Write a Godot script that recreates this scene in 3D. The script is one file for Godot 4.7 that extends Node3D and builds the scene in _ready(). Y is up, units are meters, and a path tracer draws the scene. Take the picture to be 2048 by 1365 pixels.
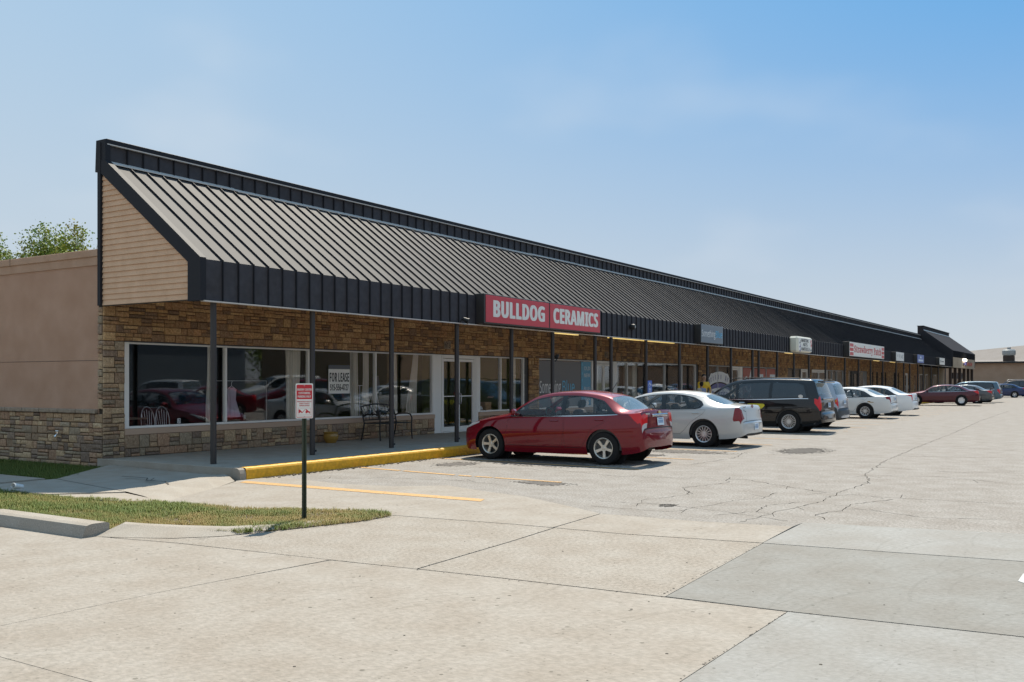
extends Node3D
# A strip mall seen from the corner of its parking lot. x runs along the shop fronts, z out of them, y up; metres.

var rng := RandomNumberGenerator.new()
var M := {}          # materials
var taken := {}      # names in use per parent

# ---------------------------------------------------------------- mesh collecting
class Bag:
	var v := PackedVector3Array()
	var n := PackedVector3Array()
	var c := PackedColorArray()
	var uv := PackedVector2Array()
	var tint := Color(1, 1, 1)
	var tinted := false
	func put(p: Vector3, nn: Vector3, u := Vector2.ZERO) -> void:
		v.append(p); n.append(nn); uv.append(u); c.append(tint)
	# corners counter-clockwise seen from outside
	func tri(a: Vector3, b: Vector3, d: Vector3) -> void:
		var k := (b - a).cross(d - a)
		if k.length_squared() < 1e-16: return
		k = k.normalized()
		put(a, k); put(d, k); put(b, k)
	func quad(a: Vector3, b: Vector3, d: Vector3, e: Vector3) -> void:
		tri(a, b, d); tri(a, d, e)
	func quad_uv(a: Vector3, b: Vector3, d: Vector3, e: Vector3) -> void:
		var k := (b - a).cross(d - a).normalized()
		put(a, k, Vector2(0, 1)); put(d, k, Vector2(1, 0)); put(b, k, Vector2(1, 1))
		put(a, k, Vector2(0, 1)); put(e, k, Vector2(0, 0)); put(d, k, Vector2(1, 0))
	func smooth(a: Vector3, b: Vector3, d: Vector3, na: Vector3, nb: Vector3, nd: Vector3) -> void:
		var k := (b - a).cross(d - a)
		if k.length_squared() < 1e-18: return
		if k.dot(na + nb + nd) >= 0.0:
			put(a, na); put(d, nd); put(b, nb)
		else:
			put(a, na); put(b, nb); put(d, nd)
	func box(lo: Vector3, hi: Vector3, t := Transform3D(), bevel := 0.0) -> void:
		if bevel > 0.0:
			bevel_box(lo, hi, t, bevel)
			return
		var p := []
		for i in 8:
			p.append(t * Vector3(hi.x if i & 1 else lo.x, hi.y if i & 2 else lo.y, hi.z if i & 4 else lo.z))
		quad(p[4], p[5], p[7], p[6]); quad(p[1], p[0], p[2], p[3]); quad(p[5], p[1], p[3], p[7])
		quad(p[0], p[4], p[6], p[2]); quad(p[6], p[7], p[3], p[2]); quad(p[0], p[1], p[5], p[4])
	func bevel_box(lo: Vector3, hi: Vector3, t: Transform3D, b: float) -> void:
		var mid := (lo + hi) * 0.5
		var h := (hi - lo) * 0.5
		b = minf(b, minf(h.x, minf(h.y, h.z)) * 0.9)
		var f := func(ax: int, s: float, i: float, j: float) -> Vector3:
			var q := Vector3.ZERO
			q[ax] = s * h[ax]
			q[(ax + 1) % 3] = i * (h[(ax + 1) % 3] - b)
			q[(ax + 2) % 3] = j * (h[(ax + 2) % 3] - b)
			return t * (mid + q)
		for ax in 3:
			for s in [-1.0, 1.0]:
				var a: Vector3 = f.call(ax, s, -1.0, -1.0)
				var bb: Vector3 = f.call(ax, s, 1.0, -1.0)
				var cc: Vector3 = f.call(ax, s, 1.0, 1.0)
				var d: Vector3 = f.call(ax, s, -1.0, 1.0)
				if s > 0: quad(a, bb, cc, d)
				else: quad(a, d, cc, bb)
				# the bevel strips between this face and the next axis' faces
				for r in [-1.0, 1.0]:
					var nx := (ax + 1) % 3
					var p0: Vector3 = f.call(ax, s, r, -1.0)
					var p1: Vector3 = f.call(ax, s, r, 1.0)
					var q0: Vector3 = f.call(nx, r, -1.0, s)
					var q1: Vector3 = f.call(nx, r, 1.0, s)
					var outw := Vector3.ZERO
					outw[ax] = s; outw[nx] = r
					var k := (p1 - p0).cross(q1 - p0)
					if k.dot(t.basis * outw) > 0: quad(p0, p1, q1, q0)
					else: quad(p0, q0, q1, p1)
		for i in 8:
			var s3 := Vector3(1.0 if i & 1 else -1.0, 1.0 if i & 2 else -1.0, 1.0 if i & 4 else -1.0)
			var a: Vector3 = f.call(0, s3.x, s3.y, s3.z)
			var bb: Vector3 = f.call(1, s3.y, s3.z, s3.x)
			var cc: Vector3 = f.call(2, s3.z, s3.x, s3.y)
			if (bb - a).cross(cc - a).dot(t.basis * s3) > 0: tri(a, bb, cc)
			else: tri(a, cc, bb)
	# a round bar through points, radius per point (or one)
	func tube(pts: PackedVector3Array, radii, sides := 8, caps := true) -> void:
		var rings := []
		var up := Vector3.UP
		for i in pts.size():
			var dir := (pts[mini(i + 1, pts.size() - 1)] - pts[maxi(i - 1, 0)]).normalized()
			var a := dir.cross(up)
			if a.length() < 0.05: a = dir.cross(Vector3.RIGHT)
			a = a.normalized()
			var b := dir.cross(a).normalized()
			up = -b if absf(b.dot(up)) > 0.0 and b.dot(up) < 0.0 else b
			var r: float = radii[i] if radii is Array or radii is PackedFloat32Array else radii
			var ring := []
			for k in sides:
				var q := TAU * k / sides
				var nn := a * cos(q) + b * sin(q)
				ring.append([pts[i] + nn * r, nn])
			rings.append(ring)
			up = Vector3.UP if absf(dir.y) < 0.95 else Vector3.RIGHT
		for i in pts.size() - 1:
			# align the next ring with this one
			var best := 0
			var bd := 1e9
			for k in sides:
				var dd: float = (rings[i + 1][k][1] - rings[i][0][1]).length()
				if dd < bd: bd = dd; best = k
			var turned := []
			var flip: bool = rings[i + 1][(best + 1) % sides][1].dot(rings[i][1][1]) < rings[i + 1][(best + sides - 1) % sides][1].dot(rings[i][1][1])
			for k in sides: turned.append(rings[i + 1][posmod(best - k if flip else best + k, sides)])
			rings[i + 1] = turned
			for k in sides:
				var k2 := (k + 1) % sides
				var A: Array = rings[i][k]; var Bq: Array = rings[i][k2]; var C: Array = rings[i + 1][k2]; var D: Array = rings[i + 1][k]
				smooth(A[0], Bq[0], C[0], A[1], Bq[1], C[1]); smooth(A[0], C[0], D[0], A[1], C[1], D[1])
		if caps:
			for e in [0, pts.size() - 1]:
				var dirn := (pts[0] - pts[1]).normalized() if e == 0 else (pts[e] - pts[e - 1]).normalized()
				for k in range(1, sides - 1):
					smooth(rings[e][0][0], rings[e][k][0], rings[e][k + 1][0], dirn, dirn, dirn)
	# profile of (radius, height) turned round the y axis of t
	func lathe(prof: PackedVector2Array, sides := 24, t := Transform3D()) -> void:
		for i in prof.size() - 1:
			var e := prof[i + 1] - prof[i]
			if e.length() < 1e-7: continue
			var nn := Vector2(e.y, -e.x).normalized()
			for k in sides:
				var q0 := TAU * k / sides
				var q1 := TAU * (k + 1) / sides
				var d0 := Vector3(cos(q0), 0, sin(q0)); var d1 := Vector3(cos(q1), 0, sin(q1))
				var a := t * (d0 * prof[i].x + Vector3.UP * prof[i].y); var b := t * (d1 * prof[i].x + Vector3.UP * prof[i].y)
				var c2 := t * (d1 * prof[i + 1].x + Vector3.UP * prof[i + 1].y); var d := t * (d0 * prof[i + 1].x + Vector3.UP * prof[i + 1].y)
				var n0 := (t.basis * (d0 * nn.x + Vector3.UP * nn.y)).normalized(); var n1 := (t.basis * (d1 * nn.x + Vector3.UP * nn.y)).normalized()
				smooth(a, b, c2, n0, n1, n1); smooth(a, c2, d, n0, n1, n0)
	# flat polygon (in the plane of t's x and y) with thickness along z: from 0 to depth
	func slab(poly: PackedVector2Array, depth: float, t := Transform3D()) -> void:
		if Geometry2D.is_polygon_clockwise(poly) : pass
		var area := 0.0
		for i in poly.size(): area += poly[i].cross(poly[(i + 1) % poly.size()])
		var p := poly.duplicate()
		if area < 0: p.reverse()
		var idx := Geometry2D.triangulate_polygon(p)
		for i in range(0, idx.size(), 3):
			var a := p[idx[i]]; var b := p[idx[i + 1]]; var d := p[idx[i + 2]]
			if (b - a).cross(d - a) < 0:
				var s := b; b = d; d = s
			tri(t * Vector3(a.x, a.y, depth), t * Vector3(b.x, b.y, depth), t * Vector3(d.x, d.y, depth))
			tri(t * Vector3(a.x, a.y, 0), t * Vector3(d.x, d.y, 0), t * Vector3(b.x, b.y, 0))
		for i in p.size():
			var a := p[i]; var b := p[(i + 1) % p.size()]
			quad(t * Vector3(a.x, a.y, 0), t * Vector3(b.x, b.y, 0), t * Vector3(b.x, b.y, depth), t * Vector3(a.x, a.y, depth))
	func mesh() -> ArrayMesh:
		var m := ArrayMesh.new()
		if v.is_empty(): return m
		var a := []
		a.resize(Mesh.ARRAY_MAX)
		a[Mesh.ARRAY_VERTEX] = v; a[Mesh.ARRAY_NORMAL] = n; a[Mesh.ARRAY_TEX_UV] = uv
		if tinted: a[Mesh.ARRAY_COLOR] = c
		m.add_surface_from_arrays(Mesh.PRIMITIVE_TRIANGLES, a)
		return m

# ---------------------------------------------------------------- naming and placing
func numbered(parent: Node, called: String) -> String:
	var key := str(parent.get_instance_id()) + called
	var k: int = taken.get(key, 0)
	taken[key] = k + 1
	return called if k == 0 else "%s_%03d" % [called, k]

func add(parent: Node, called: String, mesh: Mesh, mat: Material, t := Transform3D()) -> MeshInstance3D:
	var o := MeshInstance3D.new()
	o.mesh = mesh
	o.material_override = null
	if mat and mesh.get_surface_count() > 0 and not mesh is PrimitiveMesh and mesh.surface_get_material(0) == null:
		mesh.surface_set_material(0, mat)
	elif mat:
		o.material_override = mat
	o.name = numbered(parent, called)
	o.transform = t
	parent.add_child(o, true)
	return o

func bag(parent: Node, called: String, b: Bag, mat: Material, t := Transform3D()) -> MeshInstance3D:
	return add(parent, called, b.mesh(), mat, t)

func stuff(o: Node) -> Node:
	o.set_meta("kind", "stuff")
	return o

func structure(o: Node) -> Node:
	o.set_meta("kind", "structure")
	return o

func tag(o: Node, label: String, category: String, group := "") -> Node:
	o.set_meta("label", label); o.set_meta("category", category)
	if group: o.set_meta("group", group)
	return o

func thing(called: String, label: String, category: String, at := Vector3.ZERO, turn := 0.0, group := "") -> Node3D:
	var o := Node3D.new()
	o.name = numbered(self, called)
	o.position = at
	o.rotation.y = turn
	tag(o, label, category, group)
	add_child(o, true)
	return o

func P(x: float, y: float, z: float) -> Vector3:
	return Vector3(x, y, z)

func V2(list: Array) -> PackedVector2Array:
	var p := PackedVector2Array()
	for i in range(0, list.size(), 2): p.append(Vector2(list[i], list[i + 1]))
	return p

# ground polygon from (x, z) pairs: top at y1, sides down to y0
func ground_piece(poly: PackedVector2Array, y0: float, y1: float) -> Bag:
	var b := Bag.new()
	var q := PackedVector2Array()
	for p in poly: q.append(Vector2(p.x, -p.y))
	b.slab(q, y1 - y0, Transform3D(Basis(Vector3(1, 0, 0), Vector3(0, 0, -1), Vector3(0, 1, 0)), Vector3(0, y0, 0)))
	return b

# lettering of a given width and height, standing in the plane of t (x right, y up, z out), centred
func letters(parent: Node, text: String, w: float, h: float, mat: Material, t: Transform3D, face := "Droid Sans", weight := 700, depth := 0.006, called := "lettering", bold := 0.0) -> MeshInstance3D:
	var m := TextMesh.new()
	var f := SystemFont.new()
	f.font_names = [face]
	f.font_weight = weight
	m.font = f
	if bold > 0.0:
		var fv := FontVariation.new()
		fv.base_font = f
		fv.variation_embolden = bold
		m.font = fv
	m.text = text
	m.font_size = 48
	m.pixel_size = 0.01
	m.depth = 0.1
	m.curve_step = 1.2
	var box := m.get_aabb()
	var s := Vector3(w / maxf(box.size.x, 0.001), h / maxf(box.size.y, 0.001), depth / 0.1)
	var c := box.get_center()
	var local := Transform3D(Basis.from_scale(s), Vector3(-c.x * s.x, -c.y * s.y, depth * 0.5))
	return add(parent, called, m, mat, t * local)

# ---------------------------------------------------------------- materials
func noise_tex(seed_: int, freq: float, lo: float, hi: float, oct := 4, size := 512, kind := FastNoiseLite.TYPE_SIMPLEX_SMOOTH, warm := 0.0) -> NoiseTexture2D:
	var n := FastNoiseLite.new()
	n.seed = seed_; n.frequency = freq; n.noise_type = kind; n.fractal_octaves = oct
	var g := Gradient.new()
	g.set_color(0, Color(lo, lo * (1.0 - warm * 0.5), lo * (1.0 - warm)))
	g.set_color(1, Color(hi, hi, hi))
	var t := NoiseTexture2D.new()
	t.width = size; t.height = size; t.seamless = true; t.noise = n; t.color_ramp = g
	return t

# fine mottle with small dark and light pits, and a few long faint scuffs
func pitted(seed_: int, lo: float, dots: int, deep: float, scuffs: int) -> ImageTexture:
	var n := 1024
	var nz := FastNoiseLite.new()
	nz.seed = seed_; nz.frequency = 0.05; nz.fractal_octaves = 5
	var src := nz.get_seamless_image(n, n).get_data()
	var d := PackedByteArray()
	d.resize(n * n)
	for i in n * n: d[i] = int(255.0 * lerpf(lo, 1.0, src[i] / 255.0))
	var g := RandomNumberGenerator.new()
	g.seed = seed_
	for k in scuffs:
		var p := Vector2(g.randf() * n, g.randf() * n)
		var dir := Vector2.from_angle(g.randf_range(-0.35, 0.35))
		var w := g.randi_range(2, 9)
		for s in g.randi_range(120, 420):
			p += dir
			dir = dir.rotated(0.0015)
			for j in w:
				if g.randf() < 0.35: continue
				var q := posmod(int(p.y) + j, n) * n + posmod(int(p.x), n)
				d[q] = int(d[q] * 0.955)
	for k in dots:
		var x := g.randi() % n; var y := g.randi() % n
		var r := 1 if g.randf() < 0.8 else g.randi_range(2, 4)
		if dots > 5000: r = 1 if g.randf() < 0.8 else 2
		var f := 1.0 - deep * g.randf() if g.randf() < 0.7 else 1.0 + 0.6 * deep * g.randf()
		for j in range(-r, r + 1):
			for i in range(-r, r + 1):
				if i * i + j * j > r * r: continue
				var q := posmod(y + j, n) * n + posmod(x + i, n)
				d[q] = mini(255, int(d[q] * f))
	var rgb8 := PackedByteArray()
	rgb8.resize(n * n * 3)
	for i in n * n:
		rgb8[i * 3] = d[i]; rgb8[i * 3 + 1] = d[i]; rgb8[i * 3 + 2] = int(d[i] * 0.92 + 0.08 * d[i] * d[i] / 255.0)
	return ImageTexture.create_from_image(Image.create_from_data(n, n, false, Image.FORMAT_RGB8, rgb8))

func bump_tex(seed_: int, freq: float, strength := 4.0, size := 512) -> NoiseTexture2D:
	var n := FastNoiseLite.new()
	n.seed = seed_; n.frequency = freq; n.fractal_octaves = 4
	var t := NoiseTexture2D.new()
	t.width = size; t.height = size; t.seamless = true; t.noise = n; t.as_normal_map = true; t.bump_strength = strength
	return t

func mat(called: String, lin: Color, rough := 0.7, metal := 0.0, spec := 0.5) -> StandardMaterial3D:
	var m := StandardMaterial3D.new()
	m.resource_name = called
	m.albedo_color = lin.linear_to_srgb()
	m.roughness = rough; m.metallic = metal; m.metallic_specular = spec
	M[called] = m
	return m

func grain(m: StandardMaterial3D, tex: Texture2D, scale: float, stain: Texture2D = null, stain_scale := 0.1, bump: Texture2D = null, bump_scale := 1.0, amount := 0.5) -> StandardMaterial3D:
	m.albedo_texture = tex
	m.uv1_triplanar = true; m.uv1_world_triplanar = true
	m.uv1_scale = Vector3.ONE * scale
	if stain:
		m.detail_enabled = true
		m.detail_albedo = stain
		m.detail_blend_mode = BaseMaterial3D.BLEND_MODE_MUL
		m.detail_uv_layer = BaseMaterial3D.DETAIL_UV_2
		m.uv2_triplanar = true; m.uv2_world_triplanar = true
		m.uv2_scale = Vector3.ONE * stain_scale
	if bump:
		m.normal_enabled = true; m.normal_texture = bump; m.normal_scale = amount
	return m

func glass_mat(called: String, alpha: float, col := Color(0.02, 0.03, 0.03)) -> StandardMaterial3D:
	var m := mat(called, col, 0.02, 0.0, 0.7)
	m.transparency = BaseMaterial3D.TRANSPARENCY_ALPHA
	m.albedo_color.a = alpha
	return m

func make_materials() -> void:
	var fine := noise_tex(1, 0.11, 0.72, 1.0, 4, 512)
	var speck := noise_tex(2, 0.16, 0.74, 1.0, 4, 1024)
	var stain := noise_tex(3, 0.010, 0.92, 1.0, 6, 1024, FastNoiseLite.TYPE_SIMPLEX_SMOOTH, 0.05)
	var stain2 := noise_tex(4, 0.020, 0.89, 1.0, 7, 1024, FastNoiseLite.TYPE_SIMPLEX_SMOOTH, 0.04)
	var rough_n := bump_tex(5, 0.06, 5.0)
	var fine_n := bump_tex(6, 0.2, 3.0)
	var swirl := noise_tex(7, 0.02, 0.70, 1.0, 5, 512, FastNoiseLite.TYPE_PERLIN, 0.10)
	var pale_pits := pitted(44, 0.89, 900, 0.25, 40)
	grain(mat("concrete", Color(0.345, 0.311, 0.273), 0.88, 0.0, 0.4), pitted(41, 0.87, 1500, 0.30, 40), 0.25, stain, 0.13, fine_n, 1.0, 0.25)
	grain(mat("concrete_aggregate", Color(0.375, 0.338, 0.298), 0.9, 0.0, 0.4), pitted(42, 0.80, 20000, 0.22, 0), 0.34, stain, 0.13, fine_n, 1.0, 0.4)
	grain(mat("new_concrete_dark", Color(0.250, 0.244, 0.229), 0.88, 0.0, 0.4), pale_pits, 0.27, stain, 0.12, fine_n, 1.0, 0.2)
	grain(mat("new_concrete_pale", Color(0.300, 0.295, 0.283), 0.88, 0.0, 0.4), pale_pits, 0.29, stain, 0.10, fine_n, 1.0, 0.2)
	grain(mat("walk_concrete", Color(0.46, 0.415, 0.355), 0.88, 0.0, 0.4), fine, 0.9, stain, 0.2, fine_n, 1.0, 0.25)
	grain(mat("asphalt", Color(0.395, 0.368, 0.347), 0.92, 0.0, 0.3), pitted(43, 0.74, 22000, 0.26, 0), 0.40, stain2, 0.075, fine_n, 1.0, 0.5)
	grain(mat("asphalt_patch", Color(0.24, 0.222, 0.206), 0.92, 0.0, 0.3), noise_tex(14, 0.5, 0.4, 1.0, 2, 512), 1.2, stain2, 0.4, fine_n, 1.0, 0.6)
	grain(mat("asphalt_stain", Color(0.315, 0.288, 0.266), 0.92, 0.0, 0.3), noise_tex(14, 0.5, 0.4, 1.0, 2, 512), 1.2, stain2, 0.4, fine_n, 1.0, 0.6)
	mat("crack", Color(0.19, 0.168, 0.15), 0.95, 0.0, 0.2)
	mat("joint", Color(0.10, 0.088, 0.076), 0.95, 0.0, 0.2)
	grain(mat("yellow_paint", Color(0.92, 0.47, 0.010), 0.6), noise_tex(15, 0.03, 0.80, 1.0, 5), 0.7, stain, 0.5, fine_n, 1.0, 0.25)
	grain(mat("line_paint", Color(0.72, 0.42, 0.15), 0.8), noise_tex(16, 0.09, 0.70, 1.0, 4), 0.9, stain2, 0.5)
	grain(mat("white_line", Color(0.6, 0.6, 0.58), 0.8), fine, 0.9)
	grain(mat("soil", Color(0.15, 0.115, 0.072), 0.95), speck, 0.9, stain2, 0.4)
	grain(mat("earth", Color(0.12, 0.12, 0.06), 0.95), speck, 0.05, stain2, 0.01)
	var sm := grain(mat("stone", Color(1, 1, 1), 0.85, 0.0, 0.35), swirl, 1.9, noise_tex(17, 0.05, 0.72, 1.0, 5), 1.3, rough_n, 1.0, 0.9)
	sm.vertex_color_use_as_albedo = true
	grain(mat("mortar", Color(0.085, 0.066, 0.05), 0.95, 0.0, 0.2), speck, 1.5)
	grain(mat("stone_cap", Color(0.42, 0.345, 0.27), 0.85), swirl, 1.2, stain, 0.5, rough_n, 1.0, 0.8)
	grain(mat("stucco", Color(0.63, 0.40, 0.285), 0.92, 0.0, 0.3), fine, 1.4, stain, 0.13, fine_n, 1.0, 0.6)
	grain(mat("stucco_trim", Color(0.62, 0.41, 0.29), 0.9, 0.0, 0.3), fine, 1.2, stain, 0.2, fine_n, 1.0, 0.4)
	grain(mat("siding", Color(0.88, 0.575, 0.37), 0.75), fine, 0.9, stain, 0.25)
	grain(mat("roof_metal", Color(0.078, 0.076, 0.078), 0.62, 0.0, 0.205), noise_tex(18, 0.02, 0.9, 1.0, 4), 0.5, stain, 0.15)
	grain(mat("fascia_metal", Color(0.058, 0.057, 0.066), 0.6, 0.0, 0.3), noise_tex(19, 0.02, 0.88, 1.0, 4), 0.5, stain, 0.15)
	mat("edge_metal", Color(0.022, 0.0225, 0.027), 0.6, 0.0, 0.25)
	mat("gable_metal", Color(0.035, 0.034, 0.038), 0.75, 0.0, 0.12)
	mat("flashing", Color(0.52, 0.48, 0.44), 0.65, 0.0, 0.5)
	mat("pipe_paint", Color(0.022, 0.0185, 0.019), 0.45)
	mat("soffit", Color(0.66, 0.58, 0.47), 0.85)
	mat("white_frame", Color(0.74, 0.715, 0.685), 0.5)
	mat("alu", Color(0.45, 0.45, 0.45), 0.35, 0.8)
	mat("dark_frame", Color(0.03, 0.027, 0.025), 0.5)
	mat("sill_board", Color(0.45, 0.31, 0.225), 0.8)
	mat("room", Color(0.022, 0.019, 0.017), 0.9)
	mat("room_floor", Color(0.03,0.026,0.022), 0.9)
	mat("room_green", Color(0.16, 0.19, 0.03), 0.85)
	mat("room_tan", Color(0.19, 0.15, 0.11), 0.85)
	var cu := mat("curtain", Color(0.62, 0.58, 0.50), 0.9)
	cu.backlight_enabled = true; cu.backlight = Color(0.3, 0.3, 0.28)
	glass_mat("window_glass", 0.02)
	mat("black", Color(0.012, 0.012, 0.013), 0.6)
	mat("black_gloss", Color(0.012, 0.012, 0.013), 0.15)
	mat("rubber", Color(0.018, 0.017, 0.017), 0.85, 0.0, 0.3)
	mat("chrome", Color(0.75, 0.75, 0.76), 0.12, 1.0)
	mat("rim_silver", Color(0.56, 0.53, 0.48), 0.3, 0.75)
	mat("rim_bright", Color(0.62, 0.62, 0.63), 0.28, 0.75)
	mat("rim_dark", Color(0.05, 0.05, 0.05), 0.5, 0.5)
	mat("tail_red", Color(0.62, 0.012, 0.018), 0.08)
	mat("tail_dark_red", Color(0.20, 0.010, 0.018), 0.1)
	mat("tail_amber", Color(0.65, 0.20, 0.02), 0.1)
	mat("lamp_clear", Color(0.62, 0.62, 0.62), 0.08, 0.3)
	mat("cabin", Color(0.07,0.068,0.066), 0.8)
	mat("cabin_light", Color(0.30, 0.30, 0.28), 0.8)
	glass_mat("car_glass", 0.10, Color(0.03, 0.06, 0.055))
	glass_mat("car_glass_rear", 0.42, Color(0.26, 0.33, 0.36))  # pale sky reflection painted into the rear glass colour
	glass_mat("car_glass_dark", 0.90, Color(0.008, 0.009, 0.011))
	mat("plate_white", Color(0.62, 0.70, 0.76), 0.4)
	mat("plate_blue", Color(0.10, 0.22, 0.42), 0.4)
	mat("red_sign", Color(0.52, 0.032, 0.048), 0.35)
	mat("sign_white", Color(0.72, 0.70, 0.65), 0.4)
	mat("sign_cream", Color(0.66, 0.63, 0.52), 0.4)
	mat("sign_red", Color(0.50, 0.012, 0.022), 0.4)
	mat("ink_black", Color(0.014, 0.014, 0.016), 0.6)
	mat("ink_grey", Color(0.10, 0.11, 0.12), 0.6)
	mat("film_grey", Color(0.105, 0.102, 0.106), 0.3)
	mat("sign_grey", Color(0.125, 0.155, 0.185), 0.35)
	mat("film_blue", Color(0.05, 0.26, 0.43), 0.3)
	mat("ink_blue", Color(0.10, 0.42, 0.64), 0.4)
	mat("ink_white", Color(0.68, 0.68, 0.68), 0.4)
	mat("sign_blue", Color(0.055, 0.13, 0.42), 0.35)
	mat("ada_blue", Color(0.10, 0.16, 0.50), 0.4)
	mat("post_green", Color(0.035, 0.048, 0.026), 0.5)
	mat("bench_iron", Color(0.022, 0.019, 0.017), 0.45, 0.3)
	mat("pot_glaze", Color(0.30, 0.17, 0.035), 0.22)
	mat("poster_red", Color(0.36, 0.085, 0.055), 0.5)
	mat("cardboard", Color(0.36, 0.23, 0.12), 0.9)
	mat("purple", Color(0.10, 0.085, 0.24), 0.5)
	mat("bark", Color(0.09, 0.07, 0.05), 0.95)
	var lf := mat("leaf", Color(1, 1, 1), 0.6, 0.0, 0.4)
	lf.vertex_color_use_as_albedo = true
	lf.backlight_enabled = true; lf.backlight = Color(0.45, 0.45, 0.35)
	lf.cull_mode = BaseMaterial3D.CULL_DISABLED
	var gr := mat("grass", Color(1, 1, 1), 0.7, 0.0, 0.3)
	gr.vertex_color_use_as_albedo = true
	gr.backlight_enabled = true; gr.backlight = Color(0.5, 0.5, 0.35)
	gr.cull_mode = BaseMaterial3D.CULL_DISABLED
	grain(mat("far_wall", Color(0.52, 0.365, 0.262), 0.9), fine, 0.5, stain, 0.06)
	grain(mat("far_roof", Color(0.27,0.245,0.23), 0.9), fine, 0.5, stain, 0.06)
	grain(mat("tan_panel", Color(0.46, 0.36, 0.25), 0.85), fine, 0.5, stain, 0.1)
	mat("hvac", Color(0.30, 0.31, 0.31), 0.5, 0.3)
	mat("brown_post", Color(0.045, 0.026, 0.018), 0.7)
	var fl := mat("tube_light_glow", Color(0.9, 0.85, 0.6), 0.5)
	fl.emission_enabled = true; fl.emission = Color(1.0, 0.84, 0.45); fl.emission_energy_multiplier = 0.5
	var fw := mat("wall_light_glow", Color(0.9, 0.9, 0.85), 0.5)
	fw.emission_enabled = true; fw.emission = Color(1.0, 0.97, 0.88); fw.emission_energy_multiplier = 6.0
	mat("skin", Color(0.42, 0.24, 0.16), 0.6)
	mat("hair", Color(0.018, 0.012, 0.009), 0.7)
	mat("yellow_cloth", Color(0.62, 0.36, 0.02), 0.85)
	mat("grey_cloth", Color(0.24, 0.24, 0.29), 0.85)
	mat("dark_cloth", Color(0.04, 0.042, 0.055), 0.85)

# ---------------------------------------------------------------- the scene
func _ready() -> void:
	rng.seed = 20240
	var cam := Camera3D.new()
	cam.name = "camera"
	cam.projection = Camera3D.PROJECTION_FRUSTUM
	cam.near = 0.1
	cam.far = 2000.0
	cam.size = 0.1 * 1365.0 / 1916.0
	cam.frustum_offset = Vector2(0.0, 0.1 * 81.5 / 1916.0)
	cam.position = Vector3(0, 1.65, 0)
	cam.rotation.y = -PI / 2.0 + atan(1214.0 / 1916.0)
	add_child(cam)
	cam.current = true

	var env := Environment.new()
	env.background_mode = Environment.BG_SKY
	env.sky = Sky.new()
	env.sky.sky_material = make_sky()
	env.tonemap_mode = Environment.TONE_MAPPER_LINEAR
	env.tonemap_exposure = 1.5
	env.sdfgi_enabled = true; env.ssao_enabled = true; env.ssil_enabled = true
	var we := WorldEnvironment.new()
	we.name = "world"
	we.environment = env
	add_child(we)
	var sun := DirectionalLight3D.new()
	sun.name = "sun"
	sun.light_energy = 1.6
	sun.light_color = Color(1.0, 0.965, 0.90)
	sun.light_angular_distance = 0.5
	sun.shadow_enabled = true
	add_child(sun)
	sun.look_at_from_position(Vector3(0.70, 1.0, -0.225) * 50.0, Vector3.ZERO)

	make_materials()
	make_ground()
	make_mall()
	make_far()
	make_trees()
	make_signs()
	make_street_furniture()
	make_shop_things()
	make_cars()
	make_people()

func make_sky() -> PanoramaSkyMaterial:
	# clear air: deep blue towards the right of the view and overhead, milky with thin cloud towards the left and the horizon
	var w := 1024
	var h := 512
	var img := Image.create(w, h, false, Image.FORMAT_RGBF)
	var n := FastNoiseLite.new()
	n.seed = 5; n.frequency = 1.3; n.fractal_octaves = 5
	for j in h:
		var el := PI * (0.5 - (j + 0.5) / h)
		var e := maxf(sin(el), 0.0)
		for i in w:
			var az := TAU * (i + 0.5) / w
			# the panorama's first column looks to -z, a quarter along it to +x
			var d := Vector3(sin(az) * cos(el), sin(el), -cos(az) * cos(el))
			var off := rad_to_deg(acos(clampf(Vector2(d.x, d.z).normalized().dot(Vector2(0.985, 0.17)), -1.0, 1.0)))      # degrees away from the far right of the shops
			var side := exp(-pow(off / 54.0, 2.0))      # 1 where the air is clearest
			var k := 1.0 - exp(-pow(e * lerpf(2.5, 4.4, side), lerpf(1.3, 1.75, side)))
			var hor := Color(0.410, 0.450, 0.480)
			var top := Color(lerpf(0.235, 0.050, side), lerpf(0.392, 0.248, side), lerpf(0.555, 0.530, side))
			var c := hor.lerp(top, k)
			if el < 0.0: c = Color(0.25, 0.24, 0.22)
			else:
				var q := d / maxf(d.y + 0.18, 0.12)
				var cl := n.get_noise_3d(q.x * 0.8, 0.0, q.z * 0.8) * 0.5 + 0.5
				var a := smoothstep(0.50, 0.95, cl) * lerpf(0.40, 0.22, side) * smoothstep(0.0, 0.12, e)
				c = c.lerp(Color(0.50, 0.53, 0.56), a)
			img.set_pixel(i, j, c)
	var m := PanoramaSkyMaterial.new()
	m.panorama = ImageTexture.create_from_image(img)
	m.energy_multiplier = 1.0
	return m

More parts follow.
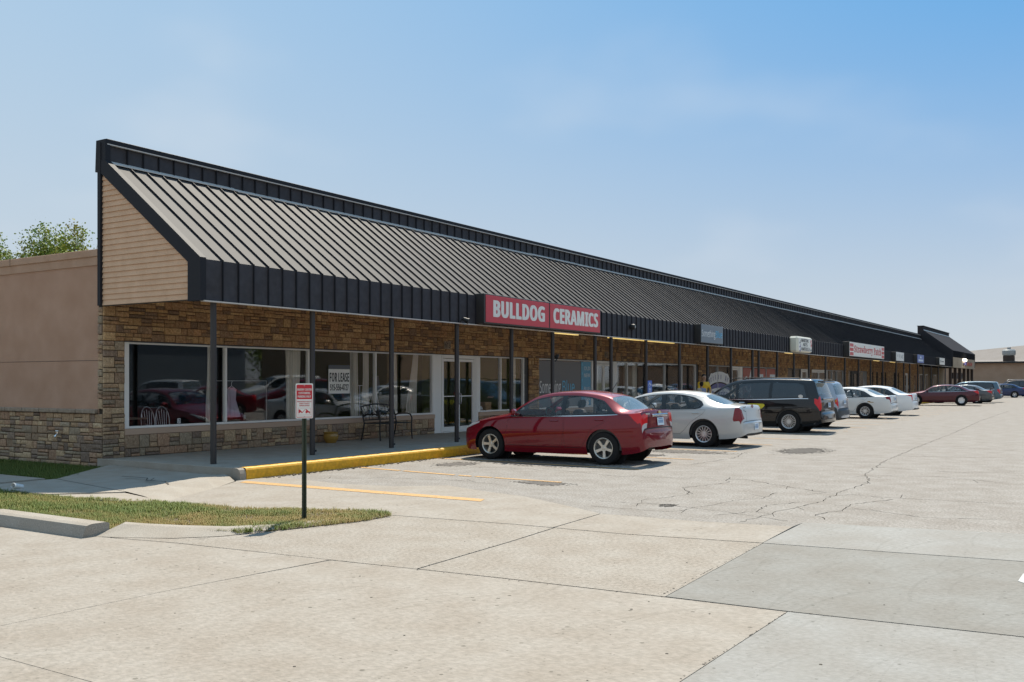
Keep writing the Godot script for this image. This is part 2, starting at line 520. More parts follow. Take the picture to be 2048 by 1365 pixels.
# ---------------------------------------------------------------- ground
func make_ground() -> void:
	var b := Bag.new()
	b.box(P(-700, -0.5, -700), P(900, -0.06, 700))
	structure(bag(self, "ground", b, M.earth))
	# the bed under the concrete, seen in its joints
	b = Bag.new()
	b.box(P(-60, -0.3, -60), P(13.5, -0.022, 60))
	structure(bag(self, "street_bed", b, M.joint))

	# asphalt lot
	var edge := [11.9, -12.42, 11.55, -10.6, 11.75, -9.6, 12.3, -9.0, 11.95, -8.1, 11.70, -7.2, 11.2, -6.3, 10.69, -5.5, 10.72, -4.17, 10.90, -3.14, 11.28, -3.12, 11.72, -0.87, 12.3, 3.0, 13.0, 40.0]
	var lot := V2(edge + [170.0, 40.0, 170.0, -40.0, 118.0, -40.0, 118.0, -12.42])
	var lo := structure(bag(self, "parking_lot", ground_piece(lot, -0.3, 0.0), M.asphalt))
	var cr := Bag.new()
	var cracks := [
		[11.28, -5.9, 11.30, -4.80, 11.96, -4.65, 13.02, -4.48, 13.38, -4.24, 14.1, -4.3],
		[11.82, -6.05, 11.95, -5.14, 11.7, -4.2, 11.31, -3.3], [15.72, -5.32, 14.55, -3.77, 14.37, -2.88, 14.53, -1.08, 14.9, 1.0],
		[10.94, -3.76, 12.1, -3.65, 13.34, -3.46, 14.6, -3.5, 16.43, -3.45, 17.71, -3.81, 21.0, -4.1, 26.0, -4.3, 32.49, -4.44, 44.0, -4.9, 60.0, -5.2],
		[11.68, -2.97, 12.05, -3.19, 12.6, -3.0, 13.28, -3.05, 14.18, -2.65], [11.6, -5.4, 12.3, -5.6, 13.2, -5.3, 14.0, -5.7, 15.1, -5.4, 16.0, -5.7],
		[17.6, -3.8, 18.0, -2.6, 17.5, -1.6], [19.4, -4.2, 19.0, -2.4, 19.8, -1.5], [12.9, -2.9, 12.5, -2.0, 12.8, -1.2], [12.0, -11.5, 12.8, -10.4, 13.0, -9.3, 12.9, -8.4],
		[26.0, -9.5, 26.4, -6.5, 25.8, -2.0], [33.0, -4.4, 34.0, -7.5], [40.0, -4.8, 40.5, -2.9], [22.5, -4.2, 23.2, -2.0], [11.35, -4.2, 11.9, -3.9, 12.6, -3.95, 13.2, -3.7],
		[15.0, -11.2, 15.6, -9.2, 15.1, -7.4, 15.7, -5.3], [18.0, -7.2, 20.0, -7.0, 22.0, -7.4], [20.3, -11.0, 20.9, -7.0, 20.4, -4.2]]
	for line in cracks:
		var prev := Vector2.INF
		for i in range(0, line.size() - 2, 2):
			var a := Vector2(line[i], line[i + 1]); var e := Vector2(line[i + 2], line[i + 3])
			var steps := int(a.distance_to(e) / 0.14) + 1
			for s in steps:
				var q := a.lerp(e, float(s + 1) / steps) + Vector2(rng.randf_range(-0.035, 0.035), rng.randf_range(-0.035, 0.035))
				var p := a if prev == Vector2.INF else prev
				var w := rng.randf_range(0.0015, 0.005)
				var side := (q - p).orthogonal().normalized() * w
				cr.quad(P(p.x + side.x, 0.0035, p.y + side.y), P(q.x + side.x, 0.0035, q.y + side.y), P(q.x - side.x, 0.0035, q.y - side.y), P(p.x - side.x, 0.0035, p.y - side.y))
				if rng.randf() < 0.10:      # a short branch
					var r := q + Vector2.from_angle(rng.randf() * TAU) * rng.randf_range(0.15, 0.5)
					var s2 := (r - q).orthogonal().normalized() * 0.0025
					cr.quad(P(q.x + s2.x, 0.0035, q.y + s2.y), P(r.x + s2.x, 0.0035, r.y + s2.y), P(r.x - s2.x, 0.0035, r.y - s2.y), P(q.x - s2.x, 0.0035, q.y - s2.y))
				prev = q
	for i in cr.n.size(): cr.n[i] = Vector3.UP
	stuff(bag(lo, "crack", cr, M.crack))
	# patches, worn places and a pot-hole: ragged blots lying on the asphalt
	for q in [[23.0, -6.35, 1.05, 0.55, "asphalt_patch"], [11.9, -5.08, 0.14, 0.10, "asphalt_patch"], [15.6, -11.2, 0.55, 0.35, "asphalt_stain"], 
			[16.6, -9.8, 0.5, 1.3, "asphalt_stain"], [21.2, -8.6, 0.5, 1.0, "asphalt_stain"], [13.4, -7.9, 0.25, 0.5, "asphalt_stain"], [19.8, -8.9, 0.35, 0.35, "asphalt_patch"]]:
		var poly := PackedVector2Array()
		var ph := rng.randf() * 10.0
		for k in 72:
			var an := TAU * k / 72.0
			var r := 1.0 + 0.14 * sin(an * 2.0 + ph) + 0.10 * sin(an * 5.0 + ph * 2.0) + 0.05 * sin(an * 11.0 + ph) + rng.randf_range(-0.03, 0.03)
			poly.append(Vector2(q[0] + cos(an) * q[2] * r * 0.74, q[1] + sin(an) * q[3] * r * 0.74))
		var pb := Bag.new()
		var ix := Geometry2D.triangulate_polygon(poly)
		for k in range(0, ix.size(), 3):
			pb.smooth(P(poly[ix[k]].x, 0.003, poly[ix[k]].y), P(poly[ix[k + 1]].x, 0.003, poly[ix[k + 1]].y), P(poly[ix[k + 2]].x, 0.003, poly[ix[k + 2]].y), Vector3.UP, Vector3.UP, Vector3.UP)
		# crumbs and soaked specks that thin out round the blot
		for k in int(420.0 * clampf(q[2] * q[3] * 2.0, 0.15, 1.6)):
			var an := rng.randf() * TAU
			var rr := 0.66 + absf(rng.randfn()) * 0.26
			var c := Vector2(q[0] + cos(an) * q[2] * rr, q[1] + sin(an) * q[3] * rr)
			var sz := rng.randf_range(0.008, 0.04)
			var turn := rng.randf() * TAU
			for e in range(1, 3):
				pb.smooth(P(c.x + cos(turn) * sz, 0.0034, c.y + sin(turn) * sz), P(c.x + cos(turn + e * 1.7) * sz, 0.0034, c.y + sin(turn + e * 1.7) * sz), P(c.x + cos(turn + (e + 1) * 1.7) * sz, 0.0034, c.y + sin(turn + (e + 1) * 1.7) * sz), Vector3.UP, Vector3.UP, Vector3.UP)
		bag(lo, "asphalt_patch", pb, M[q[4]])
	# stall lines
	for q in [[11.04, -12.22, 11.11, -7.49, 10.87, -7.40, 10.80, -12.1, 0.008], [14.05, -12.4, 13.76, -9.54, 13.64, -9.5, 13.93, -12.4, 0.006], [13.77, -9.45, 13.72, -7.65, 13.63, -7.65, 13.67, -9.45, 0.006],
			[16.62, -12.4, 16.5, -7.6, 16.4, -7.6, 16.51, -12.4, 0.006]]:
		line_piece(lo, [q[0], q[1], q[2], q[3], q[4], q[5], q[6], q[7]], q[8])
	for k in range(3, 30):
		var x := 11.0 + 2.74 * k
		line_piece(lo, [x, -12.3, x, -7.6, x - 0.1, -7.6, x - 0.1, -12.3], 0.006)

	# concrete street and drive, slab by slab with open joints
	var g := 0.003
	var st := structure(Node3D.new())
	st.name = "street"
	add_child(st)
	var slabs := [
		["concrete", [-30.0, -60, 3.2 - g, -60, 3.2 - g, -6.36, -30, -6.36]], ["concrete", [-30, -6.34, 3.2 - g, -6.34, 3.2 - g, -2.02, -30, -2.006]], ["new_concrete_pale", [-30, -2.0, 3.2 - g, -2.0, 3.2 - g, 20, -30, 20]],
		["concrete", [3.2 + g, -60, 6.0, -60, 6.0, -11.0, 6.17, -9.9, 6.25, -9.01, 6.41, -8.12, 6.57, -6.16 - g, 4.9, -6.33 - g, 3.2 + g, -6.38 - g]],
		["concrete", [3.2 + g, -6.38 + g, 4.9, -6.33 + g, 6.56, -6.14 + g, 6.65, -5.21, 6.72, -4.38, 6.80, -2.94, 6.835, -2.004, 4.94, -2.034, 3.2 + g, -2.064]],
		["new_concrete_pale", [3.2 + g, -2.058, 4.94, -2.028, 6.84, -1.998, 6.97, -0.52, 7.1, 3.0, 7.3, 20.0, 3.2 + g, 20.0]],
		["concrete_aggregate", [6.27 + g, -9.0, 6.47, -8.60, 6.71, -8.11, 7.09, -7.93, 7.59, -7.85, 8.18, -7.74, 8.58, -7.56, 9.17 - g, -7.57, 9.34 - g, -5.92, 9.36 - g, -5.38, 8.35, -5.30, 6.66 + g, -5.22, 6.58 + g, -6.14, 6.43 + g, -8.12]],
		["concrete_aggregate", [6.67 + g, -5.20, 8.35, -5.28, 9.36 - g, -5.36, 9.38 - g, -4.5, 9.606 - g, -3.066, 6.82 + g, -2.936, 6.74 + g, -4.38]],
		["new_concrete_dark", [6.83 + g, -2.93, 9.61 - g, -3.06, 9.90 - g, -0.73, 10.2 - g, 3.0, 10.5 - g, 20.0, 7.32 + g, 20, 7.12 + g, 3.0, 6.99 + g, -0.52, 6.86 + g, -2.0]],
		["concrete", [9.19 + g, -7.57, 9.15, -8.2, 8.9, -8.83, 8.6, -9.45, 8.45, -10.2, 8.35, -10.9, 9.0, -11.3, 10.0, -11.8, 10.9, -12.3, 11.0, -12.40, 11.9, -12.40, 11.55, -10.6, 11.75, -9.6, 12.3, -9.0, 11.95, -8.1, 11.70, -7.2, 11.2, -6.3, 10.69, -5.47, 9.38 + g, -5.40, 9.36 + g, -5.92]],
		["concrete", [9.38 + g, -5.38, 10.68, -5.45, 10.71, -4.17, 10.90, -3.128, 9.63 + g, -3.076, 9.40 + g, -4.5]],
		["new_concrete_pale", [9.63 + g, -3.07, 11.28, -3.11, 11.70, -0.87, 12.3, 3.0, 12.9, 20.0, 10.52 + g, 20.0, 10.22 + g, 3.0, 9.92 + g, -0.73]]]
	bag(st, "concrete_slab", ground_piece(V2([6.1, -9.4, 6.6, -8.3, 7.2, -7.7, 9.3, -7.3, 9.4, -8.4, 8.9, -9.2, 8.0, -8.6, 7.0, -9.6]), -0.25, 0.0), M.concrete)
	for s in slabs:
		bag(st, "concrete_slab", ground_piece(V2(s[1]), -0.25, 0.004), M[s[0]])
	# ragged, chipped edges and small dark things along the joints
	var chips := Bag.new()
	for q in [[9.6, -3.07, 6.84, -2.98, 120], [6.84, -2.0, 4.94, -2.05, 70], [6.65, -5.22, 9.4, -5.37, 60], [10.7, -5.5, 10.92, -3.14, 60], [6.4, -8.1, 6.8, -2.95, 40], [11.3, -3.1, 11.7, -0.9, 40], [6.86, -2.0, 6.97, -0.5, 40]]:
		for k in int(q[4] * 0.4):
			var p := Vector2(q[0], q[1]).lerp(Vector2(q[2], q[3]), rng.randf())
			var r := rng.randf_range(0.003, 0.010)
			var poly := []
			for a in 5: poly.append(P(p.x + cos(a * TAU / 5) * r * rng.randf_range(0.6, 1.3), 0.0062, p.y - sin(a * TAU / 5) * r * rng.randf_range(0.6, 1.3)))
			for a in range(1, 4): chips.tri(poly[0], poly[a], poly[a + 1])
	for k in 46:      # spots of gum and tar on the street
		var p := Vector2(rng.randf_range(3.4, 9.0), rng.randf_range(-8.0, 0.5))
		var r := rng.randf_range(0.004, 0.012)
		for a in range(1, 4): chips.tri(P(p.x + r, 0.0062, p.y), P(p.x + cos(a * TAU / 5) * r, 0.0062, p.y - sin(a * TAU / 5) * r), P(p.x + cos((a + 1) * TAU / 5) * r, 0.0062, p.y - sin((a + 1) * TAU / 5) * r))
	stuff(bag(st, "chipped_edge", chips, M.joint))
	bag(st, "painted_marking", ground_piece(V2([8.90, -0.70, 9.26, -0.69, 9.5, -0.3, 8.4, -0.3]), 0.004, 0.0085), M.white_line)

	# the walk before the shops, its panels and the yellow kerb
	var wk := structure(Node3D.new())
	wk.name = "front_walk"
	add_child(wk)
	var x := 11.08
	var k2 := 0
	while x < 98.0:
		var x1 := minf(x + (4.05 if k2 else 4.6), 98.4)
		b = Bag.new()
		b.box(P(x, -0.2, -16.3), P(x1 - 0.012, 0.2, -12.60), Transform3D(), 0.008)
		bag(wk, "walk_panel", b, M.walk_concrete)
		x = x1; k2 += 1
	b = Bag.new()
	b.box(P(11.10, -0.2, -16.2), P(98.4, 0.18, -12.62))
	bag(wk, "walk_bed", b, M.joint)
	b = Bag.new()      # the kerb: rounded front edge, slightly wavy
	var prof := [Vector2(-12.598, -0.2), Vector2(-12.598, 0.203), Vector2(-12.46, 0.202), Vector2(-12.425, 0.190), Vector2(-12.408, 0.16), Vector2(-12.40, 0.1), Vector2(-12.395, -0.2)]
	var xs := []
	var xx := 11.22
	while xx < 98.4:
		xs.append(xx); xx += 0.35 if xx < 30 else 2.0
	xs.append(98.4)
	var wob := FastNoiseLite.new()
	wob.seed = 8; wob.frequency = 0.6
	for i in xs.size() - 1:
		for j in prof.size() - 1:
			var c4 := []
			for q in [[i, j], [i, j + 1], [i + 1, j + 1], [i + 1, j]]:
				var w := wob.get_noise_1d(xs[q[0]]) * 0.004
				c4.append(P(xs[q[0]], prof[q[1]].y + (w * 0.5 if prof[q[1]].y > 0 else 0.0), prof[q[1]].x + w))
			b.quad(c4[0], c4[1], c4[2], c4[3])
	b.quad(P(11.22, -0.2, -12.598), P(11.22, -0.2, -12.395), P(11.22, 0.15, -12.40), P(11.22, 0.203, -12.598))
	bag(wk, "painted_kerb", b, M.yellow_paint)
	b = Bag.new()      # bare broken end of the kerb
	b.slab(V2([0, -0.2, 0.20, -0.2, 0.195, 0.11, 0.17, 0.17, 0.12, 0.198, 0, 0.2]), 0.13, Transform3D(Basis(Vector3(0, 0, 1), Vector3(0, 1, 0), Vector3(-1, 0, 0)), P(11.215, 0, -12.6)))
	bag(wk, "kerb_end", b, M.walk_concrete)
	# litter of grit and leaves along the kerb foot
	var lit := Bag.new()
	for i in 260:
		var p := P(11.6 + pow(rng.randf(), 1.4) * 9.0, 0.008, -12.38 + absf(rng.randfn()) * 0.07)
		var r := rng.randf_range(0.008, 0.03)
		lit.box(p - P(r, 0.004, r * 0.6), p + P(r, 0.006, r * 0.6), Transform3D())
	stuff(bag(wk, "grit", lit, M.soil))

	# the side-walk along the street, the ramp up to the walk and its flare
	var sw := structure(Node3D.new())
	sw.name = "sidewalk"
	add_child(sw)
	var zz := -60.0
	while zz < -15.0:
		b = ground_piece(V2([7.9, zz, 9.25, zz, 9.25, minf(zz + 1.5, -14.8) - 0.012, 7.9, minf(zz + 1.5, -14.8) - 0.012]), -0.2, 0.05)
		bag(sw, "walk_panel", b, M.walk_concrete)
		zz += 1.5
	bag(sw, "walk_panel", ground_piece(V2([7.9, -14.8, 9.30, -14.8, 9.0, -13.4, 8.75, -12.2, 8.0, -12.9, 7.9, -13.6]), -0.2, 0.05), M.walk_concrete)
	bag(sw, "walk_panel", ground_piece(V2([8.0, -12.89, 8.74, -12.19, 8.42, -10.92, 8.42, -10.6, 8.2, -11.2, 7.95, -12.3]), -0.2, 0.035), M.walk_concrete)
	# ramp: quads with a height at each corner
	b = Bag.new()
	var rp := [P(9.32, 0.05, -14.8), P(11.06, 0.10, -15.9), P(9.02, 0.05, -13.4), P(11.06, 0.075, -14.2), P(8.77, 0.05, -12.2), P(11.06, 0.07, -12.75), P(8.44, 0.03, -10.95), P(10.95, 0.0, -12.42)]
	b.quad(rp[0], rp[2], rp[3], rp[1]); b.quad(rp[2], rp[4], rp[5], rp[3])
	# the flare bulges where the sun still reaches it
	var fa := [P(8.77, 0.05, -12.2), P(9.5, 0.075, -12.42), P(10.4, 0.105, -12.62), P(11.06, 0.09, -12.75)]
	var fb := [P(8.60, 0.045, -11.6), P(9.35, 0.085, -11.95), P(10.25, 0.115, -12.25), P(10.95, 0.07, -12.5)]
	var fc := [P(8.44, 0.0, -10.93), P(9.1, 0.0, -11.36), P(10.05, 0.0, -11.83), P(10.95, 0.0, -12.38)]
	for i in 3:
		b.quad(fa[i], fb[i], fb[i + 1], fa[i + 1]); b.quad(fb[i], fc[i], fc[i + 1], fb[i + 1])
	bag(sw, "ramp", b, M.walk_concrete)
	var rc := Bag.new()
	for l in [[9.9, -13.9, 9.95, -13.3, 9.7, -13.0, 9.75, -12.6, 9.5, -12.2], [10.0, -13.2, 9.75, -12.95], [10.7, -12.9, 10.0, -12.5]]:
		for i in range(0, l.size() - 2, 2):
			var sd := Vector2(l[i + 2] - l[i], l[i + 3] - l[i + 1]).orthogonal().normalized() * 0.012
			rc.quad(P(l[i] + sd.x, 0.092, l[i + 1] + sd.y), P(l[i + 2] + sd.x, 0.092, l[i + 3] + sd.y), P(l[i + 2] - sd.x, 0.088, l[i + 3] - sd.y), P(l[i] - sd.x, 0.088, l[i + 1] - sd.y))
	stuff(bag(sw, "crack", rc, M.joint))

	# street kerb: full height at the left, falling to the drive at its broken end
	var kb := structure(Node3D.new())
	kb.name = "street_kerb"
	add_child(kb)
	var kz := -60.0
	while kz < -9.2:
		var k1 := minf(kz + 3.05, -9.2) if kz < -12.3 else -9.2
		if kz < -12.3 and k1 > -10.5: k1 = -10.4
		b = Bag.new()
		var dx := 0.0 if k1 < -10.3 else 0.03
		b.slab(V2([0, -0.25, 0.34, -0.25, 0.34, 0.125, 0.30, 0.14, 0.13, 0.14, 0.07, 0.125, 0.02, 0.01]), k1 - kz - 0.012, Transform3D(Basis(), P(6.0 + (0.16 if kz > -10.6 else 0.07 if kz > -12 else 0.0), 0, kz)))
		bag(kb, "kerb_stone", b, M.walk_concrete)
		kz = k1
	b = Bag.new()      # the dropped kerb, a sloping lip round the tip of the verge
	var lip := [6.22, -9.2, 6.36, -8.85, 6.60, -8.40, 6.95, -8.08, 7.45, -7.90, 8.0, -7.80, 8.45, -7.66, 8.80, -7.60, 9.12, -7.60]
	var inn := [6.56, -9.2, 6.66, -9.0, 6.85, -8.62, 7.12, -8.20, 7.55, -7.98, 8.0, -7.90, 8.45, -7.78, 8.82, -7.74, 9.05, -7.75]
	for i in range(0, lip.size() - 6, 2):
		var h0 := lerpf(0.10, 0.02, float(i) / 12.0); var h1 := lerpf(0.10, 0.02, float(i + 2) / 12.0)
		b.quad(P(lip[i], 0.005, lip[i + 1]), P(lip[i + 2], 0.005, lip[i + 3]), P(inn[i + 2], h1, inn[i + 3]), P(inn[i], h0, inn[i + 1]))
		b.quad(P(inn[i], h0, inn[i + 1]), P(inn[i + 2], h1, inn[i + 3]), P(inn[i + 2] + 0.1, h1, inn[i + 3] - 0.08), P(inn[i] + 0.1, h0, inn[i + 1] - 0.08))
	bag(kb, "dropped_kerb", b, M.walk_concrete)

	# verge of grass
	var vp := V2([6.30, -60, 7.92, -60, 7.92, -14.0, 7.92, -13.25, 7.94, -12.31, 8.16, -11.74, 8.34, -11.1, 8.32, -10.7, 8.46, -10.09, 8.56, -9.45, 8.84, -8.83, 9.08, -8.2, 9.20, -7.70, 9.04, -7.52, 8.66, -7.52, 8.2, -7.64, 7.7, -7.78, 7.2, -8.03, 6.86, -8.5, 6.70, -8.9, 6.55, -9.3, 6.50, -10.2])
	structure(bag(self, "verge_soil", ground_piece(vp, -0.2, 0.016), M.soil))
	grass(vp, 0.014, -22.0, 74000, "verge_grass", true)
	var strip := V2([9.27, -60, 11.08, -60, 11.08, -15.95, 10.3, -15.3, 9.35, -14.85, 9.27, -15.2])
	structure(bag(self, "lawn_soil", ground_piece(strip, -0.2, 0.02), M.soil))
	grass(strip, 0.02, -26.0, 24000, "lawn_grass", false)

func line_piece(parent: Node, q: Array, y: float) -> void:
	# a painted line broken into worn dashes
	var a := Vector2(q[0], q[1]); var b := Vector2(q[2], q[3]); var c := Vector2(q[4], q[5]); var d := Vector2(q[6], q[7])
	var bg := Bag.new()
	var n := 30
	for i in n:
		var t0 := float(i) / n; var t1 := float(i + 1) / n
		var e0 := rng.randf_range(-0.008, 0.008); var e1 := rng.randf_range(-0.008, 0.008)
		if rng.randf() < 0.05 and q[0] > 12.0: continue
		var p0 := a.lerp(b, t0); var p1 := a.lerp(b, t1); var r0 := d.lerp(c, t0); var r1 := d.lerp(c, t1)
		bg.quad(P(r0.x + e0, y, r0.y), P(r1.x + e1, y, r1.y), P(p1.x, y, p1.y), P(p0.x, y, p0.y))
	for i in bg.n.size(): bg.n[i] = Vector3.UP
	bag(parent, "stall_line", bg, M.line_paint)

func grass(poly: PackedVector2Array, y: float, zmin: float, count: int, called: String, dry: bool) -> void:
	var tuft := Bag.new()
	for k in 5:
		var an := TAU * k / 5.0 + 0.3
		var lean := Vector3(cos(an), 0, sin(an)) * (0.5 + 0.25 * (k % 3))
		var side := Vector3(-sin(an), 0, cos(an)) * 0.07
		var base := Vector3(cos(an * 1.7), 0, sin(an * 1.7)) * 0.25
		var mid := base + Vector3.UP * 0.6 + lean * 0.35
		var tip := base + Vector3.UP * (0.9 + 0.1 * (k % 2)) + lean
		tuft.tri(base - side, base + side, mid + side * 0.7); tuft.tri(base - side, mid + side * 0.7, mid - side * 0.7); tuft.tri(mid - side * 0.7, mid + side * 0.7, tip)
	for i in tuft.n.size(): tuft.n[i] = (tuft.n[i] * 0.4 + Vector3.UP).normalized()
	var tm := tuft.mesh()
	tm.surface_set_material(0, M.grass)
	var mm := MultiMesh.new()
	mm.transform_format = MultiMesh.TRANSFORM_3D
	mm.use_colors = true
	mm.mesh = tm
	var box := Rect2(poly[0], Vector2.ZERO)
	for p in poly: box = box.expand(p)
	box.position.y = maxf(box.position.y, zmin); box.size.y = minf(box.size.y, -7.3 - box.position.y)
	poly = Geometry2D.offset_polygon(poly, 0.045)[0]
	var nz := FastNoiseLite.new()
	nz.seed = 31; nz.frequency = 0.55; nz.fractal_octaves = 3
	var list := []
	while list.size() < count:
		var p := Vector2(rng.randf_range(box.position.x, box.end.x), rng.randf_range(box.position.y, box.end.y))
		if not Geometry2D.is_point_in_polygon(p, poly): continue
		var f := nz.get_noise_2d(p.x * 1.6, p.y) * 0.5 + 0.5
		var d := clampf((f - 0.46) * 2.2 + rng.randf_range(-0.3, 0.3) + (0.48 if p.y > -9.6 else 0.16), 0.0, 1.0) if dry else clampf((f - 0.7) * 2.0, 0.0, 1.0)
		if dry and nz.get_noise_2d(p.x * 2.3 + 40.0, p.y * 1.9) > 0.22 and rng.randf() < 0.72: continue
		list.append([p, d])
	mm.instance_count = list.size()
	for i in list.size():
		var p: Vector2 = list[i][0]
		var d: float = list[i][1]
		var s := rng.randf_range(0.022, 0.062) * (1.0 - 0.35 * d)
		if rng.randf() < 0.03: s *= 1.5
		var bs := Basis(Vector3.UP, rng.randf() * TAU).scaled(Vector3(s * 0.8, s, s * 0.8))
		mm.set_instance_transform(i, Transform3D(bs, P(p.x, y, p.y)))
		var green := Color(0.075, 0.125, 0.034).lerp(Color(0.15, 0.18, 0.04), rng.randf())
		var straw := Color(0.36, 0.245, 0.115).lerp(Color(0.20, 0.185, 0.055), rng.randf())
		mm.set_instance_color(i, green.lerp(straw, clampf(d + rng.randf_range(-0.25, 0.25), 0.0, 1.0)))
	var o := MultiMeshInstance3D.new()
	o.name = called
	o.multimesh = mm
	stuff(tag(o, "green and straw coloured grass on the verge by the street" if dry else "short green grass strip along the stone base of the side wall", "grass"))
	add_child(o, true)

# ---------------------------------------------------------------- the mall
const X0 := 11.1
const X1 := 98.4
const ZW := -16.15
const ZF := -13.35          # front of the fascia
const SEAM := 0.357

var stones_made := 0
var stone_rest: Bag

func stone_tone(base_wall: bool, high: bool) -> Color:
	var warm := [Color(0.33, 0.205, 0.088), Color(0.28, 0.17, 0.078), Color(0.375, 0.25, 0.118), Color(0.235, 0.14, 0.07), Color(0.30, 0.165, 0.075), Color(0.125, 0.085, 0.065), Color(0.17, 0.11, 0.07)]
	var cool := [Color(0.30, 0.205, 0.12), Color(0.23, 0.165, 0.11), Color(0.36, 0.27, 0.165), Color(0.17, 0.13, 0.105), Color(0.27, 0.165, 0.105), Color(0.11, 0.086, 0.076), Color(0.22, 0.19, 0.14)]
	var w := [22, 18, 14, 14, 12, 9, 11] if high else [18, 17, 16, 13, 13, 9, 14]
	var r := rng.randi() % 100
	var k := 0
	while r >= w[k]: r -= w[k]; k = (k + 1) % 7
	var c: Color = (cool if base_wall else warm)[k]
	c = c.lerp(Color(0.23, 0.165, 0.108) if base_wall else Color(0.27, 0.175, 0.09), 0.28)
	var lum := c.get_luminance()
	return c.lerp(Color(lum, lum * 0.96, lum * 0.88), 0.16) * Color(1.04, 1.0, 0.97) * rng.randf_range(2.25, 2.95)

# one block: a pillowed face with a chipped outline; a is along the wall, up is y, out is the wall's normal
func stone_block(b: Bag, o: Vector3, a: Vector3, out: Vector3, w: float, h: float, col: Color) -> void:
	b.tinted = true
	b.tint = col
	var g := 0.006
	var dep := rng.randf_range(0.022, 0.046)
	var bv := minf(0.014, minf(w, h) * 0.2)
	var up := Vector3.UP
	var j := func() -> float: return rng.randf_range(-0.005, 0.005)
	var base := [o + a * g + up * g, o + a * (w - g) + up * g, o + a * (w - g) + up * (h - g), o + a * g + up * (h - g)]
	var rim := []
	var face := []
	for i in 4:
		var sx := 1.0 if i == 0 or i == 3 else -1.0
		var sy := 1.0 if i < 2 else -1.0
		rim.append(base[i] + out * (dep - bv * 0.6) + a * j.call() + up * j.call())
		face.append(base[i] + out * (dep + rng.randf_range(-0.005, 0.006)) + a * (sx * bv + j.call()) + up * (sy * bv + j.call()))
	var c := o + a * (w * rng.randf_range(0.35, 0.65)) + up * (h * rng.randf_range(0.35, 0.65)) + out * (dep + rng.randf_range(0.0, 0.010))
	var flip := a.cross(up).dot(out) < 0
	for i in 4:
		var k := (i + 1) % 4
		if flip:
			b.quad(base[k], base[i], rim[i], rim[k]); b.quad(rim[k], rim[i], face[i], face[k]); b.tri(face[k], face[i], c)
		else:
			b.quad(base[i], base[k], rim[k], rim[i]); b.quad(rim[i], rim[k], face[k], face[i]); b.tri(face[i], face[k], c)

# random ashlar over a rectangle. Blocks nearer than `near` are parts, the others are collected
func ashlar(parent: Node, o: Vector3, a: Vector3, out: Vector3, w: float, h: float, low: bool, near: float) -> void:
	var y := 0.0
	while y < h - 0.01:
		var band: float = [0.10, 0.13, 0.16, 0.20, 0.15][rng.randi() % 5]
		if h - y - band < 0.07: band = h - y
		var x := 0.0
		while x < w - 0.005:
			var sw := rng.randf_range(0.13, 0.38)
			if band > 0.17 and rng.randf() < 0.35: sw = rng.randf_range(0.16, 0.28)
			if w - x - sw < 0.09: sw = w - x
			var cuts := [0.0, 1.0]
			if band > 0.13 and rng.randf() < 0.50: cuts = [0.0, rng.randf_range(0.36, 0.62), 1.0]
			if band > 0.19 and rng.randf() < 0.25: cuts = [0.0, 0.33, 0.66, 1.0]
			for i in cuts.size() - 1:
				var parts := 1
				if sw > 0.3 and rng.randf() < 0.3: parts = 2
				var xx := 0.0
				for p in parts:
					var pw := sw * (rng.randf_range(0.4, 0.6) if parts == 2 and p == 0 else 1.0) if p == 0 else sw - xx
					var q: Vector3 = o + a * (x + xx) + Vector3.UP * (y + band * cuts[i])
					var col := stone_tone(low, o.y > 1.5)
					if q.length() < near and stones_made < 300:
						var b := Bag.new()
						stone_block(b, q, a, out, pw, band * (cuts[i + 1] - cuts[i]), col)
						bag(parent, "stone", b, M.stone)
						stones_made += 1
					else:
						stone_block(stone_rest, q, a, out, pw, band * (cuts[i + 1] - cuts[i]), col)
					xx += pw
			x += sw
		y += band

var mall: Node3D

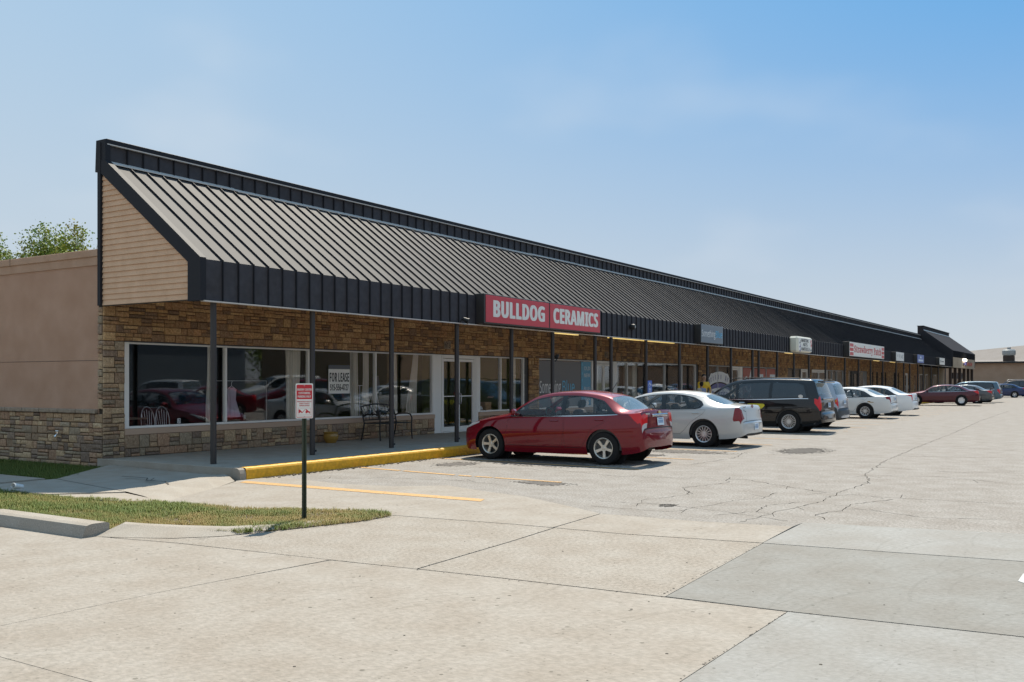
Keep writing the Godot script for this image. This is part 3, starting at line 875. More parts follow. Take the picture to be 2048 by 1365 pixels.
func make_mall() -> void:
	mall = thing("strip_mall", "long low strip mall with stone shop fronts and a dark seamed metal mansard roof", "building", P(0, 0, 0))
	var b: Bag
	# ------------------------------------------------ stone walls
	# openings along the front: x0, x1, bottom
	var holes := [[11.57, 21.44, 0.62], [21.44, 23.66, 0.2], [23.66, 26.50, 0.62], [27.15, 31.0, 0.62], [31.0, 33.0, 0.2], [33.0, 41.35, 0.62], [42.45, 45.85, 0.62], [45.85, 47.45, 0.2], [47.45, 53.2, 0.62],
		[55.2, 58.1, 0.62], [58.1, 60.0, 0.2], [60.4, 64.3, 0.2], [64.3, 68.7, 0.62], [69.9, 71.1, 0.62], [71.1, 73.2, 0.2], [73.4, 75.9, 0.62], [77.6, 78.1, 0.4], [79.15, 79.8, 0.4], [80.95, 81.7, 0.4], [82.4, 82.95, 0.4],
		[85.9, 87.05, 0.4], [87.85, 88.4, 0.4], [91.3, 92.6, 0.2], [92.8, 93.6, 0.2], [95.9, 97.2, 0.2]]
	var wall := Bag.new()
	var zb := ZW - 0.015
	wall.box(P(X0 + 0.03, 2.43, ZW - 0.3), P(X1, 3.62, zb))
	var x := X0 + 0.03
	for hq in holes:
		if hq[0] > x: wall.box(P(x, 0.0, ZW - 0.3), P(hq[0], 2.43, zb))
		wall.box(P(hq[0], 0.0, ZW - 0.3), P(hq[1], hq[2] if hq[2] > 0.21 else 0.19, zb))
		x = hq[1]
	wall.box(P(x, 0.0, ZW - 0.3), P(X1, 2.43, zb))
	var front := bag(mall, "stone_wall", wall, M.mortar)
	stone_rest = Bag.new()
	ashlar(front, P(X0, 0.0, zb), P(1, 0, 0), P(0, 0, 1), 0.46, 2.43, true, 30.0)
	ashlar(front, P(11.56, 0.2, zb), P(1, 0, 0), P(0, 0, 1), 9.88, 0.42, true, 24.0)
	ashlar(front, P(X0, 2.43, zb), P(1, 0, 0), P(0, 0, 1), 13.0, 1.03, false, 24.5)
	ashlar(front, P(X0 + 13.0, 2.43, zb), P(1, 0, 0), P(0, 0, 1), 74.2, 1.03, false, 0.0)
	x = 23.66
	for hq in holes:
		if hq[0] - x > 0.05: ashlar(front, P(x, 0.2, zb), P(1, 0, 0), P(0, 0, 1), hq[0] - x, 2.23, false, 0.0)
		if hq[0] > 23 and hq[2] > 0.25: ashlar(front, P(hq[0], 0.2, zb), P(1, 0, 0), P(0, 0, 1), hq[1] - hq[0], hq[2] - 0.2, true, 0.0)
		x = maxf(x, hq[1])
	ashlar(front, P(x, 0.2, zb), P(1, 0, 0), P(0, 0, 1), X1 - x, 2.23, false, 0.0)
	stuff(bag(front, "stone_courses", stone_rest, M.stone))
	# end wall: stone base, ledge, stucco
	var ew := Bag.new()
	ew.box(P(X0 + 0.02, -0.2, -40), P(X0 + 0.3, 1.04, ZW - 0.02))
	var side := bag(mall, "stone_base", ew, M.mortar)
	stone_rest = Bag.new()
	ashlar(side, P(X0 + 0.02, -0.02, ZW - 0.02), P(0, 0, -1), P(-1, 0, 0), 5.2, 1.06, true, 25.0)
	ashlar(side, P(X0 + 0.02, -0.02, ZW - 5.22), P(0, 0, -1), P(-1, 0, 0), 8.0, 1.06, true, 0.0)
	ashlar(side, P(X0 + 0.02, 1.13, ZW - 0.02), P(0, 0, -1), P(-1, 0, 0), 0.13, 1.93, true, 0.0)
	stuff(bag(side, "stone_courses", stone_rest, M.stone))
	var z := ZW - 0.16
	while z > -38.0:
		b = Bag.new()
		b.box(P(X0 - 0.06, 1.045, z - 0.60), P(X0 + 0.2, 1.125, z - 0.006), Transform3D(), 0.012)
		bag(side, "ledge_stone", b, M.stone_cap)
		z -= 0.61
	b = Bag.new()
	b.box(P(X0 + 0.015, 1.05, -40), P(X0 + 0.3, 3.86, ZW - 0.15))
	bag(mall, "stucco_wall", b, M.stucco)
	b = Bag.new()
	b.box(P(X0 - 0.005, 3.86, -40), P(X0 + 0.3, 4.02, -16.27))
	bag(mall, "stucco_band", b, M.stucco_trim)
	b = Bag.new()
	b.box(P(X0 - 0.03, 4.02, -40), P(X0 + 0.34, 4.16, -16.27), Transform3D(), 0.01)
	bag(mall, "coping", b, M.stucco_trim)
	for dz in [-19.2, -23.5]:
		b = Bag.new()
		b.box(P(X0 - 0.033, 4.018, dz - 0.006), P(X0 + 0.1, 4.163, dz + 0.006))
		bag(mall, "coping_joint", b, M.joint)
	# score lines in the stucco
	b = Bag.new()
	b.box(P(X0 + 0.010, 2.05, -40), P(X0 + 0.02, 2.058, ZW - 0.17))
	bag(mall, "stucco_joint", b, M.joint)
	# back, far end and flat roof, so that the rooms are closed
	b = Bag.new()
	b.box(P(X0 + 0.3, 0.0, -40), P(X1, 4.0, -39.7)); b.box(P(X1 - 0.3, 0, -39.7), P(X1, 4.0, ZW - 0.3)); b.box(P(X0 + 0.3, 3.75, -39.7), P(X1 - 0.3, 4.0, ZW - 0.3))
	bag(mall, "back_wall", b, M.stucco)
	# rooms
	b = Bag.new()
	b.box(P(X0 + 0.31, 0.0, -26), P(X1 - 0.31, 0.198, ZW - 0.31))
	bag(mall, "shop_floor", b, M.room_floor)
	b = Bag.new()
	b.box(P(X0 + 0.31, 0.2, -26.2), P(X1 - 0.31, 3.0, -26.0)); b.box(P(X0 + 0.31, 3.0, -26.2), P(X1 - 0.31, 3.2, ZW - 0.31)); b.box(P(X0 + 0.31, 0.2, -26), P(X0 + 0.4, 3.0, ZW - 0.31))
	for wx in [42.0, 54.2, 60.2, 69.2, 74.5, 77.0, 84.5, 90.0]: b.box(P(wx - 0.1, 0.2, -26), P(wx + 0.1, 3.0, ZW - 0.31))
	bag(mall, "shop_room", b, M.room)
	b = Bag.new()
	b.box(P(26.4, 0.2, -26), P(26.8, 3.0, ZW - 0.31)); b.box(P(25.6, 0.2, -20), P(26.4, 3.0, -19.8))
	bag(mall, "green_wall", b, M.room_green)

	# ------------------------------------------------ windows and doors
	window_bay(11.57, 21.44, 0.62, [14.08, 16.57, 18.99], M.white_frame, 0.12)
	door_bay(21.44, 23.66, [[21.90, 22.66], [22.68, 23.44]], M.white_frame)
	window_bay(23.66, 26.28, 0.62, [24.91], M.white_frame, 0.10)
	b = Bag.new(); b.box(P(26.28, 0.74, ZW - 0.22), P(26.50, 2.42, ZW - 0.03)); bag(mall, "dark_jamb", b, M.dark_frame)
	window_bay(27.15, 31.0, 0.62, [], M.white_frame, 0.05)
	door_bay(31.0, 33.0, [[31.25, 31.95], [31.98, 32.6]], M.white_frame)
	window_bay(33.0, 41.1, 0.62, [33.97, 35.8, 37.63, 39.5], M.white_frame, 0.05)
	b = Bag.new(); b.box(P(41.1, 0.74, ZW - 0.22), P(41.35, 2.42, ZW - 0.03)); bag(mall, "dark_jamb", b, M.dark_frame)
	window_bay(42.45, 45.85, 0.62, [43.95], M.alu, 0.05)
	door_bay(45.85, 47.45, [[46.0, 46.9]], M.white_frame)
	window_bay(47.45, 53.2, 0.62, [49.3, 51.4], M.alu, 0.05)
	window_bay(55.2, 58.1, 0.62, [56.6], M.dark_frame, 0.06)
	door_bay(58.1, 60.0, [[58.4, 59.5]], M.white_frame)
	door_bay(60.4, 64.3, [[60.6, 62.2], [62.3, 64.1]], M.white_frame)
	window_bay(64.3, 68.7, 0.62, [65.6, 66.9], M.alu, 0.06)
	window_bay(69.9, 71.1, 0.62, [], M.dark_frame, 0.06)
	door_bay(71.1, 73.2, [[71.3, 73.0]], M.dark_frame)
	window_bay(73.4, 75.9, 0.62, [75.2], M.alu, 0.12)
	for q in [[77.6, 78.1], [79.15, 79.8], [80.95, 81.7], [82.4, 82.95], [85.9, 87.05], [87.85, 88.4]]: window_bay(q[0], q[1], 0.4, [], M.dark_frame, 0.05)
	door_bay(91.3, 92.6, [[91.4, 92.5]], M.white_frame)
	door_bay(92.8, 93.6, [[92.85, 93.55]], M.dark_frame)
	door_bay(95.9, 97.2, [[96.0, 97.1]], M.stucco_trim)

	# ------------------------------------------------ roof: slope, fascia and parapet in standing-seam panels
	var yb := 3.06       # fascia foot
	var yk := 3.775      # fold between fascia and slope
	var zt := -16.0      # head of the slope
	var yt := 5.74
	var deck := Bag.new()      # solid core under the metal, with soffit
	deck.slab(V2([16.13, 3.46, 13.53, 3.46, 13.53, yb + 0.004, 13.372, yb + 0.004, 13.372, yk - 0.03, 16.0, yt - 0.06, 16.075, yt - 0.03, 16.075, 6.08, 16.22, 6.08, 16.22, 3.5, 16.13, 3.5]), X1 - X0 - 0.08, Transform3D(Basis(Vector3(0, 0, -1), Vector3(0, 1, 0), Vector3(1, 0, 0)), P(X0 + 0.04, 0, 0)))
	bag(mall, "soffit", deck, M.soffit)
	var slope_dir := (P(0, yt, zt) - P(0, yk, ZF)).normalized()
	var slope_up := P(0, -slope_dir.z, slope_dir.y)
	var slope_len := P(0, yt, zt).distance_to(P(0, yk, ZF))
	var w := SEAM - 0.004
	var pb := Bag.new()       # slope panel: its own frame is x along, z down the slope, y out
	pb.box(P(0.002, -0.012, 0.0), P(w, 0.0, slope_len))
	var slope_mesh := pb.mesh()
	var fb := Bag.new()
	fb.box(P(0.002, yb, -0.012), P(w, yk - 0.002, 0.0))
	var fascia_mesh := fb.mesh()
	var tb := Bag.new()
	tb.box(P(0.002, 5.70, -0.012), P(w, 6.12, 0.0))
	var top_mesh := tb.mesh()
	var rb := Bag.new()       # the seam runs down the slope and the fascia in one piece
	var rw := 0.016
	var rh := 0.034
	var path := [P(0, yt - 0.07, zt + 0.10), P(0, yk, ZF), P(0, yb, ZF)]
	var offs := [slope_up, (slope_up + Vector3.BACK).normalized() * 1.08, Vector3.BACK]
	for i in 2:
		var a0: Vector3 = path[i]; var a1: Vector3 = path[i + 1]
		var c0: Vector3 = a0 + offs[i] * rh; var c1: Vector3 = a1 + offs[i + 1] * rh
		var l := P(-rw / 2, 0, 0); var r := P(rw / 2, 0, 0)
		rb.quad(a0 + l, a1 + l, c1 + l, c0 + l); rb.quad(a1 + r, a0 + r, c0 + r, c1 + r); rb.quad(c0 + l, c1 + l, c1 + r, c0 + r)
	rb.quad(path[2] + P(-rw / 2, 0, 0), path[2] + P(rw / 2, 0, 0), path[2] + P(rw / 2, 0, rh), path[2] + P(-rw / 2, 0, rh))
	var seam_mesh := rb.mesh()
	var ub := Bag.new()
	ub.box(P(-rw / 2, 5.74, 0.0), P(rw / 2, 6.10, 0.034))
	var top_seam_mesh := ub.mesh()
	slope_mesh.surface_set_material(0, M.roof_metal); fascia_mesh.surface_set_material(0, M.fascia_metal); top_mesh.surface_set_material(0, M.fascia_metal)
	seam_mesh.surface_set_material(0, M.edge_metal); top_seam_mesh.surface_set_material(0, M.edge_metal)
	var slope_t := func(px: float) -> Transform3D: return Transform3D(Basis(Vector3.RIGHT, slope_up, -slope_dir) * Basis(Vector3.BACK, rng.randf_range(-0.007, 0.007)), P(px, yt, zt))
	var n := int((X1 - X0) / SEAM)
	var near := 84
	var rest := {"roof_panels": [slope_mesh, []], "fascia_panels": [fascia_mesh, []], "parapet_panels": [top_mesh, []], "roof_seams": [seam_mesh, []], "parapet_seams": [top_seam_mesh, []]}
	for i in n:
		var px := X0 + 0.07 + i * SEAM
		var ts: Transform3D = slope_t.call(px)
		var tw := Basis(Vector3.UP, rng.randf_range(-0.004, 0.004))
		var tf := Transform3D(tw, P(px, 0, ZF)); var tp := Transform3D(tw, P(px, 0, -16.05))
		var sx := px + w + 0.002
		var tr := Transform3D(Basis(), P(sx, 0, 0)); var tq := Transform3D(Basis(), P(sx + 0.02, 0, -16.05))
		if i < near:
			add(mall, "roof_panel", slope_mesh, null, ts); add(mall, "fascia_panel", fascia_mesh, null, tf); add(mall, "parapet_panel", top_mesh, null, tp)
			add(mall, "roof_seam", seam_mesh, null, tr); add(mall, "parapet_seam", top_seam_mesh, null, tq)
		else:
			rest.roof_panels[1].append(ts); rest.fascia_panels[1].append(tf); rest.parapet_panels[1].append(tp); rest.roof_seams[1].append(tr); rest.parapet_seams[1].append(tq)
	for k in rest: stuff(many(mall, k, rest[k][0], rest[k][1]))
	# trim: cap, light drip edges, flashing, rake and corner boards
	x = X0 - 0.02
	while x < X1:
		var xe := minf(x + 3.05, X1)
		b = Bag.new(); b.box(P(x, 6.11, -16.27), P(xe - 0.006, 6.205, -16.0), Transform3D(), 0.006); bag(mall, "parapet_cap", b, M.edge_metal)
		b = Bag.new(); b.box(P(x, 6.092, -16.04), P(xe - 0.006, 6.112, -15.985)); bag(mall, "drip_edge", b, M.flashing)
		b = Bag.new()
		b.quad(P(x, 5.80, -16.035), P(xe - 0.006, 5.80, -16.035), P(xe - 0.006, 5.735, -15.93), P(x, 5.735, -15.93)) if false else b.slab(V2([16.045, 5.80, 15.92, 5.735, 15.92, 5.715, 16.045, 5.76]), xe - x - 0.006, Transform3D(Basis(Vector3(0, 0, -1), Vector3(0, 1, 0), Vector3(1, 0, 0)), P(x + 0.03, rng.randf_range(-0.012, 0.006), 0)))
		bag(mall, "head_flashing", b, M.flashing)
		b = Bag.new(); b.box(P(x + 0.02, yb - 0.022, ZF - 0.06), P(xe - 0.006, yb - 0.001, ZF + 0.046)); bag(mall, "fascia_trim", b, M.flashing)
		x = xe
	# end of the mansard: siding boards inside a dark rake
	var end_t := Transform3D(Basis(Vector3(0, 0, -1), Vector3(0, 1, 0), Vector3(1, 0, 0)), P(X0 - 0.05, 0, 0))
	b = Bag.new()
	b.slab(V2([16.21, 3.08, 16.12, 3.08, 16.12, 6.14, 16.21, 6.14]), 0.13, Transform3D(end_t.basis, P(X0 - 0.075, 0, 0)))
	bag(mall, "corner_board", b, M.edge_metal)
	b = Bag.new()
	b.slab(V2([16.115, 5.80, 16.115, 5.56, 13.66, 3.735, 13.66, 3.05, 13.335, 3.05, 13.335, 3.80, 16.0, 5.80]), 0.13, Transform3D(end_t.basis, P(X0 - 0.07, 0, 0)))
	bag(mall, "rake_trim", b, M.edge_metal)
	b = Bag.new()
	b.slab(V2([16.3, 5.6, 15.99, 5.6, 15.99, 6.19, 16.27, 6.19]), 0.11, Transform3D(end_t.basis, P(X0 - 0.06, 0, 0)))
	bag(mall, "parapet_end", b, M.edge_metal)
	var y := 3.085
	var lap := 0.102
	while y < 5.52:
		var yn := minf(y + lap, 5.555)
		# the board's right edge follows the rake
		var zr0 := 13.65 if y < 3.74 else 13.65 + (y - 3.74) / 1.825 * 2.455
		var zr1 := 13.65 if yn < 3.74 else 13.65 + (yn - 3.74) / 1.825 * 2.455
		if zr1 < 16.12:
			b = Bag.new()
			var a := P(X0 - 0.038, y, -16.118); var c := P(X0 - 0.038, y, -zr0); var d := P(X0 - 0.018, yn, -zr1); var e := P(X0 - 0.018, yn, -16.118)
			b.quad(a, c, d, e)
			b.quad(a + P(0.03, 0, 0), c + P(0.03, 0, 0), c, a)
			bag(mall, "siding_board", b, M.siding)
		y = yn
	b = Bag.new()
	b.slab(V2([16.118, 3.07, 13.66, 3.07, 13.66, 3.74, 16.118, 5.58]), 0.06, Transform3D(end_t.basis, P(X0 - 0.012, 0, 0)))
	bag(mall, "siding_backing", b, M.joint)

	# pipe columns along the kerb
	var cols := [11.43, 13.88, 16.32, 18.77, 21.23, 23.39, 25.98, 27.07, 29.70, 32.61, 35.41, 38.08, 40.81, 41.67, 44.38, 47.11, 49.80, 53.14, 57.47, 60.97, 64.34, 68.10, 72.67, 75.58, 78.0, 81.44, 83.97, 87.92, 91.66, 95.70]
	var pm := Bag.new()
	pm.lathe(V2([0.054, 0.2, 0.054, 3.46]), 20)
	pm.lathe(V2([0.0, 0.212, 0.054, 0.212]), 20)
	var col_mesh := pm.mesh()
	col_mesh.surface_set_material(0, M.pipe_paint)
	for i in cols.size():
		var c := add(mall, "column", col_mesh, null, Transform3D(Basis(), P(cols[i], 0, -13.47)))
		if i in [1, 2, 3]:
			var bb := Bag.new()
			bb.box(P(0.05, 0.26, 0.0), P(0.085, 0.30, 0.035)); bag(c, "outlet_box", bb, M.black)
	# lights under the soffit
	for q in [[23.9, 25.2], [27.3, 29.6], [29.8, 32.5], [46.4, 47.8], [66.3, 67.8], [71.7, 73.6]]:
		b = Bag.new(); b.box(P(q[0], 3.035, -13.72), P(q[1], 3.085, -13.60), Transform3D(), 0.01)
		bag(mall, "tube_light", b, M.tube_light_glow)
		var al := AreaLight3D.new()
		al.name = numbered(mall, "tube_light_lamp")
		al.area_size = Vector2(q[1] - q[0], 0.1)
		al.light_energy = 0.05; al.light_color = Color(1.0, 0.86, 0.5); al.shadow_enabled = true; al.area_range = 6.0
		al.position = P((q[0] + q[1]) / 2, 3.03, -13.66); al.rotation.x = -PI / 2
		mall.add_child(al, true)
	# hose bib on the stone base
	var hb := Bag.new()
	hb.tube(PackedVector3Array([P(11.06, 0.62, -17.42), P(10.97, 0.625, -17.42), P(10.93, 0.58, -17.42)]), 0.022, 8)
	hb.tube(PackedVector3Array([P(10.985, 0.64, -17.42), P(10.985, 0.69, -17.42)]), 0.012, 6)
	hb.tube(PackedVector3Array([P(10.985, 0.69, -17.47), P(10.985, 0.69, -17.37)]), 0.016, 6)
	bag(mall, "hose_tap", hb, M.chrome)

func many(parent: Node, called: String, mesh: Mesh, list: Array) -> MultiMeshInstance3D:
	var mm := MultiMesh.new()
	mm.transform_format = MultiMesh.TRANSFORM_3D
	mm.mesh = mesh
	mm.instance_count = list.size()
	for i in list.size(): mm.set_instance_transform(i, list[i])
	var o := MultiMeshInstance3D.new()
	o.name = numbered(parent, called)
	o.multimesh = mm
	parent.add_child(o, true)
	return o

func window_bay(x0: float, x1: float, ybot: float, mull: Array, fm: Material, jamb: float) -> void:
	var y0 := ybot + 0.12
	var y1 := 2.42
	var zf := ZW - 0.03
	var zb := ZW - 0.13
	var f := Bag.new()
	f.box(P(x0, y0, zb), P(x0 + jamb, y1, zf), Transform3D(), 0.006); f.box(P(x1 - 0.05, y0, zb), P(x1, y1, zf), Transform3D(), 0.006)
	f.box(P(x0 + jamb, y0, zb), P(x1 - 0.05, y0 + 0.045, zf), Transform3D(), 0.006); f.box(P(x0 + jamb, y1 - 0.035, zb), P(x1 - 0.05, y1, zf - 0.01), Transform3D(), 0.006)
	var win := bag(mall, "window", f, fm)
	var xs := [x0 + jamb] + mull + [x1 - 0.05]
	for m in mull:
		var b := Bag.new()
		b.box(P(m - 0.022, y0 + 0.045, zb), P(m + 0.022, y1 - 0.035, zf), Transform3D(), 0.005)
		bag(win, "mullion", b, fm)
	for i in xs.size() - 1:
		var b := Bag.new()
		var e0: float = xs[i] + (0.022 if i > 0 else 0.0); var e1: float = xs[i + 1] - (0.022 if i < xs.size() - 2 else 0.0)
		b.quad(P(e0, y0 + 0.045, ZW - 0.075), P(e1, y0 + 0.045, ZW - 0.075), P(e1, y1 - 0.035, ZW - 0.075), P(e0, y1 - 0.035, ZW - 0.075))
		b.quad(P(e0, y0 + 0.045, ZW - 0.095), P(e1, y0 + 0.045, ZW - 0.095), P(e1, y1 - 0.035, ZW - 0.095), P(e0, y1 - 0.035, ZW - 0.095))
		bag(win, "pane", b, M.window_glass)
	var s := Bag.new()
	s.box(P(x0 - 0.01, ybot, ZW - 0.2), P(x1 + 0.01, y0 - 0.003, ZW + 0.02), Transform3D(), 0.008)
	bag(win, "sill", s, M.sill_board)
	var l := Bag.new()
	l.box(P(x0, y1, ZW - 0.14), P(x1, y1 + 0.022, ZW + 0.025))
	bag(win, "lintel", l, M.dark_frame)

func door_bay(x0: float, x1: float, leaves: Array, fm: Material) -> void:
	var y1 := 2.42
	var zf := ZW - 0.03
	var zb := ZW - 0.13
	var f := Bag.new()
	var lx0: float = leaves[0][0]; var lx1: float = leaves[-1][1]
	f.box(P(x0, 0.2, zb), P(lx0 - 0.004, y1, zf), Transform3D(), 0.006); f.box(P(lx1 + 0.004, 0.2, zb), P(x1, y1, zf), Transform3D(), 0.006)
	f.box(P(lx0 - 0.004, 2.32, zb), P(lx1 + 0.004, y1, zf), Transform3D(), 0.006)
	f.box(P(lx0, 0.2, zb), P(lx1, 0.225, zf + 0.02))
	# the raised stops beside the leaves
	f.box(P(lx0 - 0.10, 0.2, zf), P(lx0 - 0.07, y1 - 0.02, zf + 0.018), Transform3D(), 0.004); f.box(P(lx1 + 0.07, 0.2, zf), P(lx1 + 0.10, y1 - 0.02, zf + 0.018), Transform3D(), 0.004)
	var d := bag(mall, "door", f, fm)
	for q in leaves:
		var b := Bag.new()
		var z0 := ZW - 0.10; var z1 := ZW - 0.05
		b.box(P(q[0], 0.23, z0), P(q[0] + 0.055, 2.31, z1), Transform3D(), 0.006); b.box(P(q[1] - 0.055, 0.23, z0), P(q[1], 2.31, z1), Transform3D(), 0.006)
		b.box(P(q[0] + 0.055, 2.23, z0), P(q[1] - 0.055, 2.31, z1), Transform3D(), 0.006); b.box(P(q[0] + 0.055, 0.23, z0), P(q[1] - 0.055, 0.36, z1), Transform3D(), 0.006)
		b.box(P(q[0] + 0.055, 1.22, z0), P(q[1] - 0.055, 1.245, z1 - 0.005))
		bag(d, "door_leaf", b, fm)
		b = Bag.new()
		for zz in [ZW - 0.070, ZW - 0.085]: b.quad(P(q[0] + 0.055, 0.36, zz), P(q[1] - 0.055, 0.36, zz), P(q[1] - 0.055, 2.23, zz), P(q[0] + 0.055, 2.23, zz))
		bag(d, "pane", b, M.window_glass)
	var hx: float = leaves[-1][0] + 0.03
	var h := Bag.new()
	h.tube(PackedVector3Array([P(hx, 1.02, ZW - 0.05), P(hx, 1.02, ZW + 0.01), P(hx + 0.0, 1.08, ZW + 0.02), P(hx, 1.24, ZW + 0.02), P(hx, 1.30, ZW + 0.01), P(hx, 1.30, ZW - 0.05)]), 0.014, 8)
	h.box(P(hx - 0.025, 0.98, ZW - 0.05), P(hx + 0.025, 1.34, ZW - 0.043))
	bag(d, "handle", h, M.alu)

# ---------------------------------------------------------------- buildings beyond, and those behind the camera that the windows mirror
func make_far() -> void:
	var b: Bag
	# the taller gabled section at the far end
	var g := thing("gabled_shop", "taller dark gabled shop with tan sign panel at the far end of the strip", "building")
	var et := Basis(Vector3(0, 0, -1), Vector3(0, 1, 0), Vector3(1, 0, 0))
	b = Bag.new()
	b.slab(V2([16.3, 3.12, 13.2, 3.12, 13.2, 4.62, 15.8, 6.62, 15.8, 6.98, 16.3, 6.98]), 16.6, Transform3D(et, P(98.43, 0, 0)))
	bag(g, "mansard", b, M.gable_metal)
	b = Bag.new(); b.slab(V2([15.83, 6.70, 15.70, 6.56, 15.70, 6.52, 15.83, 6.62]), 16.4, Transform3D(et, P(98.6, 0, 0))); bag(g, "flashing", b, M.flashing)
	b = Bag.new(); b.box(P(98.40, 6.98, -16.35), P(115.1, 7.03, -15.75)); bag(g, "parapet_cap", b, M.edge_metal)
	for i in 46:
		b = Bag.new(); b.box(P(98.6 + i * 0.357, 3.98, -13.2), P(98.62 + i * 0.357, 4.6, -13.155)); bag(g, "seam", b, M.edge_metal)
	b = Bag.new(); b.box(P(98.5, 3.0, -13.3), P(114.3, 3.98, -13.16)); bag(g, "sign_panel", b, M.tan_panel)
	b = Bag.new(); b.box(P(98.43, 0, -30), P(115.0, 3.12, -16.3)); bag(g, "wall", b, M.tan_panel)
	for q in [[99.2, 101.0], [102.6, 103.9], [107.4, 109.5]]:
		b = Bag.new(); b.box(P(q[0], 0.5, -16.3), P(q[1], 2.4, -16.24)); var wn := bag(g, "window", b, M.white_frame)
		b = Bag.new(); b.quad(P(q[0] + 0.1, 0.6, -16.23), P(q[1] - 0.1, 0.6, -16.23), P(q[1] - 0.1, 2.3, -16.23), P(q[0] + 0.1, 2.3, -16.23)); bag(wn, "pane", b, M.black_gloss)
	for x in [98.92, 102.08, 105.21, 108.52, 111.63, 114.6]:
		b = Bag.new(); b.box(P(x - 0.13, 0, -13.6), P(x + 0.13, 3.02, -13.35)); bag(g, "post", b, M.brown_post)
	b = Bag.new(); b.box(P(103.2, 1.95, -13.95), P(112.2, 2.55, -13.8)); bag(g, "cross_beam", b, M.brown_post)
	b = Bag.new(); b.tube(PackedVector3Array([P(103.0, 0.3, -13.7), P(108.0, 2.2, -13.7)]), 0.14, 6); bag(g, "brace", b, M.brown_post)
	b = Bag.new(); b.box(P(105.0, 3.72, -13.16), P(106.6, 3.94, -12.98), Transform3D(), 0.03); bag(g, "wall_light", b, M.wall_light_glow)
	var ol := OmniLight3D.new()
	ol.name = "wall_light_lamp"; ol.light_energy = 0.35; ol.light_color = Color(1, 0.96, 0.88); ol.light_size = 0.2; ol.omni_range = 12.0; ol.shadow_enabled = true
	ol.position = P(105.8, 3.75, -12.85); g.add_child(ol)

	# the low tan building across the end of the lot
	var f := thing("low_building", "low tan building with pale sloping roof across the end of the lot", "building")
	b = Bag.new(); b.box(P(128, -0.1, -60), P(180, 3.95, 30)); bag(f, "wall", b, M.far_wall)
	b = Bag.new()
	b.quad(P(127.6, 4.06, 20), P(127.6, 4.06, -30), P(146, 4.75, -30), P(146, 9.4, 20)); b.quad(P(146, 4.75, -30), P(164, 4.0, -30), P(164, 4.0, 20), P(146, 9.4, 20)); b.quad(P(127.6, 4.06, -60), P(127.6, 4.06, -30), P(164, 4.0, -30), P(164, 4.0, -60))
	bag(f, "roof", b, M.far_roof)
	b = Bag.new(); b.box(P(127.55, 3.88, -60), P(127.9, 4.03, 30)); bag(f, "gutter", b, M.black)
	b = Bag.new(); b.box(P(127.96, 0, -60), P(128.0, 0.9, 30)); bag(f, "wall_base", b, M.stucco)
	var vent := thing("roof_vent", "round silver exhaust fan on a brick curb on the low building's roof", "vent", P(129.4, 4.2, -11.15))
	b = Bag.new(); b.box(P(-0.8, -0.2, -0.8), P(0.8, 0.75, 0.8)); bag(vent, "curb", b, M.brown_post)
	b = Bag.new(); b.lathe(V2([0.7, 0.75, 0.95, 0.85, 1.0, 1.1, 1.0, 1.6, 0.8, 1.8, 0.0, 1.85]), 20); bag(vent, "hood", b, M.hvac)
	b = Bag.new(); b.lathe(V2([0.28, 1.8, 0.28, 2.15, 0.0, 2.18]), 14); bag(vent, "motor_cap", b, M.hvac)
	vent.scale = Vector3.ONE * 0.74
	var pipe := thing("vent_pipe", "thin black vent pipe standing on the low building's roof", "pipe", P(137, 4.9, -17.6))
	b = Bag.new(); b.lathe(V2([0.12, 0, 0.12, 1.45, 0.2, 1.46, 0.2, 1.6, 0, 1.62]), 10); bag(pipe, "pipe", b, M.black)
	var hv := thing("rooftop_unit", "grey rooftop air unit showing beyond the dark gable", "air unit", P(150, 5.4, -20.9))
	b = Bag.new(); b.box(P(-1.3, -1.5, -1.1), P(1.3, 1.1, 1.2), Transform3D(), 0.05); bag(hv, "case", b, M.hvac)
	b = Bag.new(); b.box(P(-1.5, 1.35, -1.2), P(1.5, 1.75, 1.3), Transform3D(), 0.05); b.box(P(-1.2, 1.1, -1.0), P(1.2, 1.35, 1.1)); bag(hv, "hood", b, M.black)
	b = Bag.new(); b.box(P(-1.31, 0.2, -0.9), P(-1.3, 0.9, 1.0)); bag(hv, "louvre", b, M.rim_dark)
	b = Bag.new(); b.box(P(-0.8, -1.5, 1.3), P(0.8, 0.5, 2.3), Transform3D(), 0.05); bag(hv, "duct", b, M.hvac)
	var dorm := thing("skylight_dormer", "small grey dormer with dark overhang on the low building's roof", "dormer", P(131, 4.6, -6.6))
	b = Bag.new(); b.box(P(-0.5, 0.9, -1.3), P(3, 2.1, 3)); bag(dorm, "upper_wall", b, M.hvac)
	b = Bag.new(); b.box(P(-0.7, 0.0, -1.2), P(2, 0.6, 3)); bag(dorm, "lower_wall", b, M.hvac)
	b = Bag.new(); b.slab(V2([-3, 0.6, 2.3, 0.5, 1.2, 1.0, -3, 1.0]), 2.4, Transform3D(et, P(-1.0, 0, 0))); bag(dorm, "overhang", b, M.black)
	# across the lot, mirrored in the shop windows
	var w := thing("grey_warehouse", "grey metal building mirrored in the left shop window", "building")
	b = Bag.new(); b.box(P(20, 0, 34), P(60, 5.2, 50)); bag(w, "wall", b, M.sign_grey)
	b = Bag.new(); b.box(P(19.7, 5.2, 33.7), P(60.3, 5.6, 50)); bag(w, "roof_edge", b, M.edge_metal)
	b = Bag.new(); b.box(P(24, 0, 33.93), P(27, 3.2, 33.99)); bag(w, "door", b, M.hvac)
	b = Bag.new(); b.box(P(36, 0, 33.93), P(40, 3.6, 33.99)); bag(w, "door", b, M.hvac)
	var w2 := thing("brown_building", "brown building mirrored in the right shop windows", "building")
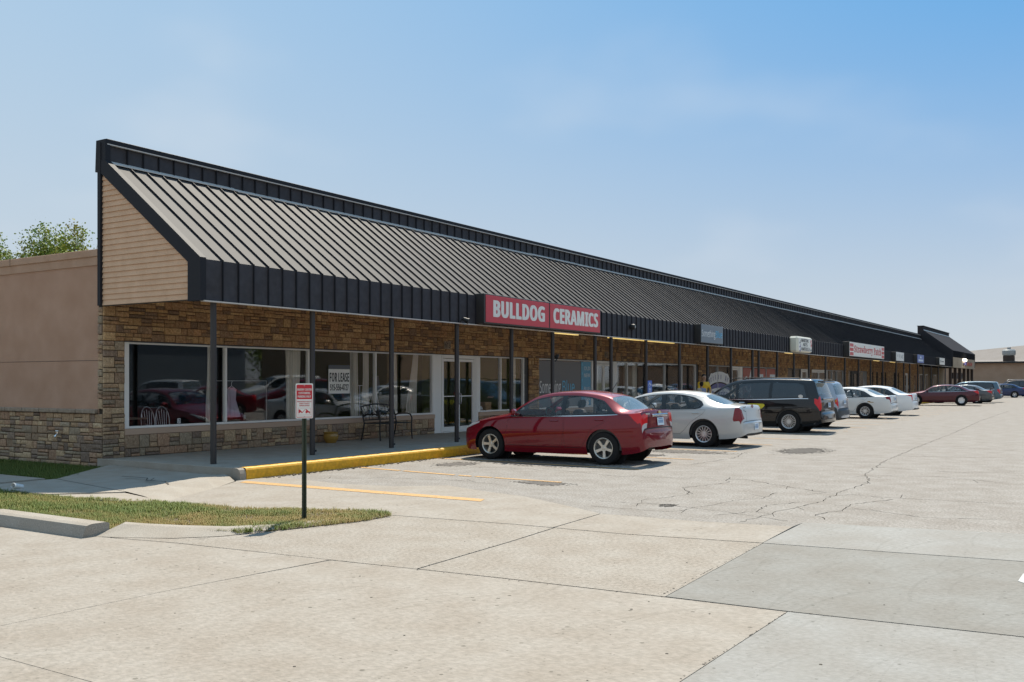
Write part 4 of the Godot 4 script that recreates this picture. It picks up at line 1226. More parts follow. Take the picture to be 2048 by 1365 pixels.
	b = Bag.new(); b.box(P(75, 0, 30), P(120, 6.0, 48)); bag(w2, "wall", b, M.far_wall)
	b = Bag.new(); b.box(P(74.7, 6.0, 29.7), P(120.3, 6.5, 48)); bag(w2, "roof_edge", b, M.edge_metal)

# ---------------------------------------------------------------- trees
func make_trees() -> void:
	tree("maple_tree", "round green maple just left of the mansard's end, above the stucco wall", P(29.9, 0, -46.7), 10.0, 2.7, 0.36, 11)
	tree("maple_tree", "yellowing sparse maple at the left edge above the stucco wall", P(28.2, 0, -51.4), 9.5, 2.5, 0.6, 12)
	tree("maple_tree", "low leafy tree between the two maples above the stucco wall", P(29.2, 0, -49.0), 7.6, 1.7, 0.45, 13)
	tree("shade_tree", "dark tree mirrored at the top of the shop windows", P(31, 0, 60), 13.0, 5.5, 0.1, 14)
	tree("shade_tree", "dark tree mirrored above the shop doors", P(52, 0, 58), 14.0, 6.0, 0.1, 15)
	tree("shade_tree", "dark tree mirrored in the windows beside the first pier", P(68, 0, 56), 12.0, 5.5, 0.15, 16)
	tree("shade_tree", "tall dark tree mirrored in the farther windows", P(88, 0, 62), 14.0, 6.0, 0.1, 17)

func tree(called: String, label: String, at: Vector3, h: float, r: float, yellow: float, sd: int) -> void:
	var g := RandomNumberGenerator.new()
	g.seed = sd
	var o := thing(called, label, "tree", at)
	var b := Bag.new()
	var fork := h - r * 2.3
	b.tube(PackedVector3Array([P(0, -0.1, 0), P(0.04, fork * 0.5, 0.02), P(0, fork, 0), P(0.05, h - r, 0)]), [0.26, 0.19, 0.14, 0.06], 10)
	bag(o, "trunk", b, M.bark)
	var leaf := Bag.new()
	leaf.tinted = true
	var limbs := Bag.new()
	var c := P(0, h - r * 1.15, 0)
	for k in (150 if at.z < 0.0 else 40):
		# a limb leaves the upper trunk and bends up to a tip on the crown's outline
		var an := g.randf() * TAU
		var el := asin(clampf(g.randf_range(-0.35, 1.0), -1, 1))
		var rr := r * g.randf_range(0.62, 1.08)
		var tip := c + P(cos(an) * cos(el) * rr, sin(el) * rr * 1.08 + (g.randf() * 0.28 * r if el > 0.7 and k % 4 == 0 else 0.0), sin(an) * cos(el) * rr)
		var root := P(0, lerpf(fork, h - r, g.randf()), 0)
		var mid := root.lerp(tip, 0.55) + P(cos(an), -0.6, sin(an)) * r * 0.14
		limbs.tube(PackedVector3Array([root, mid, tip]), [0.05, 0.03, 0.008], 5, false)
		var n := 300 if at.z < 0.0 else 80
		var tone := g.randf()
		for i in n:
			var t := pow(g.randf(), 0.7)
			var q: Vector3 = (root.lerp(mid, t / 0.55) if t < 0.55 else mid.lerp(tip, (t - 0.55) / 0.45))
			if t < 0.3: continue
			q += P(g.randfn(), g.randfn(), g.randfn()) * r * lerpf(0.16, 0.07, t)
			var s := g.randf_range(0.045, 0.085) if at.z < 0.0 else g.randf_range(0.16, 0.30)
			var u := P(g.randfn(), g.randfn() * 0.6, g.randfn()).normalized()
			var v := u.cross(P(g.randfn(), g.randfn(), g.randfn())).normalized()
			var green := Color(0.13, 0.23, 0.04).lerp(Color(0.27, 0.32, 0.055), g.randf())
			var yel := Color(0.30, 0.22, 0.03).lerp(Color(0.22, 0.20, 0.03), g.randf())
			leaf.tint = green.lerp(yel, clampf((tone - 1.0 + yellow * 1.3) * 1.4 + g.randf_range(-0.15, 0.15), 0.0, 1.0))
			leaf.quad(q - u * s, q - v * s * 0.7, q + u * s, q + v * s * 0.7)
	for i in range(0, leaf.n.size()):
		var d := (leaf.v[i] - c).normalized()
		leaf.n[i] = (leaf.n[i] + d * 0.6).normalized()
	bag(o, "limbs", limbs, M.bark)
	stuff(bag(o, "crown", leaf, M.leaf))

# ---------------------------------------------------------------- signs on the fascia and windows
func cabinet(o: Node3D, w: float, h: float, d: float, m: Material, bev := 0.012) -> void:
	var b := Bag.new()
	b.box(P(-w / 2, 0, -d), P(w / 2, h, 0), Transform3D(), bev)
	bag(o, "cabinet", b, m)

func face(o: Node3D, x0: float, x1: float, y0: float, y1: float, m: Material, called := "face", z := 0.0) -> MeshInstance3D:
	var b := Bag.new()
	b.box(P(x0, y0, z), P(x1, y1, z + 0.008), Transform3D(), 0.002)
	return bag(o, called, b, m)

func disc_bag(poly: Array, z: float, d: float) -> Bag:
	var b := Bag.new()
	b.slab(V2(poly), d, Transform3D(Basis(), P(0, 0, z)))
	return b

func star_poly(cx: float, cy: float, r: float, r2: float, n := 5) -> Array:
	var p := []
	for k in n * 2:
		var a := PI / 2 + PI * k / n
		var q := r if k % 2 == 0 else r2
		p.append(cx + cos(a) * q); p.append(cy + sin(a) * q)
	return p

func make_signs() -> void:
	# red box sign in two panels
	var o := thing("shop_sign", "long red box sign with white letters BULLDOG CERAMICS on the fascia", "sign", P(22.49, 3.08, -13.08))
	cabinet(o, 6.22, 0.735, 0.30, M.dark_frame)
	var f1 := face(o, -3.05, 0.02, 0.035, 0.70, M.red_sign)
	var f2 := face(o, 0.08, 3.05, 0.035, 0.70, M.red_sign)
	for q in [[0.0, 0.0, 0.0105], [-0.022, 0.006, 0.0098], [0.022, -0.006, 0.0092], [0.0, 0.008, 0.0088], [-0.011, -0.008, 0.0085], [0.011, 0.0, 0.0095]]:      # heavy strokes
		letters(f1, "BULLDOG", 2.48, 0.40, M.sign_white, Transform3D(Basis(), P(-1.47 + q[0], 0.385 + q[1], q[2])))
		letters(f2, "CERAMICS", 2.62, 0.40, M.sign_white, Transform3D(Basis(), P(1.58 + q[0], 0.385 + q[1], q[2])))
	# grey box with thin script
	o = thing("shop_sign", "small grey box sign reading Something Blue in thin white and blue script", "sign", P(34.9, 3.10, -13.08))
	cabinet(o, 2.36, 0.70, 0.30, M.dark_frame)
	var f := face(o, -1.16, 1.16, 0.02, 0.68, M.sign_grey)
	letters(f, "Something", 1.40, 0.34, M.ink_white, Transform3D(Basis(), P(-0.40, 0.33, 0.0095)), "Droid Sans", 400)
	letters(f, "Blue", 0.70, 0.28, M.ink_blue, Transform3D(Basis(), P(0.70, 0.38, 0.0095)), "Droid Sans", 400)
	# cream plastic box
	o = thing("shop_sign", "cream plastic box sign with rounded corners reading MARTIAL ARTS AMERICA", "sign", P(47.25, 3.08, -12.95))
	cabinet(o, 2.6, 0.76, 0.44, M.sign_cream, 0.09)
	f = face(o, -1.18, 1.18, 0.06, 0.70, M.sign_white)
	letters(f, "MARTIAL", 1.28, 0.155, M.ink_black, Transform3D(Basis(), P(-0.05, 0.575, 0.0095)), "Droid Sans", 400)
	letters(f, "ARTS", 0.80, 0.155, M.ink_black, Transform3D(Basis(), P(-0.05, 0.375, 0.0095)), "Droid Sans", 400)
	letters(f, "AMERICA", 1.50, 0.155, M.ink_black, Transform3D(Basis(), P(0.0, 0.165, 0.0095)), "Droid Sans", 400)
	for k in 3:
		var bb := disc_bag([-1.08, 0.50 - k * 0.2, -0.92, 0.46 - k * 0.2, -0.86, 0.58 - k * 0.2, -0.80, 0.60 - k * 0.2, -0.84, 0.44 - k * 0.2, -0.98, 0.40 - k * 0.2], 0.009, 0.003)
		bag(f, "brush_mark", bb, M.purple if k else M.ink_grey)
	bag(f, "red_figure", disc_bag([0.92, 0.30, 1.00, 0.44, 0.90, 0.54, 0.98, 0.66, 1.08, 0.60, 1.04, 0.50, 1.14, 0.36, 1.06, 0.24, 1.02, 0.36], 0.009, 0.003), M.sign_red)
	bag(f, "grey_figure", disc_bag([0.86, 0.10, 0.98, 0.22, 1.06, 0.12, 1.12, 0.24, 1.14, 0.08], 0.009, 0.003), M.ink_grey)
	# wide white sign with red lettering
	o = thing("shop_sign", "wide white sign with red lettering Strawberry Patch and red side columns", "sign", P(61.45, 3.12, -13.02))
	cabinet(o, 9.7, 0.84, 0.36, M.dark_frame)
	f = face(o, -4.78, 4.78, 0.02, 0.82, M.sign_white)
	letters(f, "Strawberry", 5.0, 0.56, M.sign_red, Transform3D(Basis(), P(-1.15, 0.40, 0.0095)), "Droid Serif", 700)
	letters(f, "Patch", 2.2, 0.46, M.sign_red, Transform3D(Basis(), P(2.72, 0.44, 0.0095)), "Droid Serif", 700)
	for q in [[-4.7, -3.85], [4.0, 4.7]]:
		for k in 3: face(f, q[0], q[1], 0.06 + k * 0.25, 0.24 + k * 0.25, M.red_sign if k != 1 else M.sign_red, "side_bar", 0.008)
	for q in [-1.2, 0.5, 2.6]:
		var pts := []
		for k in 12: pts.append(q + cos(TAU * k / 12.0) * 0.32); pts.append(0.74 + sin(TAU * k / 12.0) * 0.07)
		bag(f, "white_spot", disc_bag(pts, 0.0085, 0.003), M.ink_white)
	# three small signs farther along
	o = thing("shop_sign", "small pale square sign with faint grey marks, next after the strawberry sign", "sign", P(71.85, 3.10, -13.05))
	cabinet(o, 3.0, 0.64, 0.30, M.dark_frame)
	f = face(o, -1.42, 1.42, 0.02, 0.62, M.sign_white)
	for q in [[-0.9, 0.30, 0.16], [-0.2, 0.26, 0.22], [0.35, 0.22, 0.2], [0.85, 0.2, 0.28]]: face(f, q[0], q[0] + 0.14, q[1], q[1] + q[2], M.hvac, "mark", 0.008)
	o = thing("shop_sign", "small bright blue square sign with pale blue marks on the dark fascia", "sign", P(80.2, 3.10, -13.05))
	cabinet(o, 3.0, 0.66, 0.30, M.dark_frame)
	f = face(o, -1.42, 1.42, 0.02, 0.64, M.sign_blue)
	for q in [[-1.0, 1.0, 0.14, 0.28], [-0.35, 0.3, 0.38, 0.52]]: face(f, q[0], q[1], q[2], q[3], M.plate_white, "mark", 0.008)
	o = thing("shop_sign", "small white sign with thin dark marks, the last before the gable", "sign", P(91.0, 3.12, -13.05))
	cabinet(o, 3.0, 0.62, 0.30, M.dark_frame)
	f = face(o, -1.42, 1.42, 0.02, 0.60, M.sign_white)
	for q in [[-0.95, -0.7, 0.2, 0.4], [-0.4, 0.9, 0.25, 0.33]]: face(f, q[0], q[1], q[2], q[3], M.ink_grey, "mark", 0.008)
	# lit letters on the tan panel of the gabled shop
	o = thing("shop_sign", "dark and pink lettering sign under the lit lamp on the tan panel", "sign", P(108.5, 3.3, -13.14))
	for k in 6:
		var bb := Bag.new(); bb.box(P(-3.2 + k * 1.1, 0.0, 0), P(-2.5 + k * 1.1, 0.28 + 0.08 * (k % 2), 0.09), Transform3D(), 0.01); bag(o, "letter_block", bb, M.purple if k < 2 else M.poster_red)

	# film on the shop windows
	o = thing("window_graphic", "grey window film with white and blue script Something Blue behind the columns", "window sign", P(27.22, 0.80, ZW - 0.052))
	f = face(o, 0, 2.92, 0, 1.56, M.film_grey)
	letters(f, "Something", 1.42, 0.56, M.ink_white, Transform3D(Basis(), P(0.76, 0.62, 0.009)), "Droid Sans", 400, 0.003)
	letters(f, "Blue", 0.86, 0.46, M.ink_blue, Transform3D(Basis(), P(2.02, 0.68, 0.009)), "Droid Sans", 400, 0.003)
	o = thing("window_graphic", "narrow blue window film listing OLD NEW BLUE SHOE beside the door", "window sign", P(30.17, 0.80, ZW - 0.052))
	f = face(o, 0, 0.74, 0, 1.57, M.film_blue)
	for q in [["OLD", 1.33], ["NEW", 1.08], ["BLUE", 0.60], ["SHOE", 0.26]]: letters(f, q[0], 0.44, 0.13, M.ink_white, Transform3D(Basis(), P(0.44, q[1], 0.009)), "Droid Sans", 400, 0.003)
	for q in [1.42, 1.1, 0.86, 0.6, 0.3]: face(f, 0.04, 0.10, q, q + 0.1, M.ink_blue, "mark", 0.008)
	bag(f, "flower_mark", disc_bag(star_poly(0.46, 0.08, 0.15, 0.09, 8), 0.008, 0.003), M.ink_white)
	# martial arts window
	o = thing("window_graphic", "white arched window lettering Martial Arts America over a dark blue emblem", "window sign", P(42.55, 0.80, ZW - 0.052))
	var arc := []
	for k in 17: arc.append(1.65 + 1.62 * cos(PI - PI * k / 16.0)); arc.append(0.72 + 0.62 * sin(PI * k / 16.0) + (0.09 if k % 8 == 4 else 0.0))
	for k in 17: arc.append(1.65 + 1.55 * cos(PI * k / 16.0)); arc.append(0.42 + 0.42 * sin(PI * k / 16.0))
	bag(o, "upper_ribbon", disc_bag(arc, 0.0, 0.004), M.ink_white)
	var dome := []
	for k in 17: dome.append(1.65 + 1.45 * cos(PI * k / 16.0)); dome.append(0.36 + 0.42 * sin(PI * k / 16.0))
	bag(o, "emblem", disc_bag(dome, 0.0, 0.004), M.purple)
	var low := []
	for k in 17: low.append(1.65 + 1.5 * cos(PI * k / 16.0)); low.append(0.30 + 0.26 * sin(PI * k / 16.0))
	low.append_array([0.15, 0.0, 3.15, 0.0])
	bag(o, "lower_ribbon", disc_bag(low, 0.005, 0.004), M.ink_white)
	var word := "Martial Arts"
	for i in word.length():
		if word[i] == " ": continue
		var a := PI * (0.90 - 0.80 * i / (word.length() - 1.0))
		letters(o, word[i], 0.17 if word[i] in "MA" else 0.10 if not word[i] in "ilt" else 0.055, 0.30 if word[i] in "MA" else 0.22, M.purple, Transform3D(Basis(Vector3.BACK, (a - PI / 2) * 0.45), P(1.65 + 1.58 * cos(a), 0.62 + 0.46 * sin(a), 0.008)), "Droid Sans", 700, 0.003)
	letters(o, "America", 2.2, 0.26, M.purple, Transform3D(Basis(), P(1.65, 0.30, 0.012)), "Droid Sans", 700, 0.003)
	for q in [[47.62, 49.22, "red film with a white and violet shield on the window right of the white door"], [49.40, 51.3, "red film with a pale notice headed Family on the middle window"], [51.5, 53.0, "red film with a pale notice on the window before the stone pier"]]:
		o = thing("window_graphic", q[2], "window sign", P(q[0], 0.80, ZW - 0.052))
		f = face(o, 0, q[1] - q[0], 0, 1.55, M.poster_red)
		if q[0] < 48:
			bag(f, "shield", disc_bag([0.2, 1.05, 0.55, 1.15, 0.85, 0.9, 1.2, 1.45, 1.5, 1.3, 1.45, 0.7, 0.9, 0.2, 0.3, 0.55], 0.0085, 0.003), M.ink_white)
			bag(f, "shield_centre", disc_bag([0.45, 0.95, 0.85, 0.75, 1.25, 1.15, 1.25, 0.7, 0.9, 0.4, 0.5, 0.6], 0.012, 0.003), M.purple)
		else:
			var nt := face(f, 0.55, 1.45, 0.5, 1.25, M.plate_white, "notice", 0.009)
			if q[0] < 50: letters(nt, "Family", 0.7, 0.22, M.purple, Transform3D(Basis(), P(1.0, 1.02, 0.0195)), "Droid Serif", 700, 0.003)
			else: letters(nt, "Karate", 0.7, 0.22, M.poster_red, Transform3D(Basis(), P(1.0, 1.02, 0.0195)), "Droid Serif", 700, 0.003)
	# for lease board
	o = thing("lease_sign", "white FOR LEASE board with phone number hanging inside the third shop pane", "sign", P(17.62, 1.36, ZW - 0.066))
	var bb := Bag.new(); bb.box(P(-0.36, 0.0, 0), P(0.40, 0.60, 0.006)); bag(o, "board", bb, M.sign_white)
	bb = Bag.new(); bb.box(P(-0.36, 0.605, -0.002), P(0.40, 0.70, 0.006)); bag(o, "header", bb, M.ink_grey)
	letters(o, "FOR LEASE", 0.69, 0.22, M.ink_black, Transform3D(Basis(), P(0.02, 0.40, 0.0075)), "Droid Sans", 700, 0.003)
	letters(o, "515-556-4727", 0.66, 0.155, M.ink_black, Transform3D(Basis(), P(0.02, 0.15, 0.0075)), "Droid Sans", 700, 0.003)
	# house numbers on the stone
	for q in [[22.0, 2.58, "613", "pale plate with house number 613 above the nearest white door"], [32.0, 2.55, "617", "pale house number plate above the second shop's door"], [46.4, 2.55, "621", "pale house number plate above the martial arts shop's door"]]:
		o = thing("house_number", q[3], "number plate", P(q[0], q[1], ZW + 0.035))
		bb = Bag.new(); bb.box(P(-0.16, 0.0, 0), P(0.16, 0.22, 0.012)); bag(o, "plate", bb, M.stone_cap)
		letters(o, q[2], 0.25, 0.15, M.ink_black, Transform3D(Basis(), P(0, 0.11, 0.014)), "Droid Sans", 400, 0.003)
	# sticker
	o = thing("window_sticker", "tiny white sticker at the foot of the leftmost shop pane", "sticker", P(12.88, 0.80, ZW - 0.068))
	bb = Bag.new(); bb.box(P(-0.035, 0, 0), P(0.035, 0.10, 0.003)); bag(o, "paper", bb, M.ink_white)
	bb = Bag.new(); bb.box(P(-0.02, 0.015, 0.003), P(0.015, 0.04, 0.005)); bb.box(P(-0.012, 0.055, 0.003), P(0.02, 0.085, 0.005)); bag(o, "print", bb, M.ink_black)
	o = thing("window_sticker", "small red sticker on the glass of the left shop door leaf", "sticker", P(22.52, 1.28, ZW - 0.062))
	bb = Bag.new(); bb.box(P(-0.05, 0, 0), P(0.05, 0.07, 0.003)); bag(o, "paper", bb, M.red_sign)
	o = thing("window_note", "white paper with black print lying behind the window right of the door", "paper", P(24.15, 0.80, ZW - 0.3), 0.0)
	bb = Bag.new(); bb.box(P(-0.16, 0, -0.006), P(0.16, 0.12, 0), Transform3D(Basis(Vector3.RIGHT, -0.5), Vector3.ZERO)); bag(o, "sheet", bb, M.ink_white)
	bb = Bag.new(); bb.box(P(-0.12, 0.03, 0.001), P(0.02, 0.09, 0.003), Transform3D(Basis(Vector3.RIGHT, -0.5), Vector3.ZERO)); bag(o, "print", bb, M.ink_black)

# ---------------------------------------------------------------- street furniture
func make_street_furniture() -> void:
	var b: Bag
	# parking sign on its U-channel post in the verge
	var at := P(8.28, 0.07, -8.17)
	var o := thing("sign_post", "dark green perforated steel post standing in the grass tip", "post", at, -0.62)
	b = Bag.new()
	var u := [-0.028, -0.012, -0.018, -0.012, -0.012, 0.016, 0.012, 0.016, 0.018, -0.012, 0.028, -0.012, 0.028, -0.016, 0.015, -0.016, 0.009, 0.012, -0.009, 0.012, -0.015, -0.016, -0.028, -0.016]
	b.slab(V2(u), 1.60, Transform3D(Basis(Vector3(1, 0, 0), Vector3(0, 0, -1), Vector3(0, 1, 0)), P(0, -0.1, 0)))
	bag(o, "channel", b, M.post_green)
	b = Bag.new()
	for i in 46: b.box(P(-0.026, 0.05 + i * 0.025, 0.0121), P(-0.020, 0.061 + i * 0.025, 0.0165)) ; 
	for i in 46: b.box(P(-0.0035, 0.05 + i * 0.025, -0.0165), P(0.0035, 0.061 + i * 0.025, -0.0160))
	stuff(bag(o, "punched_hole", b, M.soil))
	var s := thing("parking_sign", "red and white ANKENY CENTER CUSTOMERS PARKING ONLY sign on the green post", "sign", at + P(0, 1.145, 0) + Basis(Vector3.UP, -0.62) * P(0, 0, 0.02), -0.62)
	var plate := rounded(0.205, 0.415, 0.014)
	b = Bag.new(); b.slab(plate, 0.003, Transform3D(Basis(), P(0, 0.2075, 0))); bag(s, "plate", b, M.sign_white)
	b = Bag.new(); b.slab(V2([-0.092, 0.228, 0.092, 0.228, 0.092, 0.388, 0.082, 0.400, -0.082, 0.400, -0.092, 0.388]), 0.0012, Transform3D(Basis(), P(0, 0, 0.003))); bag(s, "red_field", b, M.sign_red)
	b = Bag.new()
	for q in [[-0.092, 0.012, -0.088, 0.226], [0.088, 0.012, 0.092, 0.226], [-0.088, 0.012, 0.088, 0.019]]: b.box(P(q[0], q[1], 0.003), P(q[2], q[3], 0.0042))
	bag(s, "red_border", b, M.sign_red)
	for q in [["ANKENY CENTER", 0.172, 0.026, 0.342], ["CUSTOMERS", 0.135, 0.026, 0.301], ["PARKING ONLY", 0.155, 0.026, 0.260]]:
		letters(s, q[0], q[1], q[2], M.sign_white, Transform3D(Basis(), P(0, q[3], 0.0048)), "Droid Sans", 700, 0.0015)
	for q in [["UNAUTHORIZED VEHICLES", 0.165, 0.014, 0.200], ["TOWED AT VEHICLE", 0.122, 0.014, 0.176], ["OWNERS EXPENSE", 0.122, 0.014, 0.152]]:
		letters(s, q[0], q[1], q[2], M.sign_red, Transform3D(Basis(), P(0, q[3], 0.0036)), "Droid Sans", 700, 0.0012)
	b = Bag.new()      # tow truck and car pictogram in its frame
	for q in [[-0.074, 0.040, -0.072, 0.124], [0.072, 0.040, 0.074, 0.124], [-0.074, 0.122, 0.074, 0.124], [-0.074, 0.040, 0.074, 0.042]]: b.box(P(q[0], q[1], 0.003), P(q[2], q[3], 0.004))
	b.slab(V2([-0.068, 0.062, -0.026, 0.062, -0.024, 0.078, -0.040, 0.090, -0.052, 0.106, -0.066, 0.108]), 0.001, Transform3D(Basis(), P(0, 0, 0.003)))
	b.slab(V2([-0.026, 0.070, 0.006, 0.108, 0.010, 0.106, -0.020, 0.066]), 0.001, Transform3D(Basis(), P(0, 0, 0.0031)))
	b.slab(V2([0.014, 0.062, 0.066, 0.058, 0.066, 0.080, 0.046, 0.088, 0.034, 0.104, 0.014, 0.112, 0.012, 0.108, 0.024, 0.094, 0.014, 0.088]), 0.001, Transform3D(Basis(), P(0, 0, 0.003)))
	bag(s, "tow_pictogram", b, M.sign_red)
	b = Bag.new()
	for q in [[-0.045, 0.060, 0.013], [0.044, 0.056, 0.014]]: b.lathe(V2([q[2], 0.0, q[2], 0.0012, 0.0, 0.0012]), 16, Transform3D(Basis(Vector3.RIGHT, PI / 2), P(q[0], q[1], 0.004)))
	bag(s, "pictogram_wheel", b, M.sign_white)
	b = Bag.new()
	for yy in [0.388, 0.022]: b.lathe(V2([0.006, 0, 0.005, 0.004, 0, 0.005]), 10, Transform3D(Basis(Vector3.RIGHT, PI / 2), P(0, yy, 0.004)))
	bag(s, "bolt", b, M.alu)

	# accessible-parking sign on a column
	o = thing("accessible_sign", "small blue wheelchair parking sign on a column before the second shop", "sign", P(29.86, 1.27, -13.40), -0.35)
	b = Bag.new(); b.slab(rounded(0.20, 0.42, 0.02), 0.004, Transform3D(Basis(), P(0, 0.21, 0))); bag(o, "plate", b, M.ada_blue)
	b = Bag.new(); b.slab(V2([-0.02, 0.34, 0.0, 0.37, 0.013, 0.34, 0.007, 0.31, 0.05, 0.31, 0.07, 0.25, 0.05, 0.25, 0.03, 0.285, -0.013, 0.285]), 0.001, Transform3D(Basis(), P(0, 0, 0.0045)))
	b.lathe(V2([0.055, 0, 0.055, 0.001, 0.044, 0.001]), 18, Transform3D(Basis(Vector3.RIGHT, PI / 2), P(-0.006, 0.27, 0.0045)))
	bag(o, "wheelchair_symbol", b, M.ink_white)
	for k in 3: face(o, -0.06, 0.06, 0.05 + k * 0.05, 0.07 + k * 0.05, M.plate_white, "print_line", 0.004)
	# camera on the fascia, floodlights on columns
	o = thing("security_camera", "round black security camera on the fascia right of the red sign", "camera", P(28.2, 3.42, -13.33))
	b = Bag.new(); b.lathe(V2([0.0, 0.17, 0.08, 0.16, 0.095, 0.10, 0.09, 0.0]), 16, Transform3D(Basis(Vector3.RIGHT, PI / 2), Vector3.ZERO)); bag(o, "housing", b, M.black)
	b = Bag.new(); b.lathe(V2([0.0, 0.176, 0.045, 0.172]), 12, Transform3D(Basis(Vector3.RIGHT, PI / 2), Vector3.ZERO)); bag(o, "lens", b, M.hvac)
	o = thing("floodlight", "small black floodlight at the top of the column left of the red sign", "lamp", P(18.72, 3.16, -13.26), 0.4)
	b = Bag.new(); b.lathe(V2([0.0, 0.0, 0.045, 0.01, 0.06, 0.10, 0.075, 0.16, 0.0, 0.15]), 14, Transform3D(Basis(Vector3.RIGHT, 2.0), Vector3.ZERO)); bag(o, "head", b, M.black)
	b = Bag.new(); b.tube(PackedVector3Array([P(0, 0, 0), P(0, -0.06, -0.04), P(0.02, -0.1, -0.06)]), 0.014, 6); bag(o, "bracket", b, M.black)
	b = Bag.new(); b.tube(PackedVector3Array([P(0.02, -0.1, -0.06), P(0.10, -0.14, 0.03), P(0.25, -0.10, 0.03), P(0.6, -0.12, 0.03)]), 0.008, 5); bag(o, "cable", b, M.rim_silver)
	o = thing("floodlight", "small black floodlight on a bracket on the column before the grey film", "lamp", P(23.47, 2.23, -13.42), 0.2)
	b = Bag.new(); b.tube(PackedVector3Array([P(-0.03, 0, 0), P(0.06, 0.05, 0.02), P(0.12, 0.13, 0.02)]), 0.018, 6); bag(o, "bracket", b, M.black)
	b = Bag.new(); b.box(P(0.03, 0.02, -0.03), P(0.16, 0.09, 0.07), Transform3D(Basis(Vector3.BACK, 0.7), P(0.03, 0.03, 0)), 0.01); bag(o, "head", b, M.black)

	# bench with scrolled back
	o = thing("bench", "black metal bench with scrolled star back and curved arms", "bench", P(18.62, 0.2, -15.70))
	b = Bag.new()
	var seat_h := 0.42
	for i in 7: b.tube(PackedVector3Array([P(-0.62, seat_h, 0.02 + i * 0.065), P(0.62, seat_h, 0.02 + i * 0.065)]), 0.009, 6)
	bag(o, "seat", b, M.bench_iron)
	for sx in [-0.62, 0.62]:
		b = Bag.new()
		b.tube(PackedVector3Array([P(sx, 0.0, -0.12), P(sx, 0.2, -0.06), P(sx, seat_h, -0.02), P(sx, 0.66, -0.08), P(sx * 0.97, 0.84, -0.15)]), 0.019, 8)
		bag(o, "back_leg", b, M.bench_iron)
		b = Bag.new()
		b.tube(PackedVector3Array([P(sx, 0.60, -0.06), P(sx, 0.645, 0.08), P(sx, 0.65, 0.34), P(sx, 0.62, 0.44), P(sx, 0.54, 0.49), P(sx, seat_h, 0.48), P(sx, 0.2, 0.48), P(sx, 0.0, 0.50)]), 0.019, 8)
		bag(o, "arm", b, M.bench_iron)
	b = Bag.new()
	var top := PackedVector3Array()
	for k in 15: top.append(P(-0.60 + 1.2 * k / 14.0, 0.83 + 0.06 * sin(PI * k / 14.0), -0.15))
	b.tube(top, 0.017, 8)
	b.tube(PackedVector3Array([P(-0.61, 0.50, -0.05), P(0.61, 0.50, -0.05)]), 0.014, 8)
	b.tube(PackedVector3Array([P(-0.62, seat_h, 0.0), P(0.62, seat_h, 0.0)]), 0.014, 8); b.tube(PackedVector3Array([P(-0.62, seat_h, 0.48), P(0.62, seat_h, 0.48)]), 0.014, 8)
	bag(o, "back_frame", b, M.bench_iron)
	b = Bag.new()
	for k in 9:
		var cx := -0.52 + k * 0.13
		if absf(cx) < 0.2: continue
		var sp := PackedVector3Array()
		for i in 16:
			var a := TAU * 1.35 * i / 15.0 + (PI if k % 2 else 0.0)
			var r := 0.055 * (1.0 - i / 20.0)
			sp.append(P(cx + cos(a) * r, 0.66 + 0.05 * (1 if k % 2 else -1) + sin(a) * r, -0.10))
		b.tube(sp, 0.008, 5, false)
		b.tube(PackedVector3Array([P(cx, 0.50, -0.05), P(cx + 0.05, 0.66, -0.10), P(cx, 0.86, -0.15)]), 0.007, 5, false)
	for i in 11:
		var a := PI * i / 10.0
		b.tube(PackedVector3Array([P(0, 0.52, -0.06), P(cos(a) * 0.26, 0.52 + sin(a) * 0.32, -0.12)]), 0.006, 5, false)
	bag(o, "scrollwork", b, M.bench_iron)
	bag(o, "star", disc_bag(star_poly(0.0, 0.68, 0.13, 0.055), -0.115, 0.012), M.bench_iron)
	# flower pot
	o = thing("flower_pot", "round brown glazed flower pot, empty, on the walk against the stone wall", "pot", P(16.90, 0.2, -15.80))
	b = Bag.new(); b.lathe(V2([0.0, 0.0, 0.115, 0.0, 0.13, 0.02, 0.175, 0.10, 0.182, 0.16, 0.168, 0.205, 0.160, 0.222, 0.176, 0.240, 0.178, 0.255, 0.165, 0.258, 0.150, 0.24, 0.15, 0.20, 0.0, 0.19]), 32); bag(o, "bowl", b, M.pot_glaze)
	b = Bag.new(); b.lathe(V2([0.149, 0.205, 0.0, 0.212]), 20); bag(o, "soil", b, M.soil)
	# litter at the left edge
	o = thing("litter", "white crumpled paper cup lying in the grass at the left edge", "litter", P(7.92, 0.10, -13.55), 0.3)
	b = Bag.new(); b.lathe(V2([0.0, -0.10, 0.030, -0.10, 0.042, 0.08, 0.038, 0.085, 0.028, -0.09]), 14, Transform3D(Basis(Vector3.BACK, 1.4), P(0, 0.03, 0))); bag(o, "cup", b, M.ink_white)

func rounded(w: float, h: float, r: float) -> PackedVector2Array:
	var p := PackedVector2Array()
	for q in [[1, 1, 0], [-1, 1, 1], [-1, -1, 2], [1, -1, 3]]:
		for k in 5:
			var a: float = PI / 2 * (q[2] + k / 4.0)
			p.append(Vector2(q[0] * (w / 2 - r) + cos(a) * r, q[1] * (h / 2 - r) + sin(a) * r))
	return p

